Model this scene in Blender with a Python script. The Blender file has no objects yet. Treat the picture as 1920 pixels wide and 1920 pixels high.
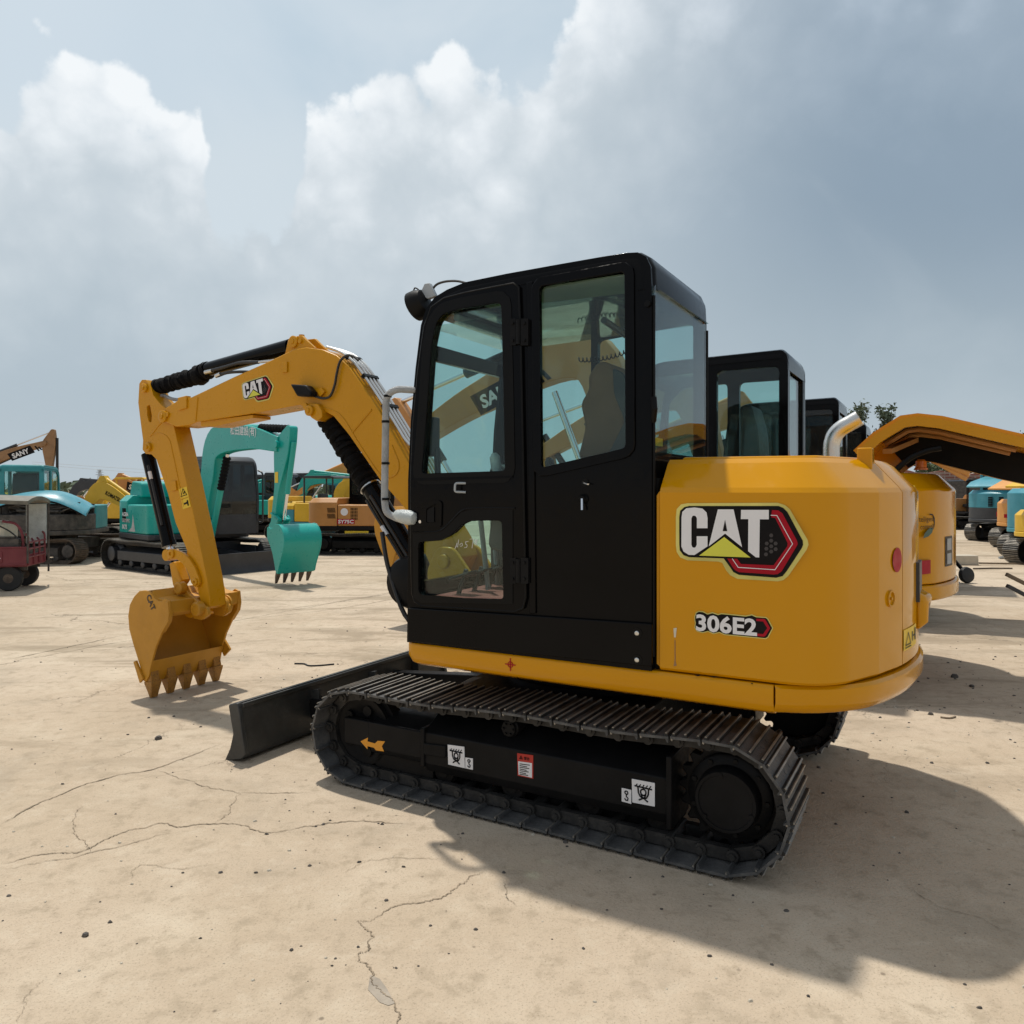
import bpy, bmesh, math, random
from math import sin, cos, pi, radians, atan2, sqrt, hypot
from mathutils import Vector, Matrix
from mathutils.geometry import tessellate_polygon
random.seed(7)
SC = bpy.context.scene
COL = SC.collection

# ------------------------------------------------------------------ camera
CH = 1.57                                   # eye height
cam = bpy.data.cameras.new('camera'); camo = bpy.data.objects.new('camera', cam); COL.objects.link(camo)
camo.location = (0, 0, CH); camo.rotation_euler = (radians(90), 0, 0)
cam.sensor_width = 36; cam.lens = 27; cam.shift_y = -42/1920
cam.clip_start = 0.05; cam.clip_end = 6000
SC.camera = camo
SC.view_settings.view_transform = 'Standard'; SC.view_settings.look = 'None'
SC.view_settings.exposure = 0.10; SC.view_settings.gamma = 1

# ------------------------------------------------------------------ sun and sky
SUN_DIR = Vector((-0.195, 0.335, 1)).normalized()
sl = bpy.data.lights.new('sun', 'SUN'); sl.energy = 3.3; sl.angle = radians(1.5); sl.color = (1, .945, .86)
so = bpy.data.objects.new('sun', sl); COL.objects.link(so)
so.rotation_euler = SUN_DIR.to_track_quat('Z', 'Y').to_euler(); so.location = (-20, 30, 80)

class NT:
    """small helper for node trees"""
    def __init__(s, tree): s.t = tree; s.n = tree.nodes; s.l = tree.links
    def new(s, typ, **kw):
        nd = s.n.new(typ)
        for k, v in kw.items(): setattr(nd, k, v)
        return nd
    def put(s, sock, val):
        if val is None: return
        if isinstance(val, bpy.types.NodeSocket): s.l.new(val, sock)
        else:
            if hasattr(sock.default_value, '__len__') and not hasattr(val, '__len__'): val = (val,)*len(sock.default_value)
            if hasattr(val, '__len__') and len(sock.default_value) == 4 and len(val) == 3: val = (*val, 1)
            sock.default_value = val
    def math(s, op, a, b=None, c=None, clamp=False):
        nd = s.new('ShaderNodeMath', operation=op, use_clamp=clamp)
        for i, q in enumerate((a, b, c)): s.put(nd.inputs[i], q)
        return nd.outputs[0]
    def sstep(s, x, lo, hi, a=0., b=1.):
        nd = s.new('ShaderNodeMapRange', interpolation_type='SMOOTHSTEP')
        for i, q in enumerate((x, lo, hi, a, b)): s.put(nd.inputs[i], q)
        return nd.outputs[0]
    def lin(s, x, lo, hi, a=0., b=1.):
        nd = s.new('ShaderNodeMapRange')
        for i, q in enumerate((x, lo, hi, a, b)): s.put(nd.inputs[i], q)
        return nd.outputs[0]
    def mix(s, f, a, b, mode='MIX'):
        nd = s.new('ShaderNodeMix', data_type='RGBA', blend_type=mode)
        s.put(nd.inputs[0], f); s.put(nd.inputs[6], a); s.put(nd.inputs[7], b)
        return nd.outputs[2]
    def noise(s, vec, scale, detail=4, rough=.55, dist=0., out=0):
        nd = s.new('ShaderNodeTexNoise')
        if vec is not None: s.put(nd.inputs['Vector'], vec)
        nd.inputs['Scale'].default_value = scale; nd.inputs['Detail'].default_value = detail
        nd.inputs['Roughness'].default_value = rough; nd.inputs['Distortion'].default_value = dist
        return nd.outputs[out]
    def ramp(s, x, stops):
        nd = s.new('ShaderNodeValToRGB'); s.put(nd.inputs[0], x)
        e = nd.color_ramp.elements
        while len(e) < len(stops): e.new(.5)
        for el, (p, c) in zip(e, stops):
            el.position = p; el.color = (*c, 1) if hasattr(c, '__len__') else (c, c, c, 1)
        return nd.outputs[0]
    def vmath(s, op, a, b=None, out=0):
        nd = s.new('ShaderNodeVectorMath', operation=op)
        s.put(nd.inputs[0], a)
        if b is not None:
            if op == 'SCALE': s.put(nd.inputs[3], b)
            else: s.put(nd.inputs[1], b)
        return nd.outputs[out]

w = bpy.data.worlds.new('World'); SC.world = w; w.use_nodes = True
N = NT(w.node_tree); N.n.clear()
out = N.new('ShaderNodeOutputWorld'); bg = N.new('ShaderNodeBackground')
N.l.new(bg.outputs[0], out.inputs[0])
sky = N.new('ShaderNodeTexSky', sky_type='NISHITA'); sky.sun_disc = False
sky.sun_elevation = math.asin(SUN_DIR.z); sky.sun_rotation = atan2(SUN_DIR.x, SUN_DIR.y)
sky.dust_density = 3.0; sky.air_density = 1.0
tc = N.new('ShaderNodeTexCoord'); D3 = tc.outputs['Generated']
sp = N.new('ShaderNodeSeparateXYZ'); N.l.new(D3, sp.inputs[0])
X, Y, Z = sp.outputs
Yc = N.math('MAXIMUM', Y, .12)
P = N.math('DIVIDE', X, Yc); Q = N.math('DIVIDE', Z, Yc)       # chart of the northern sky
def cloud_edge(pts):
    """elevation of the cloud tops along the northern sky (chart units)"""
    fc = N.new('ShaderNodeFloatCurve')
    cu = fc.mapping.curves[0]
    xs = [((x - 960)/1440 + 1.0)/2.0 for x, y in pts]; ys = [(918 - y)/1440 for x, y in pts]
    cu.points[0].location = (xs[0], ys[0]); cu.points[1].location = (xs[-1], ys[-1])
    for a, b in zip(xs[1:-1], ys[1:-1]): cu.points.new(a, b)
    fc.mapping.extend = 'HORIZONTAL'; fc.mapping.use_clip = False
    fc.mapping.update()
    N.put(fc.inputs[1], N.math('MULTIPLY_ADD', P, .5, .5))
    return fc.outputs[0]
n1 = N.noise(D3, 9, 7, .62, .35)
n2 = N.noise(D3, 3.0, 5, .55, .4)
n3 = N.noise(D3, 22, 6, .6, .2)
def billow(scale, dist):
    v = N.new('ShaderNodeTexVoronoi', feature='SMOOTH_F1'); v.inputs['Scale'].default_value = scale; v.inputs['Smoothness'].default_value = .35
    N.put(v.inputs['Vector'], N.vmath('ADD', D3, N.vmath('SCALE', N.vmath('SUBTRACT', N.noise(D3, scale*.8, 4, .6, 0, 1), (.5, .5, .5)), dist)))
    return N.math('SUBTRACT', .42, v.outputs['Distance'])
bl1 = billow(11, .10); bl2 = billow(27, .05); bl = N.math('ADD', N.math('MULTIPLY', bl1, .115), N.math('MULTIPLY', bl2, .06))
edge = cloud_edge([(-480, 200), (0, 150), (60, 112), (110, 92), (160, 108), (215, 132), (245, 165), (330, 212), (376, 255), (392, 330), (420, 368), (470, 352), (530, 345), (560, 290), (585, 215), (650, 202), (695, 168), (730, 125), (790, 135), (850, 112), (900, 142), (960, 150), (1020, 122), (1040, 70), (1065, 10), (1110, -40), (1250, -150), (1500, -260), (2400, -300)])
wob = N.math('ADD', N.math('MULTIPLY', N.math('SUBTRACT', n1, .5), .11), N.math('ADD', N.math('MULTIPLY', N.math('SUBTRACT', n3, .5), .045), bl))
Dp = N.math('SUBTRACT', N.math('ADD', edge, wob), Q)                     # how far below the cloud tops
mask = N.sstep(Dp, -.008, .022)
# veil of thin haze above the cloud tops
veil = N.mix(N.sstep(n2, .35, .7), (.50, .625, .71), (.66, .745, .795))
veil = N.mix(N.sstep(P, -.15, -.62), veil, (.64, .735, .795))
topsky = N.mix(.80, N.mix(1, sky.outputs[0], (.085, .085, .085), 'MULTIPLY'), veil)
topsky = N.mix(N.math('MULTIPLY', N.sstep(Q, .56, .40), .8), topsky, (.60, .675, .73))
# the cloud itself: bright tops, grey shaded flanks and base
edge2 = cloud_edge([(-480, 170), (0, 140), (300, 190), (450, 270), (700, 170), (1000, 90), (1500, -250), (2400, -300)])
Ds = N.math('SUBTRACT', N.math('ADD', N.math('MULTIPLY', edge, .35), N.math('MULTIPLY', edge2, .65)), Q)
dd = N.math('ADD', N.math('MULTIPLY', N.math('ADD', Ds, N.math('MULTIPLY', N.math('SUBTRACT', n1, .5), .1)), .85), N.math('MULTIPLY', N.math('SUBTRACT', n2, .5), .34))
dd = N.math('ADD', dd, N.math('MULTIPLY', N.math('SUBTRACT', n1, .5), .13))
dd = N.math('SUBTRACT', dd, N.math('MULTIPLY', N.math('ADD', N.math('MULTIPLY', bl1, .5), N.math('MULTIPLY', bl2, .3)), N.sstep(Ds, .50, -.02, .04, .46)))
cl = N.ramp(N.lin(dd, -.04, .56), [(0, (.84, .875, .90)), (.13, (.735, .785, .825)), (.34, (.565, .63, .68)), (.62, (.45, .525, .585)), (1, (.42, .495, .55))])
dark = N.mix(N.sstep(P, .0, .5), (1, 1, 1), (.575, .64, .715))
hgt = N.sstep(Q, .40, .08)                                              # the shade thins out low down
dark = N.mix(hgt, dark, (.93, .945, .95))
cl = N.mix(1, cl, dark, 'MULTIPLY')
cl = N.mix(N.math('MULTIPLY', N.sstep(n2, .5, .72), .22), cl, (.60, .66, .705))
front = N.mix(mask, topsky, cl)
low = N.sstep(Q, .16, .0)
front = N.mix(N.math('MULTIPLY', low, .65), front, (.475, .535, .575))
gen = N.mix(N.sstep(n2, .38, .66), (.40, .46, .52), (.66, .69, .71))
gen = N.mix(.75, N.mix(1, sky.outputs[0], (.085, .085, .085), 'MULTIPLY'), gen)
col = N.mix(N.sstep(Y, .12, .34), gen, front)
N.put(bg.inputs[0], col); bg.inputs[1].default_value = 1.0

# ------------------------------------------------------------------ materials
def mat_new(name):
    m = bpy.data.materials.new(name); m.use_nodes = True
    n = NT(m.node_tree); b = n.n['Principled BSDF']
    return m, n, b
def paint(name, col, rough=.35, var=.10, dust=.12, dustc=(.36, .30, .22), metal=0., coat=0., scale=3., bump=.0, spec=.5, patch=None):
    m, n, b = mat_new(name)
    tcn = n.new('ShaderNodeTexCoord'); o = tcn.outputs['Object']
    a = n.noise(o, scale, 5, .6); f = n.noise(o, scale*9, 4, .65); g = n.noise(o, scale*40, 3, .6)
    c = n.mix(n.lin(a, .3, .7), tuple(max(0, x*(1 - var)) for x in col), tuple(min(1, x*(1 + var)) for x in col))
    if dust:
        d = n.math('MULTIPLY', n.sstep(n.math('ADD', n.math('MULTIPLY', a, .5), n.math('MULTIPLY', f, .5)), .44, .74), dust)
        d = n.math('ADD', d, n.math('MULTIPLY', n.sstep(g, .60, .80), dust*.6))
        c = n.mix(d, c, dustc)
    if patch:
        c = n.mix(n.sstep(f, patch[1], patch[1] + .06), c, patch[0])
    n.put(b.inputs['Base Color'], c)
    n.put(b.inputs['Roughness'], n.lin(f, .3, .75, max(.02, rough - .08), min(1, rough + .14)))
    b.inputs['Metallic'].default_value = metal
    b.inputs['Specular IOR Level'].default_value = spec
    if coat: b.inputs['Coat Weight'].default_value = coat; b.inputs['Coat Roughness'].default_value = .08
    if bump:
        bp = n.new('ShaderNodeBump'); bp.inputs['Strength'].default_value = bump; bp.inputs['Distance'].default_value = .01
        n.put(bp.inputs['Height'], n.math('ADD', f, n.math('MULTIPLY', g, .5))); n.l.new(bp.outputs[0], b.inputs['Normal'])
    return m
def glass(name, tint=(.70, .90, .88), refl=1.45, haze=.0):
    m = bpy.data.materials.new(name); m.use_nodes = True; n = NT(m.node_tree); n.n.clear()
    o = n.new('ShaderNodeOutputMaterial'); t = n.new('ShaderNodeBsdfTransparent'); g = n.new('ShaderNodeBsdfGlossy')
    g.inputs['Roughness'].default_value = .015; t.inputs[0].default_value = (*tint, 1)
    ge = n.new('ShaderNodeNewGeometry')
    cs = n.math('ABSOLUTE', n.vmath('DOT_PRODUCT', ge.outputs['Normal'], ge.outputs['Incoming'], 1))
    f0 = ((refl - 1)/(refl + 1))**2
    frv = n.math('MULTIPLY_ADD', n.math('POWER', n.math('SUBTRACT', 1., cs), 5.), 1 - f0, f0)
    mx = n.new('ShaderNodeMixShader'); n.l.new(frv, mx.inputs[0]); n.l.new(t.outputs[0], mx.inputs[1]); n.l.new(g.outputs[0], mx.inputs[2])
    last = mx.outputs[0]
    if haze:
        d = n.new('ShaderNodeBsdfDiffuse'); d.inputs[0].default_value = (.5, .5, .45, 1)
        tcn = n.new('ShaderNodeTexCoord'); nz = n.noise(tcn.outputs['Object'], 5, 5, .6)
        m2 = n.new('ShaderNodeMixShader'); n.put(m2.inputs[0], n.lin(nz, .3, .75, haze*.3, haze)); n.l.new(last, m2.inputs[1]); n.l.new(d.outputs[0], m2.inputs[2]); last = m2.outputs[0]
    n.l.new(last, o.inputs[0]); return m
M = {}
M['yellow'] = paint('main_yellow_paint', (.60, .270, .0005), .10, .03, .0, coat=.0, scale=.8, spec=.30)
M['boomy'] = paint('boom_yellow_paint', (.59, .272, .004), .30, .06, .05, scale=1.6, dustc=(.48, .31, .12), spec=.28)
M['bucky'] = paint('bucket_yellow_paint', (.51, .235, .008), .48, .14, .18, scale=3, dustc=(.45, .30, .12), patch=((.16, .08, .03), .72))
M['black'] = paint('black_cab_paint', (.0035, .0035, .004), .11, .15, .02, dustc=(.03, .028, .025), spec=.11)
M['blackm'] = paint('black_frame_paint', (.0095, .0095, .010), .38, .25, .06, dustc=(.06, .052, .045), bump=.05, scale=4, spec=.10)
M['shoe'] = paint('track_steel', (.028, .027, .026), .5, .4, .30, dustc=(.13, .115, .095), bump=.25, scale=7, spec=.25)
M['plate'] = paint('shoe_plate_steel', (.080, .081, .082), .42, .4, .5, dustc=(.19, .17, .14), bump=.4, scale=8, spec=.35)
M['grous'] = paint('worn_grouser_steel', (.26, .24, .21), .38, .45, .5, dustc=(.34, .28, .21), metal=.4, scale=9)
M['bladem'] = paint('blade_paint', (.022, .024, .024), .45, .3, .3, dustc=(.10, .10, .095), scale=5, bump=.1)
M['rubber'] = paint('rubber', (.012, .012, .012), .65, .2, .15, dustc=(.08, .07, .06))
M['hose'] = paint('hose_rubber', (.010, .010, .011), .45, .1, .05)
M['sleeve'] = paint('fabric_sleeve', (.006, .006, .007), .8, .4, .1, dustc=(.03, .03, .03), bump=.9, scale=9, spec=.15)
M['chrome'] = paint('steel_tube', (.60, .60, .58), .28, .06, .1, metal=1)
M['rod'] = paint('polished_rod', (.75, .76, .78), .12, .03, .0, metal=1)
M['wrap'] = paint('bubble_wrap', (.44, .46, .47), .35, .2, .2, dustc=(.3, .3, .3), bump=1.0, scale=11)
M['plast'] = paint('plastic_film', (.50, .55, .55), .25, .2, .1, bump=.5, scale=6)
M['glass'] = glass('tinted_glass', (.80, .915, .90), 1.45, .012)
M['glassr'] = glass('rear_glass', (.80, .90, .90), 1.7, .02)
M['glassd'] = glass('dark_glass', (.30, .36, .38), 1.5, .05)
M['white'] = paint('white_vinyl', (.74, .74, .76), .4, .03, .04)
M['dblack'] = paint('black_vinyl', (.006, .005, .006), .35, .1, .02, spec=.12)
M['dred'] = paint('red_vinyl', (.36, .006, .018), .4, .12, .0, spec=.15)
M['dlime'] = paint('lime_vinyl', (.66, .65, .06), .4, .05, .03)
M['dgold'] = paint('gold_border_vinyl', (.62, .55, .14), .4, .25, .05, scale=3)
M['dyel'] = paint('warning_yellow_vinyl', (.78, .52, .02), .45, .05, .06)
M['dgrey'] = paint('grey_vinyl', (.035, .03, .032), .4, .1, .02)
M['dor'] = paint('orange_vinyl', (.72, .30, .015), .4, .05, .05)
M['redpaint'] = paint('red_spray', (.45, .02, .01), .5, .1, .05)
M['seatd'] = paint('seat_vinyl', (.02, .025, .028), .5, .2, .1)
M['seatb'] = paint('seat_fabric', (.17, .085, .04), .8, .2, .1)
M['ceil'] = paint('headlining', (.30, .29, .22), .8, .1, .2)
M['mat'] = paint('red_floor_mat', (.42, .10, .08), .7, .2, .1)
M['seal'] = paint('rubber_seal', (.004, .004, .004), .35, .1, .03, dustc=(.03,.03,.03), spec=.14)
M['lens'] = paint('lamp_lens', (.55, .55, .55), .15, .1, .05)
M['tan'] = paint('tan_paint', (.46, .21, .055), .45, .12, .2, dustc=(.33, .23, .14), scale=2)
M['tan2'] = paint('weathered_tan_paint', (.30, .165, .075), .6, .25, .5, dustc=(.12, .085, .055), scale=4)
M['teal'] = paint('teal_paint', (.002, .34, .295), .32, .08, .06, dustc=(.16, .32, .28), coat=.1, scale=1.5)
M['tealb'] = paint('worn_teal_paint', (.02, .24, .26), .5, .15, .35, dustc=(.15, .24, .24), scale=3)
M['tooth'] = paint('worn_tooth_paint', (.36, .165, .02), .55, .25, .3, dustc=(.22, .15, .08), scale=14, patch=((.07, .045, .03), .56))
M['aqua'] = paint('blue_teal_paint', (.03, .23, .30), .4, .1, .2, dustc=(.2, .3, .32))
M['skyblue'] = paint('light_blue_paint', (.055, .27, .34), .35, .14, .3, dustc=(.3, .4, .42))
M['yel2'] = paint('lemon_yellow_paint', (.66, .40, .015), .4, .1, .15, dustc=(.5, .4, .2))
M['oran'] = paint('orange_paint', (.62, .28, .06), .42, .1, .15, dustc=(.5, .35, .2))
M['charc'] = paint('charcoal_paint', (.025, .028, .034), .42, .15, .2, dustc=(.12, .115, .11))
M['dirty'] = paint('oily_machinery', (.05, .045, .04), .6, .5, .5, dustc=(.16, .13, .10), scale=8, bump=.4)
M['rusty'] = paint('dusty_track_steel', (.085, .062, .045), .75, .4, .6, dustc=(.22, .16, .11), scale=8, bump=.3)
M['maroon'] = paint('maroon_paint', (.16, .018, .028), .5, .2, .35, dustc=(.16, .09, .07), scale=4)
M['dcab'] = paint('dark_cab_paint', (.014, .016, .020), .35, .15, .15, dustc=(.06, .06, .06))
M['tank'] = paint('white_plastic_tank', (.62, .58, .46), .55, .08, .3, dustc=(.36, .30, .2), scale=3)
M['tarp'] = paint('dull_canopy_sheet', (.16, .15, .12), .6, .3, .5, dustc=(.25, .21, .15), scale=4)
M['conc'] = paint('concrete_block_face', (.50, .45, .36), .85, .12, .3, dustc=(.25, .22, .18), bump=.5, scale=8)
M['galv'] = paint('galvanised_steel', (.36, .39, .41), .5, .08, .1)
M['wood'] = paint('old_timber', (.20, .15, .10), .8, .3, .3, scale=6, bump=.4)
M['amber'] = paint('amber_lens', (.65, .16, .01), .15, .05, .0)
M['dust_deck'] = paint('dusty_dark_steel', (.05, .048, .045), .65, .3, .5, dustc=(.24, .20, .15), scale=5)
M['stone'] = paint('dark_pebble', (.07, .062, .055), .8, .4, .2, scale=30)
M['green_v'] = paint('dark_green_vinyl', (.03, .09, .06), .4, .05, .02)

# ------------------------------------------------------------------ mesh builder
_tx = {}
def text_geo(s):
    if s in _tx: return _tx[s]
    cu = bpy.data.curves.new('t', 'FONT'); cu.body = s; cu.size = 1; cu.offset = 0 if s in ('Intelligent', 'control') else .010 if ord(s[0]) > 255 else .032; cu.resolution_u = 3
    o = bpy.data.objects.new('t', cu); COL.objects.link(o)
    dg = bpy.context.evaluated_depsgraph_get()
    me = bpy.data.meshes.new_from_object(o.evaluated_get(dg))
    vs = [(v.co.x, v.co.y) for v in me.vertices]; fs = [tuple(p.vertices) for p in me.polygons]
    bpy.data.objects.remove(o); bpy.data.curves.remove(cu); bpy.data.meshes.remove(me)
    x0 = min(v[0] for v in vs); x1 = max(v[0] for v in vs); y0 = min(v[1] for v in vs); y1 = max(v[1] for v in vs)
    vs = [((x - x0)/(x1 - x0), (y - y0)/(y1 - y0)) for x, y in vs]
    _tx[s] = (vs, fs, (x1 - x0)/(y1 - y0)); return _tx[s]

class MB:
    def __init__(s): s.v = []; s.f = []; s.m = []; s.sm = []
    def add(s, vs, fs, m=0, smooth=False):
        k = len(s.v); s.v += [tuple(q) for q in vs]
        for f in fs: s.f.append(tuple(i + k for i in f)); s.m.append(m); s.sm.append(smooth)
        return s
    def box(s, x0, x1, y0, y1, z0, z1, m=0):
        vs = [(x, y, z) for x in (x0, x1) for y in (y0, y1) for z in (z0, z1)]
        return s.add(vs, [(0, 1, 3, 2), (4, 6, 7, 5), (0, 4, 5, 1), (2, 3, 7, 6), (0, 2, 6, 4), (1, 5, 7, 3)], m)
    def prism(s, poly, lo, hi, pl='side', holes=(), m=0):
        """poly in (u,z) for 'side' (extruded in v), (u,v) for 'plan' (in z), (v,z) for 'rear' (in u)"""
        mp = {'side': lambda a, b, c: (a, c, b), 'plan': lambda a, b, c: (a, b, c), 'rear': lambda a, b, c: (c, a, b)}[pl]
        loops = [list(poly)] + [list(h) for h in holes]
        flat = [p for L in loops for p in L]; n = len(flat)
        vs = [mp(a, b, lo) for a, b in flat] + [mp(a, b, hi) for a, b in flat]
        if holes:
            tris = tessellate_polygon([[Vector((a, b, 0)) for a, b in L] for L in loops])
            fs = [tuple(t) for t in tris] + [tuple(i + n for i in reversed(t)) for t in tris]
        else: fs = [tuple(range(n)), tuple(range(2*n - 1, n - 1, -1))]
        k = 0
        for L in loops:
            q = len(L)
            for i in range(q): j = (i + 1) % q; fs.append((k + i, k + j, n + k + j, n + k + i))
            k += q
        return s.add(vs, fs, m)
    def loft(s, rings, cap=True, m=0, smooth=False, closed=True):
        n = len(rings[0]); vs = [p for r in rings for p in r]; fs = []
        for k in range(len(rings) - 1):
            for i in range(n if closed else n - 1):
                j = (i + 1) % n; fs.append((k*n + i, k*n + j, (k + 1)*n + j, (k + 1)*n + i))
        if cap: fs += [tuple(range(n)), tuple(range(len(vs) - 1, len(vs) - n - 1, -1))]
        return s.add(vs, fs, m, smooth)
    def tube(s, path, r, n=10, m=0, cap=True):
        P_ = [Vector(p) for p in path]; rs = r if hasattr(r, '__len__') else [r]*len(P_)
        rings = []; up = None
        for i, p in enumerate(P_):
            t = (P_[min(i + 1, len(P_) - 1)] - P_[max(i - 1, 0)])
            if t.length < 1e-9: t = Vector((0, 0, 1))
            t.normalize()
            if up is None:
                up = Vector((0, 0, 1)) if abs(t.z) < .9 else Vector((1, 0, 0))
            a = t.cross(up)
            if a.length < 1e-6: a = t.orthogonal()
            a.normalize(); up = a.cross(t).normalized(); b = up
            rings.append([p + (a*cos(2*pi*k/n) + b*sin(2*pi*k/n))*rs[i] for k in range(n)])
        return s.loft(rings, cap, m, True)
    def cyl(s, p0, p1, r, r1=None, n=16, m=0): return s.tube([p0, p1], [r, r if r1 is None else r1], n, m)
    def lathe(s, c, ax, prof, n=24, m=0):
        """prof: list of (distance along ax, radius)"""
        c = Vector(c); ax = Vector(ax).normalized(); a = ax.orthogonal().normalized(); b = ax.cross(a)
        return s.loft([[c + ax*d + (a*cos(2*pi*k/n) + b*sin(2*pi*k/n))*max(r, 1e-4) for k in range(n)] for d, r in prof], True, m, True)
    def bar(s, p0, p1, wd, ht, up=(0, 0, 1), m=0):
        p0 = Vector(p0); p1 = Vector(p1); t = (p1 - p0).normalized(); a = t.cross(Vector(up))
        if a.length < 1e-5: a = t.orthogonal()
        a.normalize(); b = a.cross(t)
        r = lambda p: [p + a*wd/2*i + b*ht/2*j for i, j in ((-1, -1), (1, -1), (1, 1), (-1, 1))]
        return s.loft([r(p0), r(p1)], True, m)
    def band(s, pts, th, lo, hi, m=0):
        """strip along an open polyline in (u,z), given thickness th inward, spanning v lo..hi"""
        q = offset_open(pts, th); poly = list(pts) + q[::-1]
        n = len(pts); vs = []; fs = []
        for c in (lo, hi): vs += [(a, c, b) for a, b in pts] + [(a, c, b) for a, b in q]
        for i in range(n - 1):
            fs += [(i, i + 1, 2*n + i + 1, 2*n + i), (n + i, 3*n + i, 3*n + i + 1, n + i + 1), (i, n + i, n + i + 1, i + 1), (2*n + i, 2*n + i + 1, 3*n + i + 1, 3*n + i)]
        fs += [(0, 2*n, 3*n, n), (n - 1, 2*n - 1, 4*n - 1, 3*n - 1)]
        return s.add(vs, fs, m)
    def text(s, string, o, xd, yd, w, h, m=0):
        vs, fs, asp = text_geo(string); o = Vector(o); xd = Vector(xd).normalized(); yd = Vector(yd).normalized()
        if w is None: w = h*asp
        return s.add([o + xd*x*w + yd*y*h for x, y in vs], fs, m)
    def face(s, pts, m=0): return s.add(pts, [tuple(range(len(pts)))], m)
    def xf(s, mt): s.v = [tuple(mt @ Vector(q)) for q in s.v]; return s
    def build(s, name, mats, parent=None, bevel=0., seg=2, smooth=30, keepn=False):
        me = bpy.data.meshes.new(name); me.from_pydata(s.v, [], s.f)
        mats = mats if isinstance(mats, (list, tuple)) else [mats]
        for q in mats: me.materials.append(M[q] if isinstance(q, str) else q)
        me.polygons.foreach_set('material_index', s.m)
        if not keepn:
            bm = bmesh.new(); bm.from_mesh(me); bmesh.ops.recalc_face_normals(bm, faces=bm.faces); bm.to_mesh(me); bm.free()
        me.polygons.foreach_set('use_smooth', [True]*len(me.polygons))
        me.set_sharp_from_angle(angle=radians(smooth)); me.update()
        o = bpy.data.objects.new(name, me); COL.objects.link(o)
        if parent is not None: o.parent = parent
        if bevel:
            b = o.modifiers.new('bevel', 'BEVEL'); b.width = bevel; b.segments = seg; b.limit_method = 'ANGLE'; b.angle_limit = radians(38); b.harden_normals = False
        return o

def offset_open(pts, d):
    n = len(pts); out_ = []
    for i in range(n):
        def nrm(a, b):
            x, y = b[0] - a[0], b[1] - a[1]; L = hypot(x, y) or 1; return (-y/L, x/L)
        n1_ = nrm(pts[max(i - 1, 0)], pts[max(i, 1)] if i else pts[1]); n2_ = nrm(pts[min(i, n - 2)], pts[min(i + 1, n - 1)])
        x, y = n1_[0] + n2_[0], n1_[1] + n2_[1]; L = hypot(x, y) or 1; k = 1/max(.5, (x*n1_[0] + y*n1_[1])/L)
        out_.append((pts[i][0] + x/L*d*k, pts[i][1] + y/L*d*k))
    return out_
def rpoly(pts, r, n=4):
    """round the corners of a closed polygon"""
    out_ = []; k = len(pts)
    for i in range(k):
        p0, p1, p2 = Vector(pts[i - 1]), Vector(pts[i]), Vector(pts[(i + 1) % k])
        a, b = p0 - p1, p2 - p1; rr = r[i] if hasattr(r, '__len__') else r
        d = min(rr, a.length*.45, b.length*.45)
        if d < 1e-5: out_.append(tuple(p1)); continue
        A, B = p1 + a.normalized()*d, p1 + b.normalized()*d
        for j in range(n + 1):
            t = j/n; q = A*(1 - t)**2 + p1*2*t*(1 - t) + B*t*t; out_.append(tuple(q))
    return out_
def rpath(pts, r, n=5):
    P_ = [Vector(p) for p in pts]; o = [P_[0]]
    for i in range(1, len(P_) - 1):
        a, b = P_[i - 1] - P_[i], P_[i + 1] - P_[i]; d = min(r, a.length*.48, b.length*.48)
        A, B = P_[i] + a.normalized()*d, P_[i] + b.normalized()*d
        for j in range(n + 1): t = j/n; o.append(A*(1 - t)**2 + P_[i]*2*t*(1 - t) + B*t*t)
    return o + [P_[-1]]
def smooth_path(pts, k=6):
    """Catmull-Rom through points"""
    P_ = [Vector(p) for p in pts]; P_ = [P_[0]*2 - P_[1]] + P_ + [P_[-1]*2 - P_[-2]]; o = []
    for i in range(1, len(P_) - 2):
        a, b, c, d = P_[i - 1:i + 3]
        for j in range(k):
            t = j/k; o.append(.5*((2*b) + (c - a)*t + (2*a - 5*b + 4*c - d)*t*t + (3*b - a - 3*c + d)*t**3))
    return o + [P_[-2]]
def thing(name, label, cat, loc, rz=0., group=None, scale=1.):
    o = bpy.data.objects.new(name, None); COL.objects.link(o); o.empty_display_size = .3
    o.location = loc; o.rotation_euler = (0, 0, rz); o.scale = (scale,)*3
    o['label'] = label; o['category'] = cat
    if group: o['group'] = group
    return o
def tag(o, label, cat, group=None):
    o['label'] = label; o['category'] = cat
    if group: o['group'] = group
    return o
def structure(o): o['kind'] = 'structure'; return o
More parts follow.
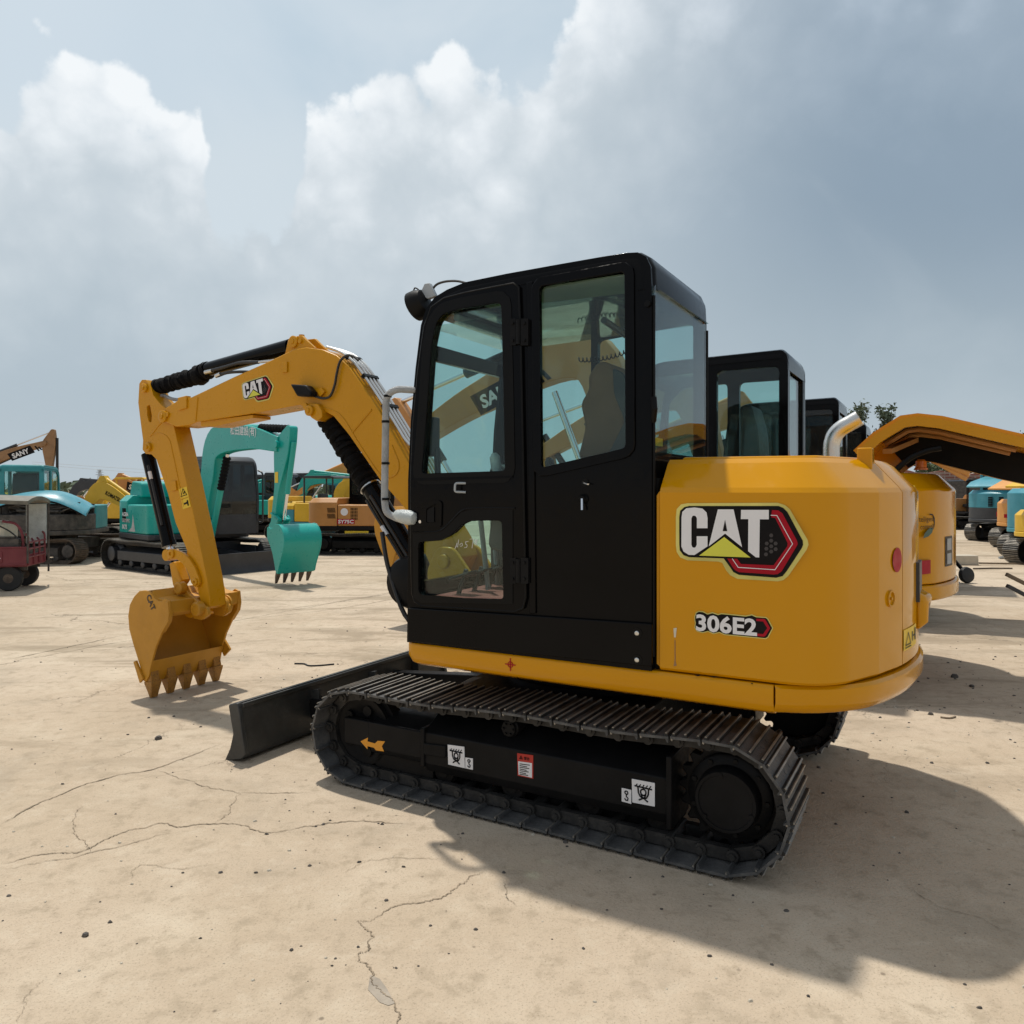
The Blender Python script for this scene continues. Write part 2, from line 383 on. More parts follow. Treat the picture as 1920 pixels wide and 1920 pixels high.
# ------------------------------------------------------------------ ground
def make_ground():
    m, n, b = mat_new('dusty_concrete')
    tcn = n.new('ShaderNodeTexCoord'); o = tcn.outputs['Object']
    big = n.noise(o, .18, 5, .6, .5); mid = n.noise(o, 1.3, 6, .62, .3); fine = n.noise(o, 11, 5, .65); grit = n.noise(o, 70, 3, .7)
    c = n.mix(n.sstep(big, .36, .64), (.450, .362, .262), (.525, .432, .328))
    c = n.mix(n.math('MULTIPLY', n.sstep(mid, .48, .72), .5), c, (.60, .515, .395))
    c = n.mix(n.math('MULTIPLY', n.sstep(mid, .47, .30), .45), c, (.32, .27, .205))
    c = n.mix(n.math('MULTIPLY', n.sstep(fine, .50, .70), .42), c, (.31, .25, .18))
    c = n.mix(n.math('MULTIPLY', n.sstep(grit, .55, .72), .42), c, (.26, .21, .155))
    pit = n.new('ShaderNodeTexVoronoi'); n.put(pit.inputs['Vector'], o); pit.inputs['Scale'].default_value = 9.0
    pr = n.new('ShaderNodeSeparateColor'); n.l.new(pit.outputs['Color'], pr.inputs[0])
    c = n.mix(n.math('MULTIPLY', n.math('MULTIPLY', n.sstep(pit.outputs['Distance'], .10, .04), n.sstep(pr.outputs[0], .62, .7)), .7), c, (.15, .12, .09))
    flake = n.noise(o, 5.5, 8, .80, .15)
    c = n.mix(n.math('MULTIPLY', n.sstep(flake, .53, .60), .26), c, (.30, .24, .165))
    c = n.mix(n.math('MULTIPLY', n.sstep(flake, .46, .40), .30), c, (.56, .48, .37))
    spk = n.noise(o, 120, 3, .8)
    c = n.mix(n.math('MULTIPLY', n.sstep(spk, .56, .66), .6), c, (.20, .16, .115))
    # streaked dirt stains, drawn out along the yard
    mp = n.new('ShaderNodeMapping'); n.l.new(o, mp.inputs[0]); mp.inputs['Rotation'].default_value = (0, 0, radians(12)); mp.inputs['Scale'].default_value = (.35, 1.5, 1)
    st = n.noise(mp.outputs[0], 1.1, 7, .7, .6)
    sp_ = n.new('ShaderNodeSeparateXYZ'); n.l.new(o, sp_.inputs[0])
    farw = n.sstep(sp_.outputs[1], 2.6, 6.5)
    c = n.mix(n.math('MULTIPLY', n.math('MULTIPLY', n.sstep(st, .49, .62), farw), .68), c, (.27, .215, .15))
    # slab joints, parallel to the parked row
    mj = n.new('ShaderNodeMapping'); n.l.new(o, mj.inputs[0]); mj.inputs['Rotation'].default_value = (0, 0, radians(29.5))
    wv = n.vmath('ADD', mj.outputs[0], n.vmath('SCALE', n.vmath('SUBTRACT', n.noise(o, 1.6, 4, .6, 0, 1), (.5, .5, .5)), .16))
    sj = n.new('ShaderNodeSeparateXYZ'); n.l.new(wv, sj.inputs[0])
    def joint(x, off, per, wd):
        t = n.math('ABSOLUTE', n.math('SUBTRACT', n.math('PINGPONG', n.math('ADD', x, off), per/2), 0.0))
        return n.sstep(t, wd, wd*.35)
    j = n.math('MULTIPLY', joint(sj.outputs[0], 2.2, 5.2, .014), n.sstep(sp_.outputs[1], 5, 8))
    # cracks
    def cracks(scale, wd, wob, seed):
        dv = n.vmath('SCALE', n.vmath('SUBTRACT', n.noise(o, 1.1, 6, .68, 0, 1), (.5, .5, .5)), wob)
        vc = n.vmath('ADD', n.vmath('ADD', o, dv), (seed, seed*.7, 0))
        vo = n.new('ShaderNodeTexVoronoi', feature='DISTANCE_TO_EDGE'); n.put(vo.inputs['Vector'], vc); vo.inputs['Scale'].default_value = scale
        return n.sstep(vo.outputs[0], wd, wd*.25)
    k1 = n.math('MULTIPLY', cracks(.30, .003, .9, 3.1), n.math('MULTIPLY', n.sstep(n.noise(o, .7, 3, .5), .48, .56), n.sstep(sp_.outputs[1], 4.5, 7)))
    k2 = n.math('MULTIPLY', cracks(.95, .003, .7, 8.4), n.sstep(sp_.outputs[1], 3.5, 5)); k2 = n.math('MULTIPLY', k2, n.sstep(n.noise(o, .55, 3, .5, .2), .55, .63))
    kk = n.math('MAXIMUM', n.math('MAXIMUM', k1, n.math('MULTIPLY', k2, .8)), n.math('MULTIPLY', j, n.sstep(n.noise(o, 2.3, 4, .6), .36, .56)))
    c = n.mix(n.math('MULTIPLY', kk, .66), c, (.13, .10, .072))
    n.put(b.inputs['Base Color'], c); b.inputs['Roughness'].default_value = .93; b.inputs['Specular IOR Level'].default_value = .2
    bp = n.new('ShaderNodeBump'); bp.inputs['Strength'].default_value = .7; bp.inputs['Distance'].default_value = .014
    h = n.math('SUBTRACT', n.math('ADD', n.math('MULTIPLY', fine, .8), n.math('MULTIPLY', grit, .35)), n.math('MULTIPLY', kk, 1.2))
    n.put(bp.inputs['Height'], h); n.l.new(bp.outputs[0], b.inputs['Normal'])
    mb = MB(); S = 2500
    mb.face([(-S, -S, 0), (S, -S, 0), (S, S, 0), (-S, S, 0)])
    return structure(mb.build('ground', m))
make_ground()

def pebbles():
    mb = MB()
    rnd = random.Random(3)
    def stone(x, y, r):
        k = rnd.randint(5, 7); a0 = rnd.random()*6; e = rnd.uniform(.5, 1.)
        top = []; base = []
        for i in range(k):
            a = a0 + 2*pi*i/k; q = r*rnd.uniform(.7, 1.15)
            base.append((x + cos(a)*q, y + sin(a)*q*e, 0.0005)); top.append((x + cos(a)*q*.6, y + sin(a)*q*.6*e, r*rnd.uniform(.4, .7)))
        mb.loft([base, top], True, rnd.choice((0, 0, 1)))
    for _ in range(1000):
        y = rnd.uniform(1.9, 9) if rnd.random() < .7 else rnd.uniform(2, 22)
        x = rnd.uniform(-.78, .78)*y
        stone(x, y, rnd.choice((.0028, .0035, .004, .005, .0065, .009)) * (1 + y*.05))
    for _ in range(260):                                  # loose grit swept up along the row
        y = rnd.gauss(5.2, 1.6); x = rnd.gauss(3.6, .9)
        if y > 2: stone(x, y, rnd.choice((.004, .006, .009, .014)))
    o = mb.build('pebbles', ['stone', 'conc']); o['kind'] = 'stuff'
    return o
pebbles()

def G2(x, y): d = CH*1440/(y - 918); return Vector(((x - 960)/1440*d, d, 0))
M['crack'] = paint('crack_soil', (.23, .18, .125), .95, .4, .4, dustc=(.33, .26, .18), scale=12)
def crack(pts, w0, seed):
    rnd = random.Random(seed); P_ = smooth_path([G2(x, y) for x, y in pts], 26); mb = MB(); L_ = []; R_ = []; jx = 0; jy = 0
    for i, p in enumerate(P_):
        t = (P_[min(i + 1, len(P_) - 1)] - P_[max(i - 1, 0)]); t.normalize(); n_ = Vector((-t.y, t.x, 0))
        jx = jx*.92 + rnd.gauss(0, .0032); wl_ = .75*wl_ + .25*max(.1, rnd.gauss(.55, .7)) if i else .5; ww = w0*wl_*.62*min(1, i/12 + .1, (len(P_) - 1 - i)/12 + .1); c_ = p + n_*jx
        L_.append(c_ + n_*ww + Vector((0, 0, .003))); R_.append(c_ - n_*ww + Vector((0, 0, .003)))
    n = len(P_); mb.add(L_ + R_, [(i, i + 1, n + i + 1, n + i) for i in range(n - 1)])
    return structure(mb.build('ground_crack', 'crack'))
CR = [([(0, 1622), (90, 1601), (150, 1596), (210, 1571), (300, 1546), (340, 1551), (430, 1546), (500, 1560), (580, 1549), (660, 1541), (780, 1546)], .006),
 ([(0, 1632), (80, 1615), (160, 1603), (250, 1580), (320, 1562)], .004),
 ([(290, 1445), (370, 1466), (420, 1481), (480, 1487), (585, 1485)], .005),
 ([(905, 1636), (880, 1648), (850, 1668), (800, 1690), (740, 1705), (690, 1724), (676, 1731), (692, 1760), (688, 1785), (677, 1795), (684, 1822), (700, 1855), (738, 1884), (752, 1925)], .0045),
 ([(160, 1600), (163, 1582), (138, 1557), (142, 1530), (150, 1510)], .003), ([(400, 1547), (428, 1524), (445, 1495), (450, 1485)], .003),
 ([(640, 1640), (690, 1615), (740, 1610), (830, 1612)], .0025), ([(250, 1650), (270, 1625), (330, 1632), (400, 1622)], .0025), ([(30, 1920), (60, 1860), (95, 1830)], .002),
 ([(1700, 1660), (1760, 1700), (1830, 1720), (1900, 1745)], .003), ([(945, 1650), (952, 1680), (960, 1700)], .002),
 ([(0, 1546), (100, 1496), (200, 1461), (290, 1441), (420, 1395)], .008), ([(0, 1240), (120, 1215), (240, 1190)], .012), ([(480, 1150), (640, 1128), (760, 1108)], .012), ([(470, 1160), (640, 1140), (765, 1118)], .01)]
for i, (p_, w_) in enumerate(CR): crack(p_, w_, i + 1)
def patch_():
    mb = MB(); mb.face([G2(x, y) + Vector((0, 0, .0015)) for x, y in [(694, 1828), (712, 1836), (726, 1855), (740, 1882), (728, 1886), (712, 1880), (690, 1856)]])
    return structure(mb.build('ground_patch', 'dust_deck' if False else 'patchm'))
M['patchm'] = paint('bare_concrete', (.33, .285, .23), .95, .2, .2, scale=12); patch_()
# ------------------------------------------------------------------ pieces shared by the excavators
def track_loop(xa, ra, xb, rb, sag=.015, step=.01):
    """outer surface of a track as (x, z, tangent angle); front wheel at xa, rear wheel at xb, both standing on z=0"""
    pts = []
    def seg(p, q):
        k = max(2, int(hypot(q[0] - p[0], q[1] - p[1])/step))
        return [(p[0] + (q[0] - p[0])*i/k, p[1] + (q[1] - p[1])*i/k) for i in range(k)]
    pts += seg((xa, 0), (xb, 0))
    k = int(pi*rb/step); pts += [(xb + rb*sin(pi*i/k), rb - rb*cos(pi*i/k)) for i in range(k)]
    top = seg((xb, 2*rb), (xa, 2*ra)); m = len(top)
    pts += [(x, z - sag*sin(pi*(i/m)*2)**2) for i, (x, z) in enumerate(top)]
    k = int(pi*ra/step); pts += [(xa - ra*sin(pi*i/k), ra + ra*cos(pi*i/k)) for i in range(k)]
    return pts
def loop_places(pts, pitch, off=0.):
    L = [0]; n = len(pts)
    for i in range(n): L.append(L[-1] + hypot(pts[(i + 1) % n][0] - pts[i][0], pts[(i + 1) % n][1] - pts[i][1]))
    k = round(L[-1]/pitch); res = []
    def at(s):
        s %= L[-1]; i = 0
        lo, hi = 0, n
        while hi - lo > 1:
            md = (lo + hi)//2
            if L[md] <= s: lo = md
            else: hi = md
        f = (s - L[lo])/max(1e-9, L[lo + 1] - L[lo]); a, b_ = pts[lo], pts[(lo + 1) % n]
        return a[0] + (b_[0] - a[0])*f, a[1] + (b_[1] - a[1])*f
    for j in range(k):
        s = (j + off)*L[-1]/k; p = L[-1]/k
        a, b_ = at(s - p/2), at(s + p/2)
        res.append(((a[0] + b_[0])/2, (a[1] + b_[1])/2, atan2(b_[1] - a[1], b_[0] - a[0])))
    return res, L[-1]/k
def place_mat(x, z, ang, v=0.):
    """frame whose x runs along the track, y across it, z inward"""
    return Matrix.Translation((x, v, z)) @ Matrix.Rotation(-ang, 4, 'Y')
def tail_plan(u0, wd, R, rc=.22, n=22):
    """plan of a counterweight house: flat sides at v=+-wd from u0 back, then an arc of radius R"""
    uc = sqrt(R*R - wd*wd); a0 = atan2(wd, uc)
    pts = [(u0, -wd), (uc - rc, -wd)]
    arc = []
    k = 14; A = Vector((uc - rc, -wd)); C = Vector((uc, -wd)); da = rc/R; B = Vector((R*cos(-a0 + da), R*sin(-a0 + da)))
    for i in range(1, k + 1): t = i/k; arc.append(tuple(A*(1 - t)**2 + C*2*t*(1 - t) + B*t*t))
    pts += arc
    for i in range(1, n): a = -(a0 - da) + 2*(a0 - da)*i/n; pts.append((R*cos(a), R*sin(a)))
    pts += [(x, -y) for x, y in reversed(arc)] + [(uc - rc, wd), (u0, wd)]
    return pts
# ------------------------------------------------------------------ the main excavator
# machine frame: +x to the rear, +y to the machine's right, z up, origin on the ground under the slew ring
TH = radians(-29.5)
EU = (cos(TH), sin(TH)); EV = (-sin(TH), cos(TH))
MC = (.442, 4.458)
def S(x, y, v, C=MC):
    """measured from the photograph: point of the machine's side plane v as (u, z)"""
    dx = (x - 960)/1440; cu = C[0]*EU[0] + C[1]*EU[1]; cv = C[0]*EV[0] + C[1]*EV[1]
    t = (v + cv)/(dx*EV[0] + EV[1]); return (t*(dx*EU[0] + EU[1]) - cu, CH + t*(918 - y)/1440)
def SS(pts, v, C=MC): return [S(x, y, v, C) for x, y in pts]
def RR(x, y, u, C=MC):
    """the same for a plane across the machine: (v, z)"""
    dx = (x - 960)/1440; cu = C[0]*EU[0] + C[1]*EU[1]; cv = C[0]*EV[0] + C[1]*EV[1]
    t = (u + cu)/(dx*EU[0] + EU[1]); return (t*(dx*EV[0] + EV[1]) - cv, CH + t*(918 - y)/1440)
def zz(pts, ox, oy, k): return [(ox + x*k, oy + y*k) for x, y in pts]

ex = thing('excavator', 'large clean yellow excavator with black cab, nearest of all, its open bucket on the ground', 'excavator', (MC[0], MC[1], 0), TH)

# ---- undercarriage
XA, RA, XB, RB = -.95, .262, 1.02, .285
SHW = .40
def shoe_mesh(pitch, wd):
    mb = MB(); h = wd/2
    mb.prism([(-pitch*.47, .026), (pitch*.40, .026), (pitch*.47, .020), (pitch*.47, .014), (-pitch*.47, .016)], -h, h, 'side', m=0); mb.prism([(-pitch*.47, .026), (-pitch*.45, .042), (-pitch*.41, .042), (-pitch*.36, .0262)], -h + .003, h - .003, 'side', m=0); mb.prism([(pitch*.40, .027), (pitch*.42, .034), (pitch*.455, .030), (pitch*.46, .022)], -h + .002, h - .002, 'side', m=1)
    for k in (-.40, 0., .36):
        mb.prism([(pitch*k - .010, .02), (pitch*k + .010, .02), (pitch*k + .005, .004), (pitch*k - .005, .004)], -h + .004, h - .004, 'side', m=2); mb.prism([(pitch*k - .0048, .0042), (pitch*k + .0048, .0042), (pitch*k + .0036, .0), (pitch*k - .0036, .0)], -h + .004, h - .004, 'side', m=1)
    for x in (-.2, .2):
        for y in (-.045, .045): mb.cyl((pitch*x, y, .034), (pitch*x, y, .014), .011, n=6)
    return mb
proto = None
for side in (-1, 1):
    vc = side*.80
    loop = track_loop(XA, RA, XB, RB)
    pl, pitch = loop_places(loop, .135, .35)
    chain = MB()
    for x, z, a in pl:                                         # links between the shoes
        mt = place_mat(x, z, a, vc); b_ = MB()
        for q in (-.075, .075):
            b_.prism(rpoly([(-pitch*.56, .034), (pitch*.50, .034), (pitch*.56, .085), (-pitch*.46, .085)], .02, 3), q - .018, q + .018, 'side')
        b_.cyl((pitch*.46, -.11, .062), (pitch*.46, .11, .062), .026, n=10)
        b_.cyl((pitch*.46, -.12, .062), (pitch*.46, .12, .062), .014, n=8)
        b_.xf(mt); chain.add(b_.v, b_.f)
    tr = chain.build('track', 'shoe', ex, smooth=35)
    for x, z, a in pl:
        if proto is None: o = proto = shoe_mesh(pitch, SHW).build('track_shoe', ['plate', 'grous', 'shoe'], tr)
        else: o = proto.copy(); COL.objects.link(o); o.parent = tr
        o.matrix_local = place_mat(x, z, a, vc)
    # frame of this side, with the outer face towards +-v
    f = MB(); yo = side*.925; yi = side*.67
    def yy(a): return side*a
    prof = [(yy(.925), .185), (yy(.925), .338), (yy(.78), .415), (yy(.67), .415), (yy(.67), .15), (yy(.895), .135)]
    f.prism(prof, -.50, .775, 'rear')
    f.prism([(yy(.915), .20), (yy(.915), .325), (yy(.80), .375), (yy(.68), .375), (yy(.68), .17), (yy(.90), .17)], -.86, -.505, 'rear')
    f.box(-1.03, -.855, *sorted((yy(.925), yy(.885))), .20, .338); f.box(-.86, -.505, *sorted((yy(.925), yy(.90))), .20, .338)
    f.box(.775, .80, *sorted((yy(.945), yy(.69))), .13, .44)
    f.box(-.515, -.49, *sorted((yy(.935), yy(.68))), .165, .36)
    f.prism(rpoly(SS([(795, 1393), (836, 1398), (836, 1421), (795, 1415)], -.93), .008), *sorted((yy(.925), yy(.935))), 'side')
    fo = f.build('track_frame', 'blackm', ex, bevel=.008)
    g = MB()
    for k in range(3): g.box(-.80 + k*.075, -.755 + k*.075, *sorted((yy(.86), yy(.74))), .10, .165)
    g.box(-.86, -.48, *sorted((yy(.87), yy(.855))), .085, .165)
    g.build('chain_guide', 'blackm', ex, bevel=.003)
    for x in (-.42, -.02, .38, .72):
        r_ = MB(); r_.lathe((x, yy(.66), .135), (0, side, 0), [(0, .055), (.03, .072), (.06, .06), (.15, .06), (.18, .072), (.20, .06), (.203, .03), (.21, .03)], 20)
        r_.build('track_roller', 'blackm', ex)
    r_ = MB(); r_.lathe((-.03, yy(.62), .415), (0, side, 0), [(0, .02), (.12, .02), (.12, .045), (.24, .045), (.245, .038), (.262, .036)], 18)
    for k in range(6): a = k*pi/3; r_.cyl((-.03 + cos(a)*.026, yy(.88), .415 + sin(a)*.026), (-.03 + cos(a)*.026, yy(.892), .415 + sin(a)*.026), .006, n=6)
    r_.build('carrier_roller', 'blackm', ex)
    i_ = MB(); i_.lathe((XA, yy(.70), RA), (0, side, 0), [(0, .12), (.03, .16), (.03, .185), (.065, .185), (.065, .21), (.135, .21), (.135, .185), (.17, .185), (.17, .16), (.15, .12), (.15, .06), (.20, .05)], 30)
    for k in range(5): a = k*2*pi/5; i_.cyl((XA + cos(a)*.115, yy(.86), RA + sin(a)*.115), (XA + cos(a)*.115, yy(.872), RA + sin(a)*.115), .028, n=12)
    i_.build('idler_wheel', 'blackm', ex)
    s_ = MB(); nt = 19; ring = []
    for k in range(nt*4):
        a = 2*pi*k/(nt*4); q = .225 if k % 4 in (1, 2) else .196; ring.append((XB + cos(a)*q, RB + sin(a)*q))
    s_.prism(ring, *sorted((yy(.775), yy(.825))), 'side')
    sp_ = s_.build('drive_sprocket', 'blackm', ex, bevel=.004)
    d_ = MB(); d_.lathe((XB, yy(.80), RB), (0, side, 0), [(0, .175), (.05, .175), (.055, .17), (.06, .135), (.115, .130), (.125, .124), (.125, .112), (.120, .110), (.120, .0)], 36)
    for k in range(9): a = 2*pi*k/9; d_.cyl((XB + cos(a)*.155, yy(.85), RB + sin(a)*.155), (XB + cos(a)*.155, yy(.866), RB + sin(a)*.155), .011, n=6)
    for k in range(3): a = 2*pi*k/3 + 1.75; d_.cyl((XB + cos(a)*.112, yy(.91), RB + sin(a)*.112), (XB + cos(a)*.112, yy(.929), RB + sin(a)*.112), .010, n=8)
    d_.build('final_drive', 'blackm', ex, smooth=40)
cf = MB(); cf.prism(rpoly([(-.55, -.67), (.55, -.67), (.55, .67), (-.55, .67)], .25), .27, .50, 'plan'); cf.prism([(-.67, .22), (.67, .22), (.67, .36), (-.67, .36)], -.42, .42, 'rear')
cf.build('centre_frame', 'blackm', ex, bevel=.01)
sr = MB(); sr.lathe((0, 0, .49), (0, 0, 1), [(0, .48), (.04, .48), (.04, .44), (.09, .44), (.09, .50), (.17, .50)], 40); sr.build('slew_ring', 'blackm', ex)

# ---- dozer blade
endp = [(428, 1321), (445, 1318), (449, 1340), (453, 1372), (460, 1416), (452, 1424), (421, 1426), (431, 1404), (437, 1376), (432, 1347)]
ep = SS(endp, -1.03)
bl = MB()
bl.prism([ep[i] for i in (0, 1)] + [(ep[2][0] - .006, ep[2][1])] + [(ep[3][0] - .03, ep[3][1]), (ep[4][0] - .03, ep[4][1])] + ep[5:], -1.005, 1.0, 'side')
bl.prism([(ep[0][0], ep[0][1] - .03), (ep[1][0] + .02, ep[1][1] - .03), (ep[1][0] + .02, ep[1][1] - .005), (ep[0][0], ep[0][1] - .002)], -1.005, 1.0, 'side')
bo = bl.build('dozer_blade', 'bladem', ex, bevel=.004)
for sgn in (-1, 1):
    e = MB(); q = rpoly(ep, .012, 2); e.prism(q, *sorted((sgn*1.03, sgn*1.0)), 'side'); e.build('end_plate', 'bladem', bo, bevel=.004)
ub = ep[3][0]
for v in (-.44, .12, .62):
    e = MB(); e.prism([(ub - .04, .28), (ub + .035, .30), (ub + .05, .12), (ub - .02, .10)], v - .012, v + .012, 'side'); e.build('stiffener_rib', 'bladem', bo, bevel=.003)
for v in (-.42, .42):
    e = MB(); e.bar((ub - .03, v, .17), (-.45, v*.8, .30), .09, .12); e.build('blade_arm', 'blackm', ex, bevel=.006)

# ---- house: skirt, covers, counterweight
SV = -.975
wing = tail_plan(-.2, .975, 1.715, .30)
zb, zt = .678, .802
front_px = S(757, 1235, SV)[0]
sk = []
plan = [(front_px + .05, -.93), (front_px + .09, -.975)] + wing[1:]
cut = S(1452, 1310, SV)[0]
side_pts = [(front_px, -.90), (front_px + .012, -.95), (front_px + .06, -.975), (cut - .004, -.975)]
def slab_rings(pts, inner, z0, z1, rb=.055):
    """outer skin with a rolled lower edge"""
    rings = []
    for z, d in ((z0, rb), (z0 + rb*.3, rb*.35), (z0 + rb, 0), (z1 - .012, 0), (z1, .010)):
        o_ = offset_open(pts, d); rings.append([(x, y, z) for x, y in o_] + [(x, y, z) for x, y in inner])
    return rings
a = MB(); a.loft(slab_rings(side_pts, [(cut - .004, -.45), (front_px + .12, -.45)], zb, zt)); a.build('side_skirt', 'yellow', ex, bevel=.004, smooth=40)
rear_pts = [(cut + .004, -.975)] + [p for p in wing if p[0] > cut + .01] + [(cut + .004, .975)]
def rear_ring(z, d): return [(x, y, z) for x, y in offset_open(rear_pts, d)]
cwm = MB(); cwm.loft([rear_ring(zb, .07), rear_ring(zb + .016, .025), rear_ring(zb + .055, 0), rear_ring(zt - .012, 0), rear_ring(zt, .012)])
cw = cwm.build('counterweight', 'yellow', ex, bevel=.0, smooth=40)
a = MB(); a.prism([(front_px + .03, -.90), (cut, -.90), (1.28, -.80), (1.5, -.4), (1.55, 0), (1.5, .4), (1.28, .8), (cut, .93), (front_px + .03, .93)], zb + .012, zt - .008, 'plan'); a.build('house_deck', 'blackm', ex)
a = MB(); a.loft(slab_rings([(cut, .975), (front_px + .06, .975), (front_px + .012, .95), (front_px, .90)], [(front_px + .12, .5), (cut, .5)], zb, zt)); a.build('side_skirt', 'yellow', ex, bevel=.004)

# engine hood and counterweight body: outer skin 0.97 / 1.70
body = tail_plan(.757, .968, 1.695, .16, 26)
_cr = [(1.695*cos(q), 1.695*sin(q)) for q in (-.505, -.385, -.275)]           # pressed facets of the near corner
body = [p for p in body if not (p[1] < 0 and -.505 < atan2(p[1], p[0]) < -.275)]
_i = next(i for i, p in enumerate(body) if i > 2 and atan2(p[1], p[0]) >= -.275); body[_i:_i] = _cr
gapx = 1692
def px_of(p):
    x = MC[0] + p[0]*EU[0] + p[1]*EV[0]; y = MC[1] + p[0]*EU[1] + p[1]*EV[1]; return 960 + 1440*x/y
ig = next(i for i, p in enumerate(body) if px_of(p) > gapx and i > 3)
p0_, p1_ = body[ig - 1], body[ig]; f_ = (gapx - px_of(p0_))/(px_of(p1_) - px_of(p0_)); G = (p0_[0] + (p1_[0] - p0_[0])*f_, p0_[1] + (p1_[1] - p0_[1])*f_)
ga = atan2(G[1], G[0]); GR = hypot(*G)
G0 = (GR*cos(ga - .0022), GR*sin(ga - .0022)); G1 = (GR*cos(ga + .0022), GR*sin(ga + .0022))
zc, ztop = 1.578, 1.700
def cover(pts, inner, z0=.808):
    rings = []
    for z, d in ((z0, .012), (z0 + .012, 0), (zc - .02, 0), (zc, .012), (ztop - .02, .105), (ztop, .135)):
        rings.append([(x, y, z) for x, y in offset_open(pts, d)] + [(x, y, z) for x, y in inner])
    m_ = MB(); m_.loft(rings); return m_
sc_pts = body[:ig] + [G0]
side = cover(sc_pts, [(G0[0]*.55, G0[1]*.55 - .1), (.757, -.3)]).build('engine_side_cover', 'yellow', ex, smooth=5.2)
rc_pts = [G1] + [p for i, p in enumerate(body) if i >= ig]
rear = cover(rc_pts, [(.757, -.25), (G1[0]*.58, G1[1]*.5)]).build('rear_engine_door', 'yellow', ex, bevel=.010, seg=3, smooth=32)
a = MB(); a.prism([(.80, -.80), (1.35, -.72), (1.5, -.3), (1.53, 0), (1.5, .3), (1.35, .72), (.80, .80)], 1.60, 1.712, 'plan'); a.build('hood_top', 'yellow', ex, bevel=.012)
# front edge flange of the side cover, and the dark gap beside the cab
a = MB(); a.prism([(.738, .83), (.752, .82), (.752, 1.565), (.738, 1.545)], -.955, -.60, 'side'); a.build('cover_flange', 'yellow', ex, bevel=.002)
a = MB(); a.box(.70, .737, -.93, .8, .80, 1.62); a.build('fire_wall', 'blackm', ex)
# lug, latch, recessed grab on the tail
a = MB(); lu = 1.50; a.box(1.475, 1.535, -.49, -.38, 1.62, 1.75); a.build('hood_lug', 'yellow', ex, bevel=.006)
def on_tail(ang, R=1.695): return (R*cos(ang), R*sin(ang))
def tail_patch(mb, a0, a1, z0, z1, R, m=0, k=6):
    vs = [(R*cos(a0 + (a1 - a0)*i/k), R*sin(a0 + (a1 - a0)*i/k), z) for z in (z0, z1) for i in range(k + 1)]
    mb.add(vs, [(i, i + 1, k + 2 + i, k + 1 + i) for i in range(k)], m)
def tail_ang(x):
    best = min((abs(px_of((1.7*cos(q), 1.7*sin(q))) - x), q) for q in [i*.002 - .9 for i in range(455)]); return best[1]
def tail_z(x, y):
    q = tail_ang(x); p = (1.7*cos(q), 1.7*sin(q)); d = MC[1] + p[0]*EU[1] + p[1]*EV[1]; return CH + (918 - y)/1440*d
# red dot near the gap
a = MB(); qa = tail_ang(1684); zc0 = tail_z(1684, 1050); n_ = 24; rr = .052
a.add([((1.6975)*cos(qa + rr*cos(t)/1.7), (1.6975)*sin(qa + rr*cos(t)/1.7), zc0 + rr*sin(t)) for t in [2*pi*i/n_ for i in range(n_)]], [tuple(range(n_))]); a.build('reflector_dot', 'dred', side, keepn=False)
# paddle latch
a = MB(); qa = tail_ang(1673); zl = tail_z(1676, 1122)
a.lathe((1.688*cos(qa), 1.688*sin(qa), zl), (cos(qa), sin(qa), 0), [(0, .035), (.012, .035), (.012, .028), (.004, .026), (.004, .006), (.013, .006)], 20); a.build('door_latch', 'boomy', side)
a = MB(); q = tail_ang(1716); z0 = tail_z(1710, 1085)
a.box(-.004, .010, -.09, .09, z0 - .12, z0 + .06); a.xf(Matrix.Rotation(q + .09, 4, 'Z') @ Matrix.Translation((1.697, 0, 0))); a.build('latch_recess', 'charc', rear)
a = MB(); a.loft([[(.0, -.08, z0 - .26), (.0, .1, z0 - .26), (0, .1, z0 - .07), (0, -.08, z0 - .07)], [(.05, -.06, z0 - .22), (.04, .07, z0 - .20), (.07, .06, z0 - .10), (.045, -.05, z0 - .11)]]); a.xf(Matrix.Rotation(q + .10, 4, 'Z') @ Matrix.Translation((1.69, 0, 0))); a.build('dented_grab_housing', 'yellow', rear, bevel=.02, seg=3)
# rear warning label
a = MB(); q0, q1 = tail_ang(1695), tail_ang(1718); zt_, zb_ = tail_z(1695, 1182), tail_z(1695, 1222)
tail_patch(a, q0, q1, zb_, zt_, 1.6985, 0)
qm = q0 + (q1 - q0)*.08; qn = q0 + (q1 - q0)*.48; h_ = zt_ - zb_
P3 = lambda q, z, R=1.701: (R*cos(q), R*sin(q), z)
def tri_frame(mb, A, B, C, k, m): 
    A, B, C = Vector(A), Vector(B), Vector(C); c_ = (A + B + C)/3; i = [p + (c_ - p)*k for p in (A, B, C)]
    mb.add([A, B, C] + i, [(0, 1, 4, 3), (1, 2, 5, 4), (2, 0, 3, 5)], m)
tri_frame(a, P3(qm, zb_ + h_*.22), P3(qn, zb_ + h_*.22), P3((qm + qn)/2, zb_ + h_*.85), .25, 1)
tail_patch(a, qm, qn, zb_ + h_*.10, zb_ + h_*.15, 1.701, 1, 2)
qk = q0 + (q1 - q0)*.80; tail_patch(a, qk, qk + (q1 - q0)*.10, zb_ + h_*.25, zb_ + h_*.85, 1.701, 1, 1); tail_patch(a, q0 + (q1 - q0)*.62, qk, zb_ + h_*.50, zb_ + h_*.56, 1.701, 1, 1); tail_patch(a, q0 + (q1 - q0)*.57, q0 + (q1 - q0)*.63, zb_ + h_*.3, zb_ + h_*.75, 1.701, 1, 1)
a.build('warning_label', ['dyel', 'dblack'], rear)
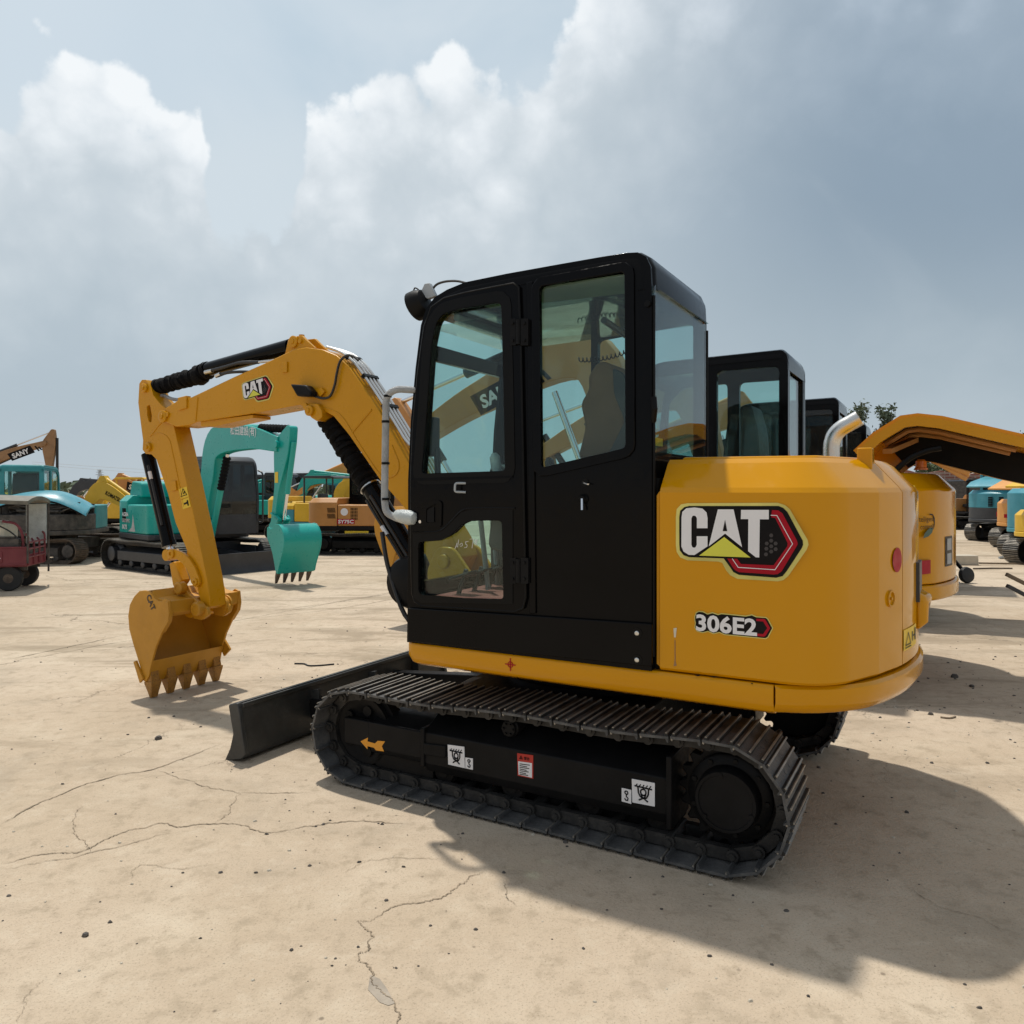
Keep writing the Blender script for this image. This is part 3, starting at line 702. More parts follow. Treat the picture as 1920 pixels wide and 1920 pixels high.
# exhaust
e0 = Vector((1.20, .42, 1.68)); pz = 1.965
path = rpath([(1.265, .40, 1.66), (1.265, .40, 1.875), (1.405, .40, 1.955)], .13, 9)
a = MB(); a.tube(path, .043, 18, cap=False); eo = a.build('exhaust_pipe', 'chrome', ex)
a = MB(); a.tube([path[-2]+ (path[-1]-path[-2])*.2, path[-1] - (path[-1] - path[-2])*.02], .0405, 18); a.build('pipe_mouth', 'seal', eo)
# right-hand side of the machine, low in front of the far cover
a = MB(); a.prism(rpoly([(-.50, -.04), (.735, -.04), (.735, .955), (-.38, .955), (-.50, .80)], .05), .805, 1.34, 'plan'); a.build('right_side_cover', 'yellow', ex, bevel=.02, seg=3)

# ---- cab
CV = -.972; CF = -.115
outl = [(763, 1204), (764, 1140), (765, 1040), (765, 900), (770, 790), (779, 690), (789, 610), (799, 578), (815, 557), (838, 543), (872, 529), (950, 513), (1050, 495), (1130, 481), (1175, 474), (1196, 473), (1212, 482), (1220, 500), (1222, 540)]
ol = SS(outl, CV); UR = S(1222, 850, CV)[0]
ol[-1] = (UR, ol[-1][1])
outline = ol + [(UR, .80), (ol[0][0], .80)]
door_win = SS([(795, 888), (805, 767), (813, 650), (822, 606), (836, 589), (870, 580), (943, 568), (947, 720), (950, 883)], CV)
low_win = SS([(789, 1016), (806, 1015), (830, 1013), (850, 1003), (869, 984), (885, 977), (908, 976), (944, 976), (947, 1123), (870, 1121), (793, 1114), (789, 1106)], CV)
rear_win = SS([(1013, 538), (1172, 510), (1174, 840), (1016, 877)], CV)
dwin = rpoly(door_win, [.02, .0, .0, .03, .02, .0, .03, 0, .02], 3); lwin = rpoly(low_win, [.02, .0, 0, .0, .0, .0, .0, .02, .02, .0, .02, .01], 3); rwin = rpoly(rear_win, .02, 3)
def grow(poly, d):
    n = len(poly); area = sum(poly[i][0]*poly[(i + 1) % n][1] - poly[(i + 1) % n][0]*poly[i][1] for i in range(n)); sg = -1 if area > 0 else 1
    q = [poly[-1]] + list(poly) + [poly[0]]; o_ = offset_open(q, sg*d); return o_[1:-1]
dopen = grow(dwin, .012); lopen = grow(lwin, .012); ropen = grow(rwin, .015)
nf = MB(); nf.prism(outline, CV, CV + .045, 'side', [dopen, lopen, ropen])
fr = nf.build('cab_frame', 'black', ex, bevel=.006, seg=2)
# far side, rear wall, roof, front
farw = [(-.43, 1.06), (.085, 1.06), (.085, ol[8][1] - .02), (-.36, ol[8][1] - .03), (-.46, 1.9)]
farr = [(.125, 1.62), (UR - .06, 1.72), (UR - .06, 2.44), (.125, 2.40)]
b_ = MB(); b_.prism(outline, CF - .04, CF, 'side', [rpoly(farw, .03), rpoly(farr, .03)]); b_.build('far_side_frame', 'black', fr, bevel=.006)
zb_w, zt_w = S(1222, 846, CV)[1], S(1222, 538, CV)[1]
vL, vR = RR(1224, 700, UR)[0], RR(1321, 700, UR)[0]
rw = rpoly([(vL + .012, zb_w), (vR - .012, zb_w), (vR - .012, zt_w), (vL + .012, zt_w)], .02)
b_ = MB(); b_.prism([(CV + .045, .81), (CF - .04, .81), (CF - .04, ol[-1][1]), (CV + .045, ol[-1][1])], UR - .04, UR - .002, 'rear', [rw]); b_.build('rear_wall', 'black', fr, bevel=.004)
# the roof: lofted across with rounded long edges
top = ol[8:]
roof_rings = []
R_ = .055
for k in range(7):
    t = k/6*pi/2; d = R_*(1 - sin(t)); v = CV - .004 + R_*(1 - cos(t))
    roof_rings.append((v, d))
roof_rings = roof_rings + [(CV + CF - v, d) for v, d in reversed(roof_rings)]
tp = offset_open(top, .012)                                       # outward
def roof_ring(v, d):
    o_ = offset_open(top, .010 - d) if False else None
    outer = [(x, z) for x, z in offset_open(top[::-1], -(.010 - d))][::-1]
    inner = [(x, z) for x, z in offset_open(top[::-1], .065)][::-1]
    return [(x, v, z) for x, z in outer] + [(x, v, z) for x, z in inner[::-1]]
b_ = MB(); b_.loft([roof_ring(v, d) for v, d in roof_rings]); roof = b_.build('cab_roof', 'black', ex, smooth=35)
b_ = MB(); tin = offset_open(top[::-1], .075)[::-1]; b_.loft([[(x, v, z) for x, z in tin[2:-3]] + [(x, v, z - .01) for x, z in tin[2:-3][::-1]] for v in (CV + .05, CF - .05)]); b_.build('headlining', 'ceil', roof)
for u in (S(880, 530, CV)[0], S(1130, 480, CV)[0]):
    b_ = MB(); zr = next(z0 + (z1 - z0)*(u - x0)/(x1 - x0) for (x0, z0), (x1, z1) in zip(top, top[1:]) if x0 <= u <= x1); b_.cyl((u, CV + .12, zr - .01), (u, CV + .12, zr + .035), .011, n=8); b_.build('roof_bolt', 'seal', roof)
# front: pillars come from the side plates; cross beams and windscreen
def front_at(z):
    for (x0, z0), (x1, z1) in zip(ol, ol[1:]):
        if z0 <= z <= z1: return x0 + (x1 - x0)*(z - z0)/max(1e-6, z1 - z0)
    return ol[0][0]
b_ = MB()
for z0, z1 in ((S(812, 668, CV)[1], S(812, 640, CV)[1]), (.80, 1.10), (ol[7][1] - .03, ol[8][1])):
    b_.prism([(front_at(z0) + .004, z0), (front_at(z0) + .04, z0), (front_at(z1) + .04, z1), (front_at(z1) + .004, z1)], CV + .045, CF - .04, 'side')
b_.build('front_cross_beams', 'black', fr, bevel=.004)
b_ = MB(); fp = [p for p in ol if 1.08 < p[1] < ol[7][1]]; fp = [(front_at(1.10), 1.10)] + fp + [(front_at(ol[7][1] - .03), ol[7][1] - .03)]
b_.band([(x + .012, z) for x, z in fp][::-1], .005, CV + .046, CF - .041); b_.build('windscreen', 'glass', fr)
b_ = MB(); b_.prism(grow(ropen, .0), CV + .012, CV + .017, 'side'); wi = b_.build('side_window', 'glass', fr)
b_ = MB(); b_.prism(grow(ropen, .028), CV - .012, CV - .001, 'side', [rwin]); b_.build('window_frame', 'black', wi, bevel=.004)
b_ = MB(); b_.prism(rpoly([(vL, zb_w - .014), (vR, zb_w - .014), (vR, zt_w + .014), (vL, zt_w + .014)], .02), UR + .001, UR + .007, 'rear'); b_.build('rear_window', 'glassr', fr)
for hole in (farw, farr):
    b_ = MB(); b_.prism(rpoly(hole, .03), CF - .03, CF - .025, 'side'); b_.build('far_window', 'glass', fr)
# rubber trims along pillar edges
b_ = MB()
for v in (CV + .012, CF - .012): b_.tube([(UR + .004, v, .86), (UR + .004, v, ol[-1][1] - .03)], .008, 8)
b_.build('corner_trim', 'seal', fr)
b_ = MB(); lx, lz = S(1222, 768, CV); b_.tube([(UR + .005, CV + .006, lz - .05), (UR + .02, CV - .02, lz), (UR + .012, CV - .008, lz + .05)], .013, 8); b_.build('window_catch', 'seal', fr)
b_ = MB(); x_, z_ = S(1215, 570, CV); b_.cyl((x_, CV - .002, z_), (x_, CV - .012, z_), .014, n=10); b_.build('pillar_bolt', 'seal', fr)

# door (stands 14 mm proud)
DV = CV - .016
dpx = [(790, 1136), (777, 1128), (772, 1112), (770, 1010), (770, 900), (774, 800), (783, 700), (795, 612), (808, 576), (832, 559), (870, 549), (930, 537), (962, 531), (972, 538), (976, 640), (981, 900), (985, 1120), (980, 1140), (965, 1147)]
dp = SS(dpx, DV)
b_ = MB(); b_.prism(dp, DV, CV - .001, 'side', [dwin, lwin]); door = b_.build('cab_door', 'black', ex, bevel=.005)
b_ = MB(); b_.prism(dopen, CV + .012, CV + .017, 'side'); b_.build('door_window', 'glass', door)
b_ = MB(); b_.prism(lopen, CV + .012, CV + .017, 'side'); b_.build('lower_door_window', 'glass', door)
# black painted margins of the panes, and the wavy lower edge of the upper door panel
b_ = MB(); fringe = grow(dwin, .055); b_.prism(fringe, DV - .0035, DV - .0005, 'side', [grow(dwin, .002)]); b_.build('window_surround', 'seal', door)
b_ = MB(); fr2 = SS([(775, 1000), (800, 1000), (826, 997), (846, 980), (866, 960), (890, 955), (962, 955), (962, 1132), (790, 1130), (776, 1120)], DV); b_.prism(fr2, DV - .0035, DV - .0005, 'side', [grow(lwin, .002)]); b_.build('lower_window_surround', 'seal', door)
b_ = MB(); b_.prism(SS([(774, 897), (962, 892), (962, 896), (774, 902)], DV), DV - .006, DV, 'side'); pth = [( *S(x, y, DV),) for x, y in [(774, 998), (800, 998), (826, 995), (846, 978), (866, 958), (890, 953), (966, 953)]]
b_.tube([(p.x, DV - .002, p.y) for p in smooth_path([(a_, b2, 0) for a_, b2 in pth])], .005, 6)
b_.build('door_pressing', 'black', door)
# edge seal around the door
b_ = MB(); b_.tube([(x, DV + .004, z) for x, z in dp + [dp[0]]], .006, 6); b_.build('door_seal', 'seal', door)
# catch loop, recessed handle with lock
b_ = MB(); q = SS([(873, 906), (860, 906), (859, 922), (873, 923)], DV); b_.tube(rpath([(q[0][0], DV, q[0][1]), (q[1][0], DV - .03, q[1][1]), (q[2][0], DV - .03, q[2][1]), (q[3][0], DV, q[3][1])], .012), .0055, 8); b_.build('door_catch', 'galv', door)
b_ = MB(); hp = rpoly(SS([(784, 986), (785, 966), (803, 943), (823, 937), (830, 942), (829, 985), (826, 988)], DV), .012); b_.prism(hp, DV - .008, DV, 'side', [rpoly(SS([(801, 954), (818, 945), (825, 946), (825, 980), (801, 980)], DV), .008)]); hh = b_.build('door_handle', 'black', door, bevel=.003)
b_ = MB(); b_.prism(rpoly(SS([(802, 956), (815, 950), (815, 979), (802, 979)], DV), .005), DV - .006, DV - .001, 'side'); b_.build('handle_paddle', 'blackm', hh)
b_ = MB(); x_, z_ = S(790, 978, DV); b_.cyl((x_, DV - .008, z_), (x_, DV - .013, z_), .008, n=12); b_.build('lock_cylinder', 'rod', hh)
for y0, y1 in ((598, 648), (1046, 1094)):
    b_ = MB()
    ym = (y0 + y1)/2
    for x0, x1 in ((958, 969), (978, 992)): 
        b_.prism(rpoly(SS([(x0, y0), (x1, y0), (x1, y1), (x0, y1)], DV), .004), DV - .010, DV + .012, 'side')
        for yb in (y0 + 9, y1 - 9): x_, z_ = S((x0 + x1)/2, yb, DV); b_.cyl((x_, DV - .009, z_), (x_, DV - .018, z_), .0075, n=6)
    (x_, z0), (_, z1) = S(973.5, y0 + 2, DV), S(973.5, y1 - 2, DV); b_.cyl((x_, DV - .008, z0), (x_, DV - .008, z1), .011, n=10)
    b_.build('door_hinge', 'blackm', door)
# pillar behind the door, lower panel, key lock
b_ = MB(); b_.prism(SS([(989, 530), (1000, 528), (1006, 1150), (994, 1150)], CV), CV - .010, CV - .001, 'side'); b_.build('door_post', 'black', fr, bevel=.003)
b_ = MB(); b_.prism(SS([(765, 1140), (1000, 1155), (1222, 1170), (1222, 1250), (765, 1203)], CV - .02), CV - .022, CV - .002, 'side'); lp = b_.build('lower_side_panel', 'black', ex, bevel=.004)
for x, y in ((1195, 1187), (1195, 1237)):
    x_, z_ = S(x, y, CV - .024); b_ = MB(); b_.lathe((x_, CV - .021, z_), (0, -1, 0), [(0, .022), (.004, .021), (.004, .014)], 18); b_.lathe((x_, CV - .022, z_), (0, -1, 0), [(0, .010), (.010, .010), (.012, .007)], 14, 1); b_.build('panel_bolt', ['seal', 'chrome'], lp)
b_ = MB(); q = S(1097, 905, CV); b_.lathe((q[0], CV, q[1]), (0, -1, 0), [(0, .018), (.003, .018), (.003, .012)], 16, 0); q2 = S(1103, 908, CV); b_.bar((q[0], CV - .012, q[1]), (q2[0] + .012, CV - .03, q2[1]), .01, .006, m=1); b_.build('latch_lever', ['seal', 'rod'], fr)
b_ = MB(); q = S(1095, 935, CV); b_.lathe((q[0], CV, q[1]), (0, -1, 0), [(0, .022), (.006, .022), (.02, .013), (.024, .012)], 16, 0); b_.tube([(q[0], CV - .02, q[1]), (q[0] + .004, CV - .028, q[1] - .05)], .006, 8, 1)
b_.build('key_lock', ['seal', 'rod'], fr)

# ---- inside the cab
seat = MB(); sp_ = SS([(1121, 680), (1138, 678), (1157, 693), (1170, 723), (1176, 780), (1176, 860), (1085, 860), (1100, 800), (1090, 757), (1107, 730), (1104, 708)], CV + .22)
sp2 = [p for p in sp_]
seat.prism(rpoly(sp2, .03), CV + .20, CV + .62, 'side', m=0)
ub_, zb2 = sp2[6]
seat.prism(rpoly([(ub_ - .42, 1.30), (ub_ + .1, 1.28), (ub_ + .1, 1.46), (ub_ - .42, 1.45)], .05), CV + .17, CV + .65, 'side', m=1)
so_ = seat.build('operator_seat', ['seatb', 'seatd'], ex, bevel=.03, seg=3)
b_ = MB(); b_.prism(rpoly([(p[0] + .03, p[1] - .0) for p in SS([(1137, 690), (1158, 700), (1168, 725), (1172, 780), (1172, 850), (1130, 850), (1160, 790), (1140, 740)], CV + .19)], .02), CV + .185, CV + .205, 'side'); b_.build('seat_wing', 'seatd', so_, bevel=.008)
for v in (CV + .09, CV + .68):
    b_ = MB(); b_.prism(rpoly([(-.12, 1.28), (.36, 1.24), (.40, 1.50), (.30, 1.60), (-.08, 1.55)], .05), v - .055, v + .055, 'side'); co_ = b_.build('arm_console', 'seatd', ex, bevel=.015)
    b_ = MB(); b_.tube([(-.06, v, 1.53), (-.09, v, 1.66)], [.012, .014], 8); b_.lathe((-.09, v, 1.65), (-.2, 0, 1), [(0, .018), (.03, .028), (.08, .026), (.10, .012)], 12); b_.build('joystick', 'plast' if v < -.5 else 'seatd', co_)
b_ = MB(); b_.prism([(CV + .05, .95), (CF - .05, .95), (CF - .05, 1.01), (CV + .05, 1.01)], -.52, .66, 'rear'); b_.build('cab_floor', 'seatd', ex)
b_ = MB(); b_.prism(rpoly([(-.47, CV + .07), (-.05, CV + .07), (-.05, CF - .08), (-.47, CF - .08)], .04), 1.011, 1.030, 'plan'); b_.build('floor_mat', 'mat', ex, bevel=.008)
for k in range(4):
    b_ = MB(); v = CV + .20 + k*.15; b_.bar((-.40, v, 1.0), (-.34, v, 1.16), .02, .02); b_.prism([(-.42, 1.10), (-.30, 1.14), (-.30, 1.155), (-.42, 1.115)], v - .045, v + .045, 'side'); b_.build('foot_pedal', 'seatd', ex, bevel=.004)
b_ = MB(); b_.tube([(-.36, CV + .55, 1.04), (-.40, CV + .55, 1.52)], .014, 8); b_.tube([(-.30, CV + .35, 1.04), (-.37, CV + .35, 1.58)], .014, 8); b_.build('travel_lever', 'wrap', ex)
b_ = MB()
sh = []
for k in range(9): u = -.12 + k*.022; sh.append((u, CV + .30 + .02*sin(k*2.1)))
b_.loft([[(u + .004*sin(j*1.7 + i), v + .012*sin(j*1.3 + i*2), 1.42 - j*.08) for i, (u, v) in enumerate(sh)] + [(u + .002 + .004*sin(j*1.7 + i), v + .003 + .012*sin(j*1.3 + i*2), 1.42 - j*.08) for i, (u, v) in reversed(list(enumerate(sh)))] for j in range(7)]); b_.build('plastic_cover', 'plast', ex)
# monitor, mirror, coil cord, guide rail
b_ = MB(); x_, z_ = front_at(1.75) + .05, 1.78; b_.box(x_ - .02, x_ + .05, CV + .05, CV + .13, z_ - .04, z_ + .16); b_.cyl((x_ + .05, CV + .10, z_), (x_ + .06, CV + .10, z_ - .22), .018, n=8); b_.build('pillar_handset', 'seatd', ex, bevel=.01)
b_ = MB(); b_.tube([(p[0], CV + .10, p[1]) for p in SS([(822, 590), (945, 645)], CV + .1)], .016, 10)
pq = [Vector((S(820, 588, CV)[0] + .06, CV + .08, S(820, 588, CV)[1] - .01)), Vector((S(820, 588, CV)[0] + .08, CF - .08, S(820, 588, CV)[1] - .01))]
b_ = MB(); b_.tube(pq, .018, 10); b_.build('windscreen_rail', 'wrap', fr)
co = []
for i in range(120):
    t = i/119; a_ = t*2*pi*15; co.append((.02 + t*.36, CF - .07 + .012*cos(a_), 2.27 + .012*sin(a_) + .10*(t - .5)**2*1.0 + t*.045))
b_ = MB(); b_.tube(co, .0035, 5); b_.build('coil_cord', 'seal', ex)
b_ = MB(); b_.tube(rpath([(.42, CF - .12, 1.4), (.42, CF - .12, 2.32), (.42, CV + .2, 2.36)], .05), .016, 8); b_.build('seat_belt_post', 'seatd', ex)
b_ = MB(); b_.prism(rpoly([(-.46, 1.02), (-.22, 1.02), (-.24, 1.62), (-.40, 1.72), (-.47, 1.70)], .03), CF - .22, CF - .06, 'side'); b_.build('side_console', 'seatd', ex, bevel=.01)
b_ = MB(); b_.box(-.33, -.24, CF - .16, CF - .13, 1.74, 1.92); b_.bar((-.29, CF - .14, 1.66), (-.29, CF - .14, 1.78), .02, .02); b_.build('display_screen', 'seatd', ex, bevel=.006)

# ---- work lamps on the roof corner, handrail
b_ = MB(); lx, lz = S(780, 572, CV + .06); b_.lathe((lx + .07, CV + .06, lz + .02), (-1, 0, -.35), [(0, .02), (.012, .06), (.05, .075), (.085, .078), (.085, .066)], 22); lamp = b_.build('work_lamp', 'blackm', ex)
b_ = MB(); b_.lathe((lx + .07, CV + .06, lz + .02), (-1, 0, -.35), [(.080, .066), (.092, .05), (.096, .001)], 22); b_.build('lamp_lens', 'lens', lamp)
b_ = MB(); b_.prism([(lx + .03, lz + .05), (lx + .08, lz + .02), (lx + .13, lz + .03), (lx + .09, lz + .10), (lx + .06, lz + .10)], CV + .05, CV + .075, 'side'); b_.build('lamp_bracket', 'galv', lamp, bevel=.003)
b_ = MB(); b_.tube([(p.x, CV + .07, p.y) for p in smooth_path([(*S(x, y, CV + .07), 0) for x, y in [(806, 560), (814, 538), (830, 529), (856, 527), (882, 533)]])], .006, 6); b_.tube([(p.x, CV + .04, p.y) for p in smooth_path([(*S(x, y, CV + .04), 0) for x, y in [(787, 560), (776, 550), (778, 540), (786, 545), (788, 556)]])], .004, 6); b_.build('lamp_cable', 'hose', lamp)
HV = CV - .05
hr = [S(x, y, HV) for x, y in [(768, 729), (742, 729), (724, 742), (721, 940), (724, 962), (748, 976), (764, 972)]]
hv = [CV + .02, HV, HV, HV, HV, HV + .02, CV + .02]
b_ = MB(); b_.tube(rpath([(u, v, z) for (u, z), v in zip(hr, hv)], .035), .018, 12); ho = b_.build('handrail', 'wrap', ex)
b_ = MB()
for y in (790, 868, 935, 742): x_, z_ = S(723 if y != 742 else 727, y, HV); b_.lathe((x_, HV, z_ - .008), (0, 0, 1), [(0, .0205), (.012, .0205)], 12)
b_.build('cable_tie', 'seal', ho)
b_ = MB(); x_, z_ = S(754, 972, HV); b_.lathe((x_ + .02, HV + .02, z_ + .005), (-1, 0, .15), [(-.05, .01), (-.04, .03), (-.01, .038), (.03, .036), (.07, .028), (.08, .02)], 14); b_.build('film_bundle', 'plast', ho)
# ---- boom, arm, bucket of the main excavator (traced on their own planes, given their real width)
BV0, BV1 = -.205, .005
bpx = [(310, 791), (304, 781), (306, 770), (312, 764), (341, 746), (358, 745), (440, 706), (505, 677), (530, 665), (550, 655), (574, 651), (603, 655), (630, 666), (652, 685), (677, 720), (708, 767), (735, 812), (762, 860), (800, 925), (850, 1010), (862, 1045), (850, 1075), (825, 1082), (806, 1060), (785, 1010), (758, 952), (714, 902), (685, 860), (653, 814), (625, 780), (603, 769), (586, 762), (560, 759), (480, 774), (370, 791), (355, 797), (329, 800)]
boom_poly_ = SS(bpx, BV0)
b_ = MB(); b_.prism(boom_poly_, BV0, BV1, 'side'); boom = b_.build('boom', 'boomy', ex, bevel=.006)
# side doubler at the boom's tip, lower flange, weld seams, gusset
b_ = MB(); b_.prism(SS([(372, 790), (470, 777), (470, 783), (398, 799), (372, 799)], BV0), BV0 + .02, BV1 - .02, 'side'); b_.build('lower_flange', 'boomy', boom, bevel=.003)
b_ = MB(); b_.prism(rpoly(SS([(336, 746), (352, 742), (352, 765), (336, 770)], BV0), .006), BV0 - .014, BV0 + .03, 'side'); b_.build('tip_lug', 'boomy', boom, bevel=.004)
b_ = MB()
for p in ([(697, 768), (660, 812)], [(371, 745), (367, 790)]):
    q = SS(p, BV0); b_.tube([(q[0][0], BV0 - .001, q[0][1]), (q[1][0], BV0 - .001, q[1][1])], .006, 6)
q = smooth_path([(*S(x, y, BV0), 0) for x, y in [(610, 764), (640, 780), (672, 830), (705, 880), (722, 896), (742, 890), (748, 870), (735, 835)]]); b_.tube([(p.x, BV0 - .001, p.y) for p in q], .005, 6)
b_.build('weld_bead', 'boomy', boom)
b_ = MB(); b_.prism(rpoly(SS([(571, 764), (580, 756), (596, 757), (604, 770), (605, 782), (595, 790), (584, 783)], BV0 - .03), .01), BV0 - .035, BV1 + .03, 'side'); lug = b_.build('cylinder_lug', 'boomy', boom, bevel=.004)
cyl_top = S(589, 771, BV0)
b_ = MB(); b_.lathe((cyl_top[0], BV0 - .035, cyl_top[1]), (0, -1, 0), [(0, .036), (.018, .036), (.022, .030), (.022, .016), (.03, .014)], 18); q = S(581, 762, BV0); b_.lathe((q[0], BV0 - .03, q[1]), (0, -1, 0), [(0, .02), (.02, .02)], 10); b_.build('pin', 'boomy', lug)
# lug for the arm cylinder
b_ = MB(); lugp = SS([(534, 664), (540, 637), (547, 631), (566, 629), (578, 641), (590, 652), (575, 656)], BV0 + .03)
for v in (BV0 + .03, BV1 - .055): b_.prism(lugp, v, v + .025, 'side')
al = b_.build('arm_cylinder_lug', 'boomy', boom, bevel=.004)
acp = S(551, 641, BV0 + .03)
b_ = MB(); b_.lathe((acp[0], BV0 + .03, acp[1]), (0, -1, 0), [(0, .042), (.012, .042), (.016, .036), (.016, .018), (.022, .016)], 18); q = S(564, 640, BV0 + .03); b_.lathe((q[0], BV0 + .03, q[1]), (0, -1, 0), [(0, .016), (.014, .016)], 8); b_.cyl((acp[0], BV0 + .02, acp[1]), (acp[0], BV1 - .02, acp[1]), .03, n=12); b_.cyl((acp[0], -.1, acp[1] + .03), (acp[0] + .0, -.1, acp[1] + .062), .02, n=10); b_.build('pin', 'boomy', al)
b_ = MB(); b_.prism(rpoly(SS([(531, 680), (540, 678), (540, 698), (531, 699)], BV0), .004), BV0 - .012, BV0, 'side'); b_.build('hose_clip', 'boomy', boom, bevel=.002)
# steel pipes over the boom's back
tp = [(603, 653), (630, 663), (654, 682), (680, 717), (711, 764), (738, 808), (752, 830), (774, 842), (800, 843)]
for k in range(4):
    v = BV0 + .035 + k*.038
    pts = [S(x, y, BV0) for x, y in tp[:7]]
    pts = [(u + .014, z + .012) for u, z in pts]
    q = smooth_path([(u, v, z) for u, z in pts] + [(pts[-1][0] + .10, v + .02, pts[-1][1] - .10), (pts[-1][0] + .14, v + .08, pts[-1][1] - .22)], 5)
    b_ = MB(); b_.tube(q, .0105, 8); b_.build('hydraulic_pipe', 'chrome', boom)
b_ = MB()
for f in (.30, .55, .8):
    i = f*5; i0 = int(i); A, B = S(*tp[i0], BV0), S(*tp[i0 + 1], BV0); t = i - i0; x_, z_ = A[0] + (B[0] - A[0])*t + .014, A[1] + (B[1] - A[1])*t + .012
    an = atan2(B[1] - A[1], B[0] - A[0]); c_ = MB(); c_.box(-.012, .012, BV0 + .02, BV0 + .165, -.012, .016); c_.xf(Matrix.Translation((x_, 0, z_)) @ Matrix.Rotation(-an, 4, 'Y')); b_.add(c_.v, c_.f)
b_.build('pipe_clamp', 'seal', boom)
# boom lamp and its cable
b_ = MB(); b_.prism(SS([(550, 721), (580, 723), (589, 735), (589, 744), (563, 744)], BV0 - .05), BV0 - .085, BV0 - .015, 'side'); lm = b_.build('boom_lamp', 'blackm', boom, bevel=.012)
b_ = MB(); b_.tube([(p.x, BV0 - .022, p.y) for p in smooth_path([(*S(x, y, BV0 - .02), 0) for x, y in [(578, 738), (594, 744), (608, 747), (620, 742), (628, 722), (632, 700), (638, 678), (650, 667), (662, 668), (672, 676)]])], .0085, 8); b_.build('lamp_cable', 'hose', lm)
b_ = MB(); b_.prism(rpoly(SS([(596, 731), (606, 727), (612, 735), (604, 744)], BV0), .004), BV0 - .02, BV0, 'side'); b_.build('cable_bracket', 'boomy', boom)

# swing post and boom foot
foot = S(840, 1052, BV0)
b_ = MB(); fx, fz = foot
for v in (BV0 - .045, BV1 + .008): b_.prism(rpoly([(fx - .13, fz - .06), (fx - .05, fz + .09), (fx + .06, fz + .09), (fx + .30, fz - .20), (fx + .36, .60), (fx - .06, .58)], .04), v, v + .037, 'side')
b_.cyl((fx, BV0 - .06, fz), (fx, BV1 + .06, fz), .045, n=18); b_.cyl((fx + .25, -.1, .52), (fx + .25, -.1, .98), .13, n=24)
b_.prism([(fx + .05, .56), (-.45, .56), (-.45, .95), (fx + .2, .9)], BV0 - .02, BV1 + .02, 'side'); b_.build('swing_post', 'boomy', ex, bevel=.008)

b_ = MB(); q = S(764, 1092, -.22); b_.lathe((q[0], -.26, q[1]), (0, 1, 0), [(0, .10), (.02, .15), (.05, .165), (.26, .165), (.30, .14)], 26); b_.build('swing_hub', 'blackm', ex)
# boom cylinder: rod in a wrapped sleeve, barrel below
c0 = Vector((cyl_top[0], -.1, cyl_top[1])); cb = Vector((S(800, 1120, BV0)[0], -.1, S(800, 1120, BV0)[1]))
dr = (cb - c0)
b_ = MB(); b_.tube([c0 + dr*.43, c0 + dr], .062, 20); b_.lathe(c0 + dr*.42, dr, [(0, .068), (.03, .068)], 20); bc = b_.build('boom_cylinder', 'black', ex)
b_ = MB(); b_.tube([c0 + dr*.0, c0 + dr*.44], .028, 14); b_.build('rod', 'rod', bc)
b_ = MB(); pts = []; rs = []; rnd = random.Random(5)
for i in range(60): t = .035 + .40*i/59; pts.append(c0 + dr*t + Vector((rnd.uniform(-.004, .004), 0, rnd.uniform(-.004, .004)))); rs.append(.072 + .011*sin(i*1.25) + rnd.uniform(-.006, .006))
b_.tube(pts, rs, 16); b_.build('rod_sleeve', 'sleeve', bc)
b_ = MB(); b_.lathe(c0 + dr*.425, dr, [(0, .076), (.012, .076)], 20); b_.build('sleeve_clamp', 'chrome', bc)
off = Vector((.03, -.07, -.02))
b_ = MB(); b_.tube([c0 + dr*.46 + off, c0 + dr*.60 + off, c0 + dr*.98 + off], .012, 8); o2 = off + Vector((-.035, 0, -.03)); b_.tube([c0 + dr*.46 + o2, c0 + dr*.98 + o2], .010, 8); b_.tube(smooth_path([c0 + dr*.62 + o2*1.3, c0 + dr*.75 + o2*2.0 + Vector((-.02, 0, -.05)), c0 + dr*.92 + o2*2.4 + Vector((0, 0, -.12)), c0 + dr*1.05 + o2 + Vector((0.05, 0, -.05))]), .015, 8); b_.build('hydraulic_hose', 'hose', bc)
b_ = MB(); q = c0 + dr*.60 + o2; b_.tube([q, q + dr.normalized()*.07], .015, 8); b_.build('hose_label', 'white', bc)

# arm cylinder along the boom's back
ah = S(268, 722, -.10); a0 = Vector((acp[0], -.1, acp[1])); a1 = Vector((S(270, 726, -.10)[0], -.1, S(270, 726, -.10)[1])); ad = a1 - a0
b_ = MB(); b_.tube([a0 + ad*.06, a0 + ad*.57], .056, 20); b_.lathe(a0 + ad*.555, ad, [(0, .062), (.04, .062)], 20); b_.lathe(a0 + ad*.02, ad, [(0, .03), (.04, .056)], 20); ac = b_.build('arm_cylinder', 'black', ex)
b_ = MB(); b_.tube([a0 + ad*.55, a1], .026, 12); b_.build('rod', 'rod', ac)
b_ = MB(); pts = []; rs = []
sag = Vector((0, 0, -.028))
for i in range(64): t = .555 + .375*i/63; pts.append(a0 + ad*t + sag*(1 if i > 12 else i/12)*1.0 + Vector((rnd.uniform(-.003, .003), 0, rnd.uniform(-.005, .005)))); rs.append(.060 + .007*sin(i*.9) + rnd.uniform(-.007, .007) + (.018 if 5 < i < 12 else 0))
b_.tube(pts, rs, 16); b_.build('rod_sleeve', 'sleeve', ac)
hp1 = [(*S(x, y, -.19), 0) for x, y in [(386, 697), (420, 688), (450, 680), (484, 679)]]
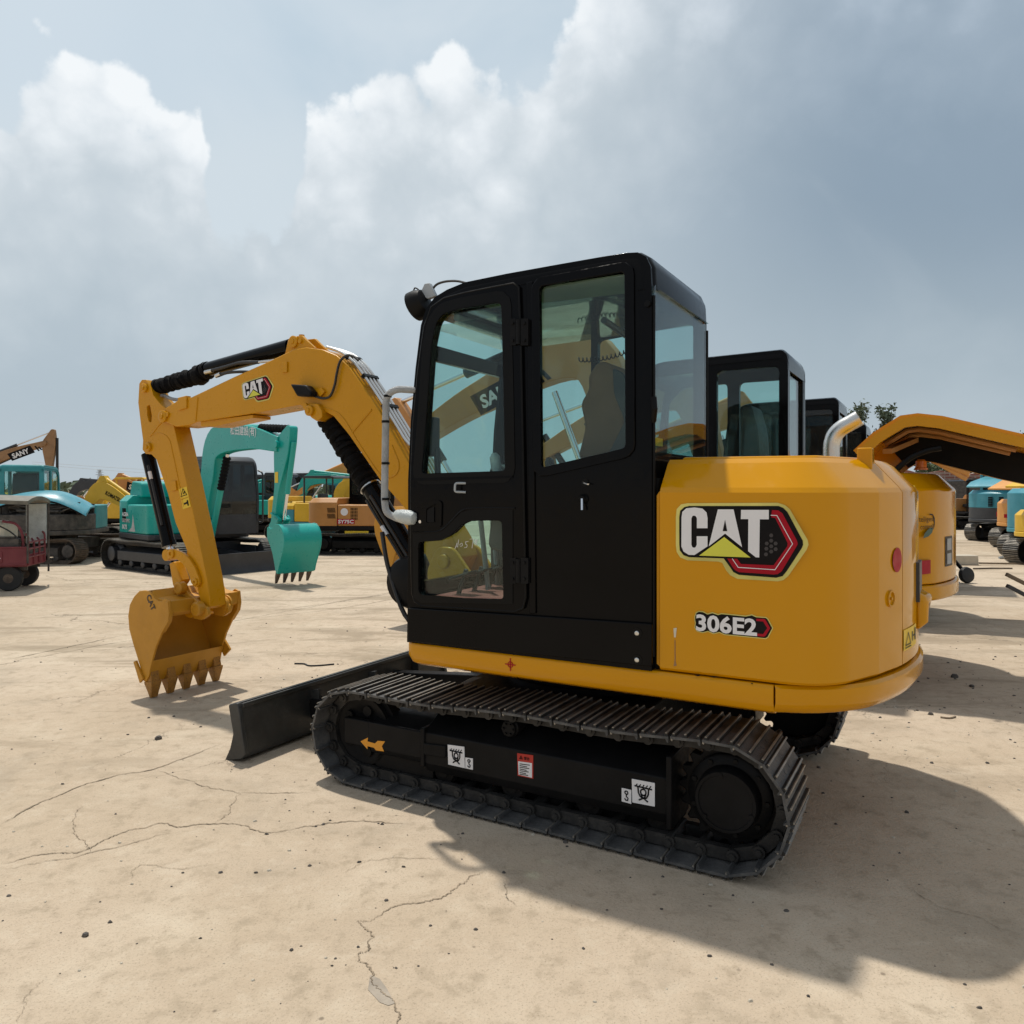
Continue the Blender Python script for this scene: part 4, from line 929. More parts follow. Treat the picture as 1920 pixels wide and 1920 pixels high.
b_ = MB(); b_.tube([(p.x, -.185, p.y) for p in smooth_path(hp1)], .013, 8); b_.tube([(p.x, -.185, p.y) for p in smooth_path([(*S(x, y, -.19), 0) for x, y in [(408, 705), (425, 699), (450, 697), (475, 698)]])], .011, 8); b_.build('hydraulic_hose', 'hose', ac)
b_ = MB()
for p, q in (((384, 698), (397, 695)), ((482, 679), (522, 675)), ((404, 705), (413, 701))):
    A, B = S(*p, -.19), S(*q, -.19); b_.tube([(A[0], -.185, A[1]), (B[0], -.185, B[1])], .016 if q[0] < 500 else .010, 8)
b_.build('hose_fitting', 'chrome', ac)

# arm
AV0, AV1 = -.178, -.030
apx = [(261, 719), (266, 712), (274, 712), (279, 721), (287, 741), (300, 757), (316, 770), (322, 790), (326, 800), (342, 870), (370, 998), (388, 1086), (393, 1120), (393, 1138), (386, 1143), (378, 1136), (372, 1112), (369, 1090), (361, 1059), (347, 1023), (329, 980), (315, 926), (301, 884), (293, 861), (284, 852), (273, 851), (267, 843), (268, 826), (264, 796), (259, 755)]
slot = rpoly(SS([(275.5, 761), (281, 759), (284.5, 780), (283.5, 792), (279, 791), (275.5, 778)], AV0), .01)
b_ = MB(); b_.prism(SS(apx, AV0), AV0, AV1, 'side', [slot]); arm = b_.build('arm', 'boomy', ex, bevel=.005)
for (x, y), r in (((306.5, 781), .048), ((266, 727), .036), ((273, 838), .036)):
    c_ = S(x, y, AV0 - .03); b_ = MB(); v0 = BV0 if x > 300 else AV0
    b_.lathe((c_[0], v0 - .001, c_[1]), (0, -1, 0), [(0, r), (.016, r), (.02, r*.85), (.02, r*.45), (.03, r*.40)], 20); b_.lathe((c_[0] + .05, v0, c_[1] + .012), (0, -1, 0), [(0, .02), (.015, .02)], 10) if x > 300 else None; b_.cyl((c_[0], v0, c_[1]), (c_[0], AV1 + .03, c_[1]), r*.7, n=14); b_.build('pin', 'boomy', arm)
b_ = MB(); q = [(*S(x, y, AV0), 0) for x, y in [(282, 818), (300, 795), (303, 792)]]; b_.tube([(p[0], AV0 - .001, p[1]) for p in q], .005, 6)
b_.tube([(p.x, AV0 - .001, p.y) for p in smooth_path([(*S(x, y, AV0), 0) for x, y in [(285, 815), (300, 812), (316, 822), (324, 850), (345, 950)]])], .004, 6); b_.build('weld_bead', 'boomy', arm)
b_ = MB(); b_.prism(rpoly(SS([(322, 903), (331, 901), (333, 919), (324, 921)], AV0), .004), AV0 - .012, AV0, 'side'); b_.build('hose_clip', 'boomy', arm, bevel=.002)
# slotted hole backing is open; hose behind the arm's head
b_ = MB(); b_.tube([(p.x, -.10, p.y) for p in smooth_path([(*S(x, y, -.1), 0) for x, y in [(303, 765), (300, 745), (308, 742), (322, 748), (338, 750)]])], .014, 8); b_.build('hydraulic_hose', 'wrap', arm)
# warning labels on the arm
def decal_quad(mb, pts, v, m=0): mb.face([(u, v, z) for u, z in pts], m)
dl = MB(); V1 = AV0 - .003; V2 = AV0 - .0045
decal_quad(dl, SS([(335, 917), (350, 912), (354, 931), (339, 936)], V1), V1); decal_quad(dl, SS([(340, 938), (354, 932), (358, 950), (343, 955)], V1), V1)
tri_frame(dl, *[(u, V2, z) for u, z in SS([(338.5, 932), (351, 928), (342.5, 915)], V2)], .28, 1)
for p, q in (((345, 945), (352, 942)), ((351, 938), (353, 948))):
    A, B = S(*p, V2), S(*q, V2); dl.bar((A[0], V2, A[1]), (B[0], V2, B[1]), .014, .002, up=(0, 1, 0), m=1)
A, B = S(344, 926, V2), S(346, 921, V2); dl.bar((A[0], V2, A[1]), (B[0], V2, B[1]), .012, .002, up=(0, 1, 0), m=1)
dl.build('warning_label', ['dyel', 'dblack'], arm)

# bucket cylinder
k0 = Vector((S(276, 842, -.1)[0], -.104, S(276, 842, -.1)[1])); k1 = Vector((S(322, 1040, -.1)[0], -.104, S(322, 1040, -.1)[1])); kd = k1 - k0
b_ = MB(); b_.tube([k0 + kd*.05, k0 + kd*.90], .052, 18); b_.lathe(k0 + kd*.88, kd, [(0, .058), (.04, .058)], 18); bk = b_.build('bucket_cylinder', 'black', ex)
b_ = MB(); b_.tube([k0 + kd*.86, k1], .027, 12); b_.build('rod', 'rod', bk); b_ = MB(); b_.lathe(k1 - Vector((0, .05, 0)), (0, 1, 0), [(0, .046), (.1, .046)], 18); b_.build('rod_eye', 'boomy', bk)
o3 = Vector((.045, -.055, .0)); b_ = MB(); b_.tube([k0 + kd*.16 + o3, k0 + kd*.35 + o3, k0 + kd*.72 + o3], .010, 8); b_.build('hydraulic_hose', 'hose', bk)
b_ = MB(); b_.tube([k0 + kd*.22 + o3, k0 + kd*.29 + o3], .014, 8); b_.build('hose_label', 'white', bk)
# curved links
lpx = [(317, 1036), (321, 1029), (330, 1030), (345, 1036), (358, 1048), (368, 1064), (375, 1082), (377, 1093), (372, 1101), (366, 1099), (361, 1092), (358, 1080), (352, 1066), (344, 1055), (333, 1048), (322, 1049), (317, 1044)]
for v in (-.205, -.03):
    b_ = MB(); b_.prism(SS(lpx, -.19), v, v + .026, 'side'); lk = b_.build('curved_link', 'boomy', ex, bevel=.004)
    if v < -.1:
        for x, y, r in ((322, 1038, .035), (367, 1091, .026)):
            c_ = S(x, y, v); b_ = MB(); b_.lathe((c_[0], v, c_[1]), (0, -1, 0), [(0, r), (.012, r), (.015, r*.8), (.015, r*.45), (.006, r*.4)], 18); b_.build('pin', 'boomy', lk)
hk = S(334, 1101, -.13); pv = S(369, 1141, -.13)
b_ = MB(); b_.prism(SS([(326, 1055), (336, 1052), (350, 1088), (342, 1100), (333, 1098)], -.1), -.145, -.06, 'side'); b_.build('bucket_link', 'boomy', ex, bevel=.01)
b_ = MB(); b_.cyl((pv[0], -.20, pv[1]), (pv[0], .0, pv[1]), .062, n=22); b_.build('arm_end_boss', 'boomy', arm)

# bucket
KV0, KV1 = -.43, .226
side_px = [(283.6, 1113), (280, 1109.5), (271.5, 1107), (261, 1108), (251, 1118.5), (243, 1134), (240, 1155), (242, 1180), (249, 1206), (257, 1232), (263, 1252), (268, 1276), (273, 1279), (279, 1268), (281, 1256), (285, 1239), (292, 1213), (304, 1185.5), (316, 1165), (318, 1150), (317, 1127), (309, 1122), (303, 1127), (296, 1127), (289, 1122)]
sp_ = SS(side_px, KV0)
bk_ = MB()
for v in (KV0, KV1 - .018): bk_.prism(sp_, v, v + .018, 'side')
shell = sp_[2:13]
bk_.band(shell, .016, KV0 + .018, KV1 - .018) if False else None
inn = []
cx = sum(p[0] for p in sp_)/len(sp_); cz = sum(p[1] for p in sp_)/len(sp_)
sh_ = [(p[0] + (cx - p[0])*.02, p[1] + (cz - p[1])*.02) for p in shell]; inn = [(p[0] + (cx - p[0])*.085, p[1] + (cz - p[1])*.07) for p in shell]
rows = [[(u, v, z) for u, z in sh_] + [(u, v, z) for u, z in inn[::-1]] for v in (KV0 + .016, KV1 - .016)]
bk_.loft(rows)
# top beam and rounded roof
tb = SS([(281, 1108), (283.6, 1112), (289, 1121), (303, 1126), (316, 1128), (317, 1151), (309, 1158), (290, 1140)], KV0)
bk_.prism(tb, KV0 + .016, KV1 - .016, 'side')
# lip
lip = SS([(285, 1239), (281, 1256), (276, 1281), (270, 1279), (268, 1262)], KV0)
bk_.prism(lip, KV0 + .014, KV1 - .014, 'side')
PV_ = S(369, 1141, KV0); BPROF = [(p[0] - PV_[0], p[1] - PV_[1]) for p in sp_]; BSH = [(p[0] - PV_[0], p[1] - PV_[1]) for p in sh_]; BIN = [(p[0] - PV_[0], p[1] - PV_[1]) for p in inn]; BTB = [(p[0] - PV_[0], p[1] - PV_[1]) for p in tb]; BLIP = [(p[0] - PV_[0], p[1] - PV_[1]) for p in lip]
bucket = bk_.build('bucket', 'bucky', ex, bevel=.004)
b_ = MB()
for v in (KV0, KV1 - .018): pass
# rim of the side plates along the mouth
for v0, v1 in ((KV0 - .006, KV0 + .03), (KV1 - .03, KV1 + .006)):
    b_ = MB(); b_.prism(SS([(316, 1128), (318, 1151), (316, 1166), (304, 1187), (300, 1184), (311, 1163), (312, 1150), (311, 1129)], KV0), v0, v1, 'side'); b_.build('mouth_rim', 'bucky', bucket, bevel=.003)
for v in (-.215, -.02):
    b_ = MB(); b_.prism(rpoly(SS([(331, 1096), (337, 1091), (345, 1095), (352, 1112), (370, 1128), (388, 1140), (390, 1154), (378, 1163), (362, 1160), (356, 1142), (340, 1118), (329, 1112)], -.215), .02, 3), v, v + .03, 'side'); ear = b_.build('bucket_ear', 'bucky', bucket, bevel=.004)
    if v < -.1:
        for (x, y), r in (((334.5, 1103), .046), ((367.5, 1142), .052)):
            c_ = S(x, y, v - .04); b_ = MB(); b_.lathe((c_[0], v + .004, c_[1]), (0, -1, 0), [(0, r*1.05), (.05, r), (.056, r*.85), (.056, r*.5), (.052, r*.48), (.052, 0)], 22); b_.build('pin', 'bucky', ear)
    else:
        c_ = S(367.5, 1142, -.25); b_ = MB(); b_.lathe((c_[0], v - .01, c_[1]), (0, 1, 0), [(0, .075), (.02, .075), (.02, .066), (.045, .066), (.045, .075), (.06, .075)], 24); b_.build('pin', 'bucky', ear)
# side cutters
for v, s_ in ((KV0 - .02, -1), (KV1 + .002, 1)):
    b_ = MB(); b_.prism(SS([(254, 1240), (258, 1238), (272, 1272), (266, 1280)], KV0) if s_ < 0 else SS([(270, 1225), (282, 1222), (296, 1248), (284, 1262)], KV0), v, v + .02, 'side'); b_.build('side_cutter', 'bucky', bucket, bevel=.004)
# five teeth
tip_u, tip_z = S(290, 1309, KV0 + .06)
l0 = S(276, 1268, KV0); l1 = S(281, 1258, KV0)
for k in range(5):
    v = KV0 + .045 + k*(KV1 - KV0 - .09)/4
    b_ = MB(); ax = Vector((tip_u - l0[0] + .01, 0, 0.004 - l0[1])); n_ = Vector((ax.z, 0, -ax.x)).normalized()
    base = Vector((l0[0], v, l0[1]))
    def rg(t, w_, h_): c = base + ax*t; return [c + Vector((0, w_*i, 0)) + n_*h_*j for i, j in ((-1, -1), (1, -1), (1, 1), (-1, 1))]
    b_.loft([rg(-.35, .030, .026), rg(.30, .036, .036)]); b_.loft([rg(.26, .044, .044), rg(.36, .044, .042), rg(.70, .033, .026), rg(1., .027, .010)])
    b_.build('tooth', 'tooth', bucket, bevel=.003)
# embossed letters near the bucket's rim
dl = MB(); A = Vector((S(274.5, 1119, KV0)[0], KV0 - .003, S(274.5, 1119, KV0)[1])); B = Vector((S(285, 1147, KV0)[0], KV0 - .003, S(285, 1147, KV0)[1])); yd = Vector((S(282, 1117, KV0)[0], KV0 - .003, S(282, 1117, KV0)[1])) - A
xd = B - A; up_ = yd - xd*(yd.dot(xd)/xd.dot(xd)); dl.text('CAT', A, xd, up_, xd.length, .055); dl.build('embossed_letters', 'rusty', bucket)

# ---- markings on the house
def logo(parent, tf, v, name='brand_logo', st=.0012):
    """tf maps drawing units to (u, z); layers stand a millimetre apart"""
    mb = MB()
    def lay(pts, k, m): mb.face([(*(lambda q: (q[0], v - st*k, q[1]))(tf(x, y)),) for x, y in pts], m)
    lay([(115, 330), (125, 230), (180, 170), (260, 155), (1380, 150), (1470, 180), (1530, 230), (1750, 610), (1762, 670), (1740, 730), (1510, 1060), (1450, 1110), (1380, 1125), (880, 1095), (790, 1050), (740, 990), (690, 895), (640, 880), (260, 865), (170, 830), (125, 760), (115, 680)], 1, 0)
    lay([(158, 330), (170, 250), (220, 205), (280, 190), (1390, 190), (1450, 215), (1500, 265), (1690, 620), (1695, 670), (1680, 710), (1490, 1000), (1440, 1060), (1360, 1080), (900, 1045), (830, 1010), (790, 950), (710, 840), (280, 825), (210, 800), (165, 740), (158, 660)], 2, 1)
    for x, y in ((1300, 620), (1355, 655), (1300, 690), (1355, 725), (1300, 755), (1240, 720), (1235, 790), (1300, 555), (1245, 655)):
        lay([(x + 26*cos(k*pi/3), y + 26*sin(k*pi/3)) for k in range(6)], 3, 4)
    lay([(1310, 240), (1390, 245), (1440, 280), (1620, 620), (1630, 660), (1610, 700), (1430, 1000), (1380, 1035), (1330, 1040), (900, 1010), (860, 990), (830, 960), (755, 842), (880, 845), (925, 908), (1330, 925), (1500, 690), (1505, 650), (1350, 340), (1300, 330)], 4, 2)
    ln = [(1295, 300), (1375, 303), (1572, 660), (1350, 985), (890, 955), (815, 845)]
    off = offset_open(ln, 9); lay(ln + off[::-1], 5, 3)
    lay([(190, 330), (200, 262), (250, 218), (350, 208), (450, 222), (500, 270), (512, 340), (512, 465), (380, 465), (380, 340), (365, 315), (345, 308), (325, 315), (312, 345), (312, 670), (325, 700), (345, 708), (365, 700), (378, 670), (378, 565), (512, 565), (512, 690), (350, 798), (280, 795), (215, 755), (188, 690)], 5, 3)
    lay([(640, 232), (835, 232), (940, 700), (730, 532), (527, 690)], 5, 3); lay([(730, 360), (757, 502), (701, 502)], 6, 1)
    lay([(928, 238), (1272, 238), (1272, 355), (1160, 355), (1153, 828), (1110, 825), (1015, 750), (1018, 352), (925, 352)], 5, 3)
    lay([(718, 575), (1045, 828), (408, 805)], 5, 5)
    return mb.build(name, ['dgold', 'dblack', 'dred', 'white', 'dgrey', 'dlime'], parent)
SDV = -.9690
logo(side, lambda x, y: S(1250 + x*.15104, 920 + y*.15104, SDV), SDV)
def blogo(x, y):
    X_, Y_ = x - 115, y - 150; return S(230 + .2917*(762 + X_*.1212 + Y_*.0211), 590 + .2917*(440 - X_*.0391 + Y_*.162), BV0)
logo(boom, blogo, BV0 - .001)
dl = MB(); Z5 = lambda x, y: S(1250 + x*.15104, 920 + y*.15104, SDV)
def lay(pts, k, m): dl.face([(Z5(x, y)[0], SDV - .0012*k, Z5(x, y)[1]) for x, y in pts], m)
oo = [(345, 1560), (362, 1512), (400, 1490), (455, 1497), (510, 1525), (570, 1508), (640, 1532), (680, 1520), (980, 1550), (1060, 1535), (1115, 1560), (1235, 1568), (1262, 1590), (1324, 1705), (1262, 1825), (1230, 1842), (720, 1792), (655, 1765), (580, 1780), (515, 1752), (445, 1768), (375, 1748), (345, 1700), (352, 1640), (345, 1610)]
lay(oo, 1, 0); lay(grow(oo, -12), 2, 1)
lay([(1115, 1588), (1212, 1590), (1228, 1600), (1288, 1705), (1230, 1800), (1210, 1812), (1120, 1802), (1125, 1772), (1200, 1778), (1250, 1704), (1200, 1622), (1115, 1616)], 3, 2)
A, B, C_ = Z5(368, 1738), Z5(1125, 1808), Z5(368, 1525)
A3, B3, C3 = [Vector((p[0], SDV - .0048, p[1])) for p in (A, B, C_)]
dl.text('306E2', A3, B3 - A3, Vector((0, 0, 1)), (B3 - A3).length, (C3 - A3).length*1.0, 3)
dl.build('number_decal', ['dgold', 'dblack', 'dred', 'white'], side)
b_ = MB(); b_.prism(SS([(1263, 1178), (1269, 1177), (1267, 1195), (1264, 1195)], SDV), SDV - .0015, SDV + .001, 'side'); b_.build('paint_chip', 'tank', side)
b_ = MB(); b_.prism(SS([(1265, 1200), (1266.2, 1200), (1266.5, 1240), (1269, 1248), (1263, 1249), (1265, 1238)], SDV), SDV - .001, SDV + .001, 'side'); b_.build('rust_run', 'tan2', side)
# scuffs at the joint, red aiming mark on the skirt
b_ = MB(); KV = -.9755
for x0, x1, y in ((1302, 1315, 1266), (1328, 1350, 1268.5), (1408, 1412, 1281)): b_.prism(SS([(x0, y), ((x0 + x1)/2, y - .8), (x1, y + .8), ((x0 + x1)/2, y + 2)], KV), KV - .001, KV + .001, 'side')
cx_, cz_ = S(957, 1246, KV); 
ring = [(cx_ + .013*cos(2*pi*i/20), KV - .001, cz_ + .013*sin(2*pi*i/20)) for i in range(21)]
b_.build('scuff_marks', 'dblack', ex)
b_ = MB(); b_.tube(ring, .0022, 5); b_.bar((cx_ - .028, KV - .001, cz_), (cx_ + .028, KV - .001, cz_), .005, .0015, up=(0, 1, 0)); b_.bar((cx_, KV - .001, cz_ - .03), (cx_, KV - .001, cz_ + .03), .005, .0015, up=(0, 1, 0)); b_.build('aiming_mark', 'dred', ex)
# marks on the track frame
TV = -.926
def q4(pts, k=1): return [(u, TV - .0015*k, z) for u, z in SS(pts, TV)]
b_ = MB(); TA = -.9265
b_.face([(u, TA, z) for u, z in SS([(676, 1390), (690, 1383), (689, 1390), (703, 1394), (708, 1389), (722, 1390), (716, 1399), (720, 1409), (705, 1407), (701, 1402), (689, 1399), (689, 1405)], TA)], 0); b_.build('arrow_mark', 'dor', ex)
def tie_sign(P0, P1, P2, P3_, hk):
    """white plate with a lashing-point pictogram, and a small one with a hook; corners tl tr br bl"""
    mb = MB(); mb.prism(SS([P0, P1, P2, P3_], TV), TV - .003, TV, 'side')
    def L(s, t): 
        x = (P0[0]*(1 - s) + P1[0]*s)*(1 - t) + (P3_[0]*(1 - s) + P2[0]*s)*t; y = (P0[1]*(1 - s) + P1[1]*s)*(1 - t) + (P3_[1]*(1 - s) + P2[1]*s)*t; u, z = S(x, y, TV); return Vector((u, TV - .0042, z))
    def ln(pts, w_=.0035): mb.tube([L(*p) for p in pts], w_, 4, 1)
    ln([(.12, .26), (.88, .30)])
    for k in range(5): ln([(.16 + k*.15, .27), (.24 + k*.15, .16)], .0022)
    ln([(.27, .30), (.28, .52), (.36, .68), (.50, .74), (.64, .70), (.72, .54), (.73, .32)]); ln([(.5 + .12*cos(a), .48 + .13*sin(a)) for a in [i*pi/6 for i in range(13)]]); ln([(.30, .84), (.55, .70), (.60, .58)]); ln([(.70, .86), (.46, .70), (.40, .58)])
    mb.prism(SS(hk, TV), TV - .003, TV, 'side')
    def H(s, t):
        x = (hk[0][0]*(1 - s) + hk[1][0]*s)*(1 - t) + (hk[3][0]*(1 - s) + hk[2][0]*s)*t; y = (hk[0][1]*(1 - s) + hk[1][1]*s)*(1 - t) + (hk[3][1]*(1 - s) + hk[2][1]*s)*t; u, z = S(x, y, TV); return Vector((u, TV - .0042, z))
    mb.tube([H(.5 + .16*cos(a), .26 + .12*sin(a)) for a in [i*pi/6 for i in range(13)]], .0028, 4, 1); mb.tube([H(.5, .38), H(.5, .55), H(.68, .66), H(.62, .82), H(.42, .82), H(.32, .70)], .003, 4, 1)
    mb.build('lashing_sign', ['white', 'dblack'], ex)
tie_sign((840, 1396), (871, 1400), (872, 1440), (841, 1433), [(873, 1420), (887, 1422), (887, 1443), (873, 1440)])
tie_sign((1185, 1460), (1228, 1468), (1228, 1512), (1186, 1504), [(1166, 1477), (1184, 1481), (1184, 1507), (1166, 1502)])
b_ = MB(); b_.prism(SS([(970, 1412), (1000, 1416), (1000, 1460), (971, 1454)], TV), TV - .002, TV, 'side', m=1); b_.prism(SS([(972, 1427), (998, 1430.5), (998, 1458), (973, 1452)], TV), TV - .0035, TV - .001, 'side', m=0)
for k in range(7):
    y = 1431 + k*3.2; x1 = 994 - (k*5 % 9); b_.prism(SS([(975, y), (x1, y + 2.6), (x1, y + 4), (975, y + 1.4)], TV), TV - .0045, TV - .002, 'side', m=2)
A = S(983, 1422.5, TV); b_.text('警告', (A[0], TV - .0042, A[1] - .004), (1, 0, 0), (0, 0, 1), .03, .015, 2); tri_frame(b_, *[(u, TV - .0042, z) for u, z in SS([(974, 1422.5), (981, 1423.5), (977.5, 1416)], TV)], .6, 2)
b_.build('danger_sign', ['white', 'dor2' if 'dor2' in M else 'redpaint', 'dblack'], ex)
# chalked number inside the lower door pane
b_ = MB(); GV = CV + .0105
for st in ([(857, 1018), (855, 1024), (858, 1026), (860, 1012)], [(856, 1022), (853, 1029)], [(866, 1018), (862, 1021), (863, 1025), (867, 1023), (867, 1019)], [(878, 1015), (873, 1016), (873, 1020), (876, 1022), (875, 1026), (871, 1027)], [(881, 1011), (888, 1010), (885, 1028)], [(895, 1013), (891, 1012), (891, 1017), (895, 1020), (893, 1022), (890, 1020), (894, 1015), (895, 1012)]):
    b_.tube([(u, GV, z) for u, z in SS(st, GV)], .0016, 5)
b_.build('chalk_number', 'white', door)
# two bright stickers behind the rear pane
b_ = MB()
q = RR(1229, 835, UR); b_.box(UR - .006, UR - .004, q[0], q[0] + .11, q[1], q[1] + .035); b_.build('yellow_sticker', 'dyel', fr)
# ------------------------------------------------------------------ the other excavators
# local frame as above: +x to the rear, +y to the machine's right
def grill(mb, x0, x1, z0, z1, v, n, rows=1, lean=.0, m=0):
    """dark slots pressed into a side panel"""
    for r in range(rows):
        zb_ = z0 + (z1 - z0)*r/rows; zt_ = z0 + (z1 - z0)*(r + .82)/rows
        for k in range(n):
            x = x0 + (x1 - x0)*(k + .2)/n; w_ = (x1 - x0)/n*.55
            mb.prism([(x, zb_), (x + w_, zb_), (x + w_ + lean, zt_), (x + lean, zt_)], v - .004, v + .004, 'side', m=m)
def beam_poly(cl, th):
    """outline round a centre line with the half thickness given at each point"""
    L_ = smooth_path([(p[0], p[1], 0) for p in cl], 8); n = len(L_)
    ts = []
    for i in range(n):
        f = i/8; k = min(int(f), len(th) - 2); ts.append(th[k] + (th[k + 1] - th[k])*(f - k))
    up = []; dn = []
    for i, p in enumerate(L_):
        t = (L_[min(i + 1, n - 1)] - L_[max(i - 1, 0)]).normalized(); nn = Vector((-t.y, t.x, 0))
        up.append(tuple((p + nn*ts[i])[:2])); dn.append(tuple((p - nn*ts[i])[:2]))
    return up + dn[::-1]
def machine(label, loc, rz, body='tan', boomm=None, cabm='black', low='blackm', trk='shoe', group=None, scale=1., slew=0., R=1.78, W=1.0,
            foot=(-.85, 1.05), bend=(-1.45, 2.95), tip=(-3.9, 1.95), head=(-4.25, 2.25), end=(-4.35, .75), buck=0., tilt=0., cab='cab', side='left',
            hood_open=False, blade=True, cw=None, glassm='glassd', boom=True, sleeve=True, TL=1.15, decal=None, zh=0., panel=None, cabz=2.66, hoodz=1.66, dig=True, cabx=(-.62, .70), name='excavator', bucket=None, th=(.10, .20, .26, .17, .10), skirt=None, cylm=None, kb=1.08):
    boomm = boomm or body; cw = cw or body
    root = thing(name, label, 'excavator', loc, rz, group, scale)
    U = Matrix.Rotation(slew, 4, 'Z')
    # --- running gear
    for s in (-1, 1):
        vc = s*(W - .12); loop = track_loop(-TL, .32, TL, .32, .02, .03); pl, pitch = loop_places(loop, .155)
        mb = MB()
        for x, z, a_ in pl:
            q = MB(); q.prism([(-pitch*.5, .03), (pitch*.5, .03), (pitch*.5, .012), (-pitch*.5, .012)], -.22, .22, 'side')
            for k in (-.36, .0, .36): q.box(pitch*k - .009, pitch*k + .009, -.215, .215, -.008, .014, m=1)
            q.box(-pitch*.52, pitch*.5, -.08, .08, .03, .09)
            q.xf(place_mat(x, z, a_, vc)); mb.add(q.v, q.f, 0)
            mb.m[-len(q.m):] = q.m
        mb.xf(U); tr = mb.build('track', [trk, 'grous' if trk == 'shoe' else trk], root)
        mb = MB(); vo = s*(W + .02); vi = s*(W - .26)
        mb.prism([(vo, .20), (vo, .40), (vi, .50), (vi, .16)], -TL + .12, TL - .28, 'rear')
        for k in range(5): x = -.75*TL + k*.37*TL; mb.lathe((x, s*(W - .28), .14), (0, s, 0), [(0, .08), (.28, .08), (.29, .04)], 12)
        mb.xf(U); mb.build('track_frame', low, tr, bevel=.01)
        mb = MB(); mb.lathe((TL, s*(W - .22), .32), (0, s, 0), [(0, .24), (.06, .26), (.1, .22), (.12, .17), (.24, .16), (.25, .13), (.25, .0)], 22)
        mb.xf(U); mb.build('final_drive', low, tr)
        mb = MB(); mb.lathe((-TL, s*(W - .2), .32), (0, s, 0), [(0, .2), (.05, .26), (.13, .26), (.17, .18), (.17, .07), (.2, .06)], 22); mb.xf(U); mb.build('idler_wheel', low, tr)
    mb = MB(); mb.box(-.6, .6, -W + .25, W - .25, .30, .58); mb.lathe((0, 0, .55), (0, 0, 1), [(0, .5), (.22, .5)], 28); mb.xf(U); mb.build('centre_frame', low, root)
    if blade:
        mb = MB(); x = -TL - .62; mb.prism([(x - .03, .42), (x + .02, .42), (x + .05, .28), (x + .04, .06), (x - .04, .0), (x - .02, .06), (x + .01, .25)], -W - .08, W + .08, 'side'); mb.xf(U)
        bl_ = mb.build('dozer_blade', low if low != 'blackm' else 'bladem', root, bevel=.005)
        for v in (-.45, .45):
            mb = MB(); mb.bar((x + .03, v, .24), (-.5, v*.7, .40), .14, .13); mb.xf(U) if slew else None; mb.build('blade_arm', low, bl_, bevel=.006)
    # --- upper body
    zb_ = .72 + zh
    wing_ = tail_plan(-.2, W, R, .32)
    pl_ = [(-.60, -W + .10), (-.52, -W)] + wing_[1:-1] + [(-.52, W), (-.60, W - .10)]
    mb = MB(); mb.loft([[(x, y, z) for x, y in pl_] for z in (zb_, zb_ + .12)]); mb.build('house_skirt', skirt or (cw if cw != body else low), root, bevel=.02, seg=3)
    bodyp = tail_plan(.74, W - .01, R - .02, .30)
    mb = MB(); hz = hoodz + zh; zc_ = hz - .13
    def ring(z, d): return [(x, y, z) for x, y in offset_open(bodyp, d)]
    zs = zb_ + .125; zcw = zs + .40 if cw != body else zs
    if cw != body:
        c_ = MB(); c_.loft([ring(zs, .0), ring(zcw, 0)]); c_.build('counterweight', cw, root, bevel=.015)
    if hood_open != 'bare':
        mb.loft([ring(zcw + (.006 if cw != body else 0), .0), ring(zc_, 0), ring(hz, .13)]); hb = mb.build('engine_hood', body, root, bevel=.014, seg=3, smooth=32)
        for s in (-1, 1): g_ = MB(); grill(g_, .78, 1.02, zcw + .22, zcw + .22 + (zc_ - zcw)*.5, s*(W - .01), 9, 2, .02); g_.build('vent_slots', 'seal', hb)
    rp = rpoly([(-.55, .02), (.73, .02), (.73, W - .01), (-.42, W - .01), (-.55, W - .15)], .06)
    mb = MB(); mb.prism(rp, zs, zs + .62, 'plan'); mb.build('side_cover', body, root, bevel=.03, seg=3)
    # --- cab
    x0, x1 = cabx; v0, v1 = -W + .02, -.12; zf = zs - .02; zt_ = cabz + zh
    if cab == 'cab':
        prof = rpoly([(x0 - .06, zf), (x0 - .10, zf + .75), (x0 + .02, zt_ - .16), (x0 + .20, zt_ - .02), (x1 - .04, zt_), (x1, zt_ - .06), (x1, zf)], [.01, .12, .12, .15, .06, .06, .01], 5)
        xm = x0 + (x1 - x0)*.52
        h1 = rpoly([(x0 + .02, zf + .80), (xm - .05, zf + .78), (xm - .05, zt_ - .13), (x0 + .20, zt_ - .15), (x0 + .06, zt_ - .28)], .05)
        h2 = rpoly([(xm + .06, zf + .86), (x1 - .07, zf + .95), (x1 - .07, zt_ - .13), (xm + .06, zt_ - .13)], .05)
        h0 = rpoly([(x0 + .03, zf + .18), (xm - .06, zf + .16), (xm - .06, zf + .55), (x0 + .28, zf + .56), (x0 + .03, zf + .45)], .05)
        mb = MB(); mb.prism(prof, v0, v0 + .05, 'side', [h0, h1, h2]); mb.prism(prof, v1 - .05, v1, 'side', [h1, h2])
        rwn = rpoly([(v0 + .10, zf + .92), (v1 - .10, zf + .92), (v1 - .10, zt_ - .14), (v0 + .10, zt_ - .14)], .05)
        mb.prism([(v0 + .05, zf), (v1 - .05, zf), (v1 - .05, zt_ - .05), (v0 + .05, zt_ - .05)], x1 - .05, x1 - .003, 'rear', [rwn])
        mb.box(x0 - .07, x0 + .0, v0 + .05, v1 - .05, zf, zf + .42)
        cb = mb.build('cab', cabm, root, bevel=.012)
        rp_ = [p for p in prof if p[1] > zt_ - .15]
        rp_.sort(key=lambda p: p[0])
        mb = MB()
        def rr_(v, d): return [(x, v, z + d) for x, z in rp_] + [(x, v, z - .07) for x, z in rp_[::-1]]
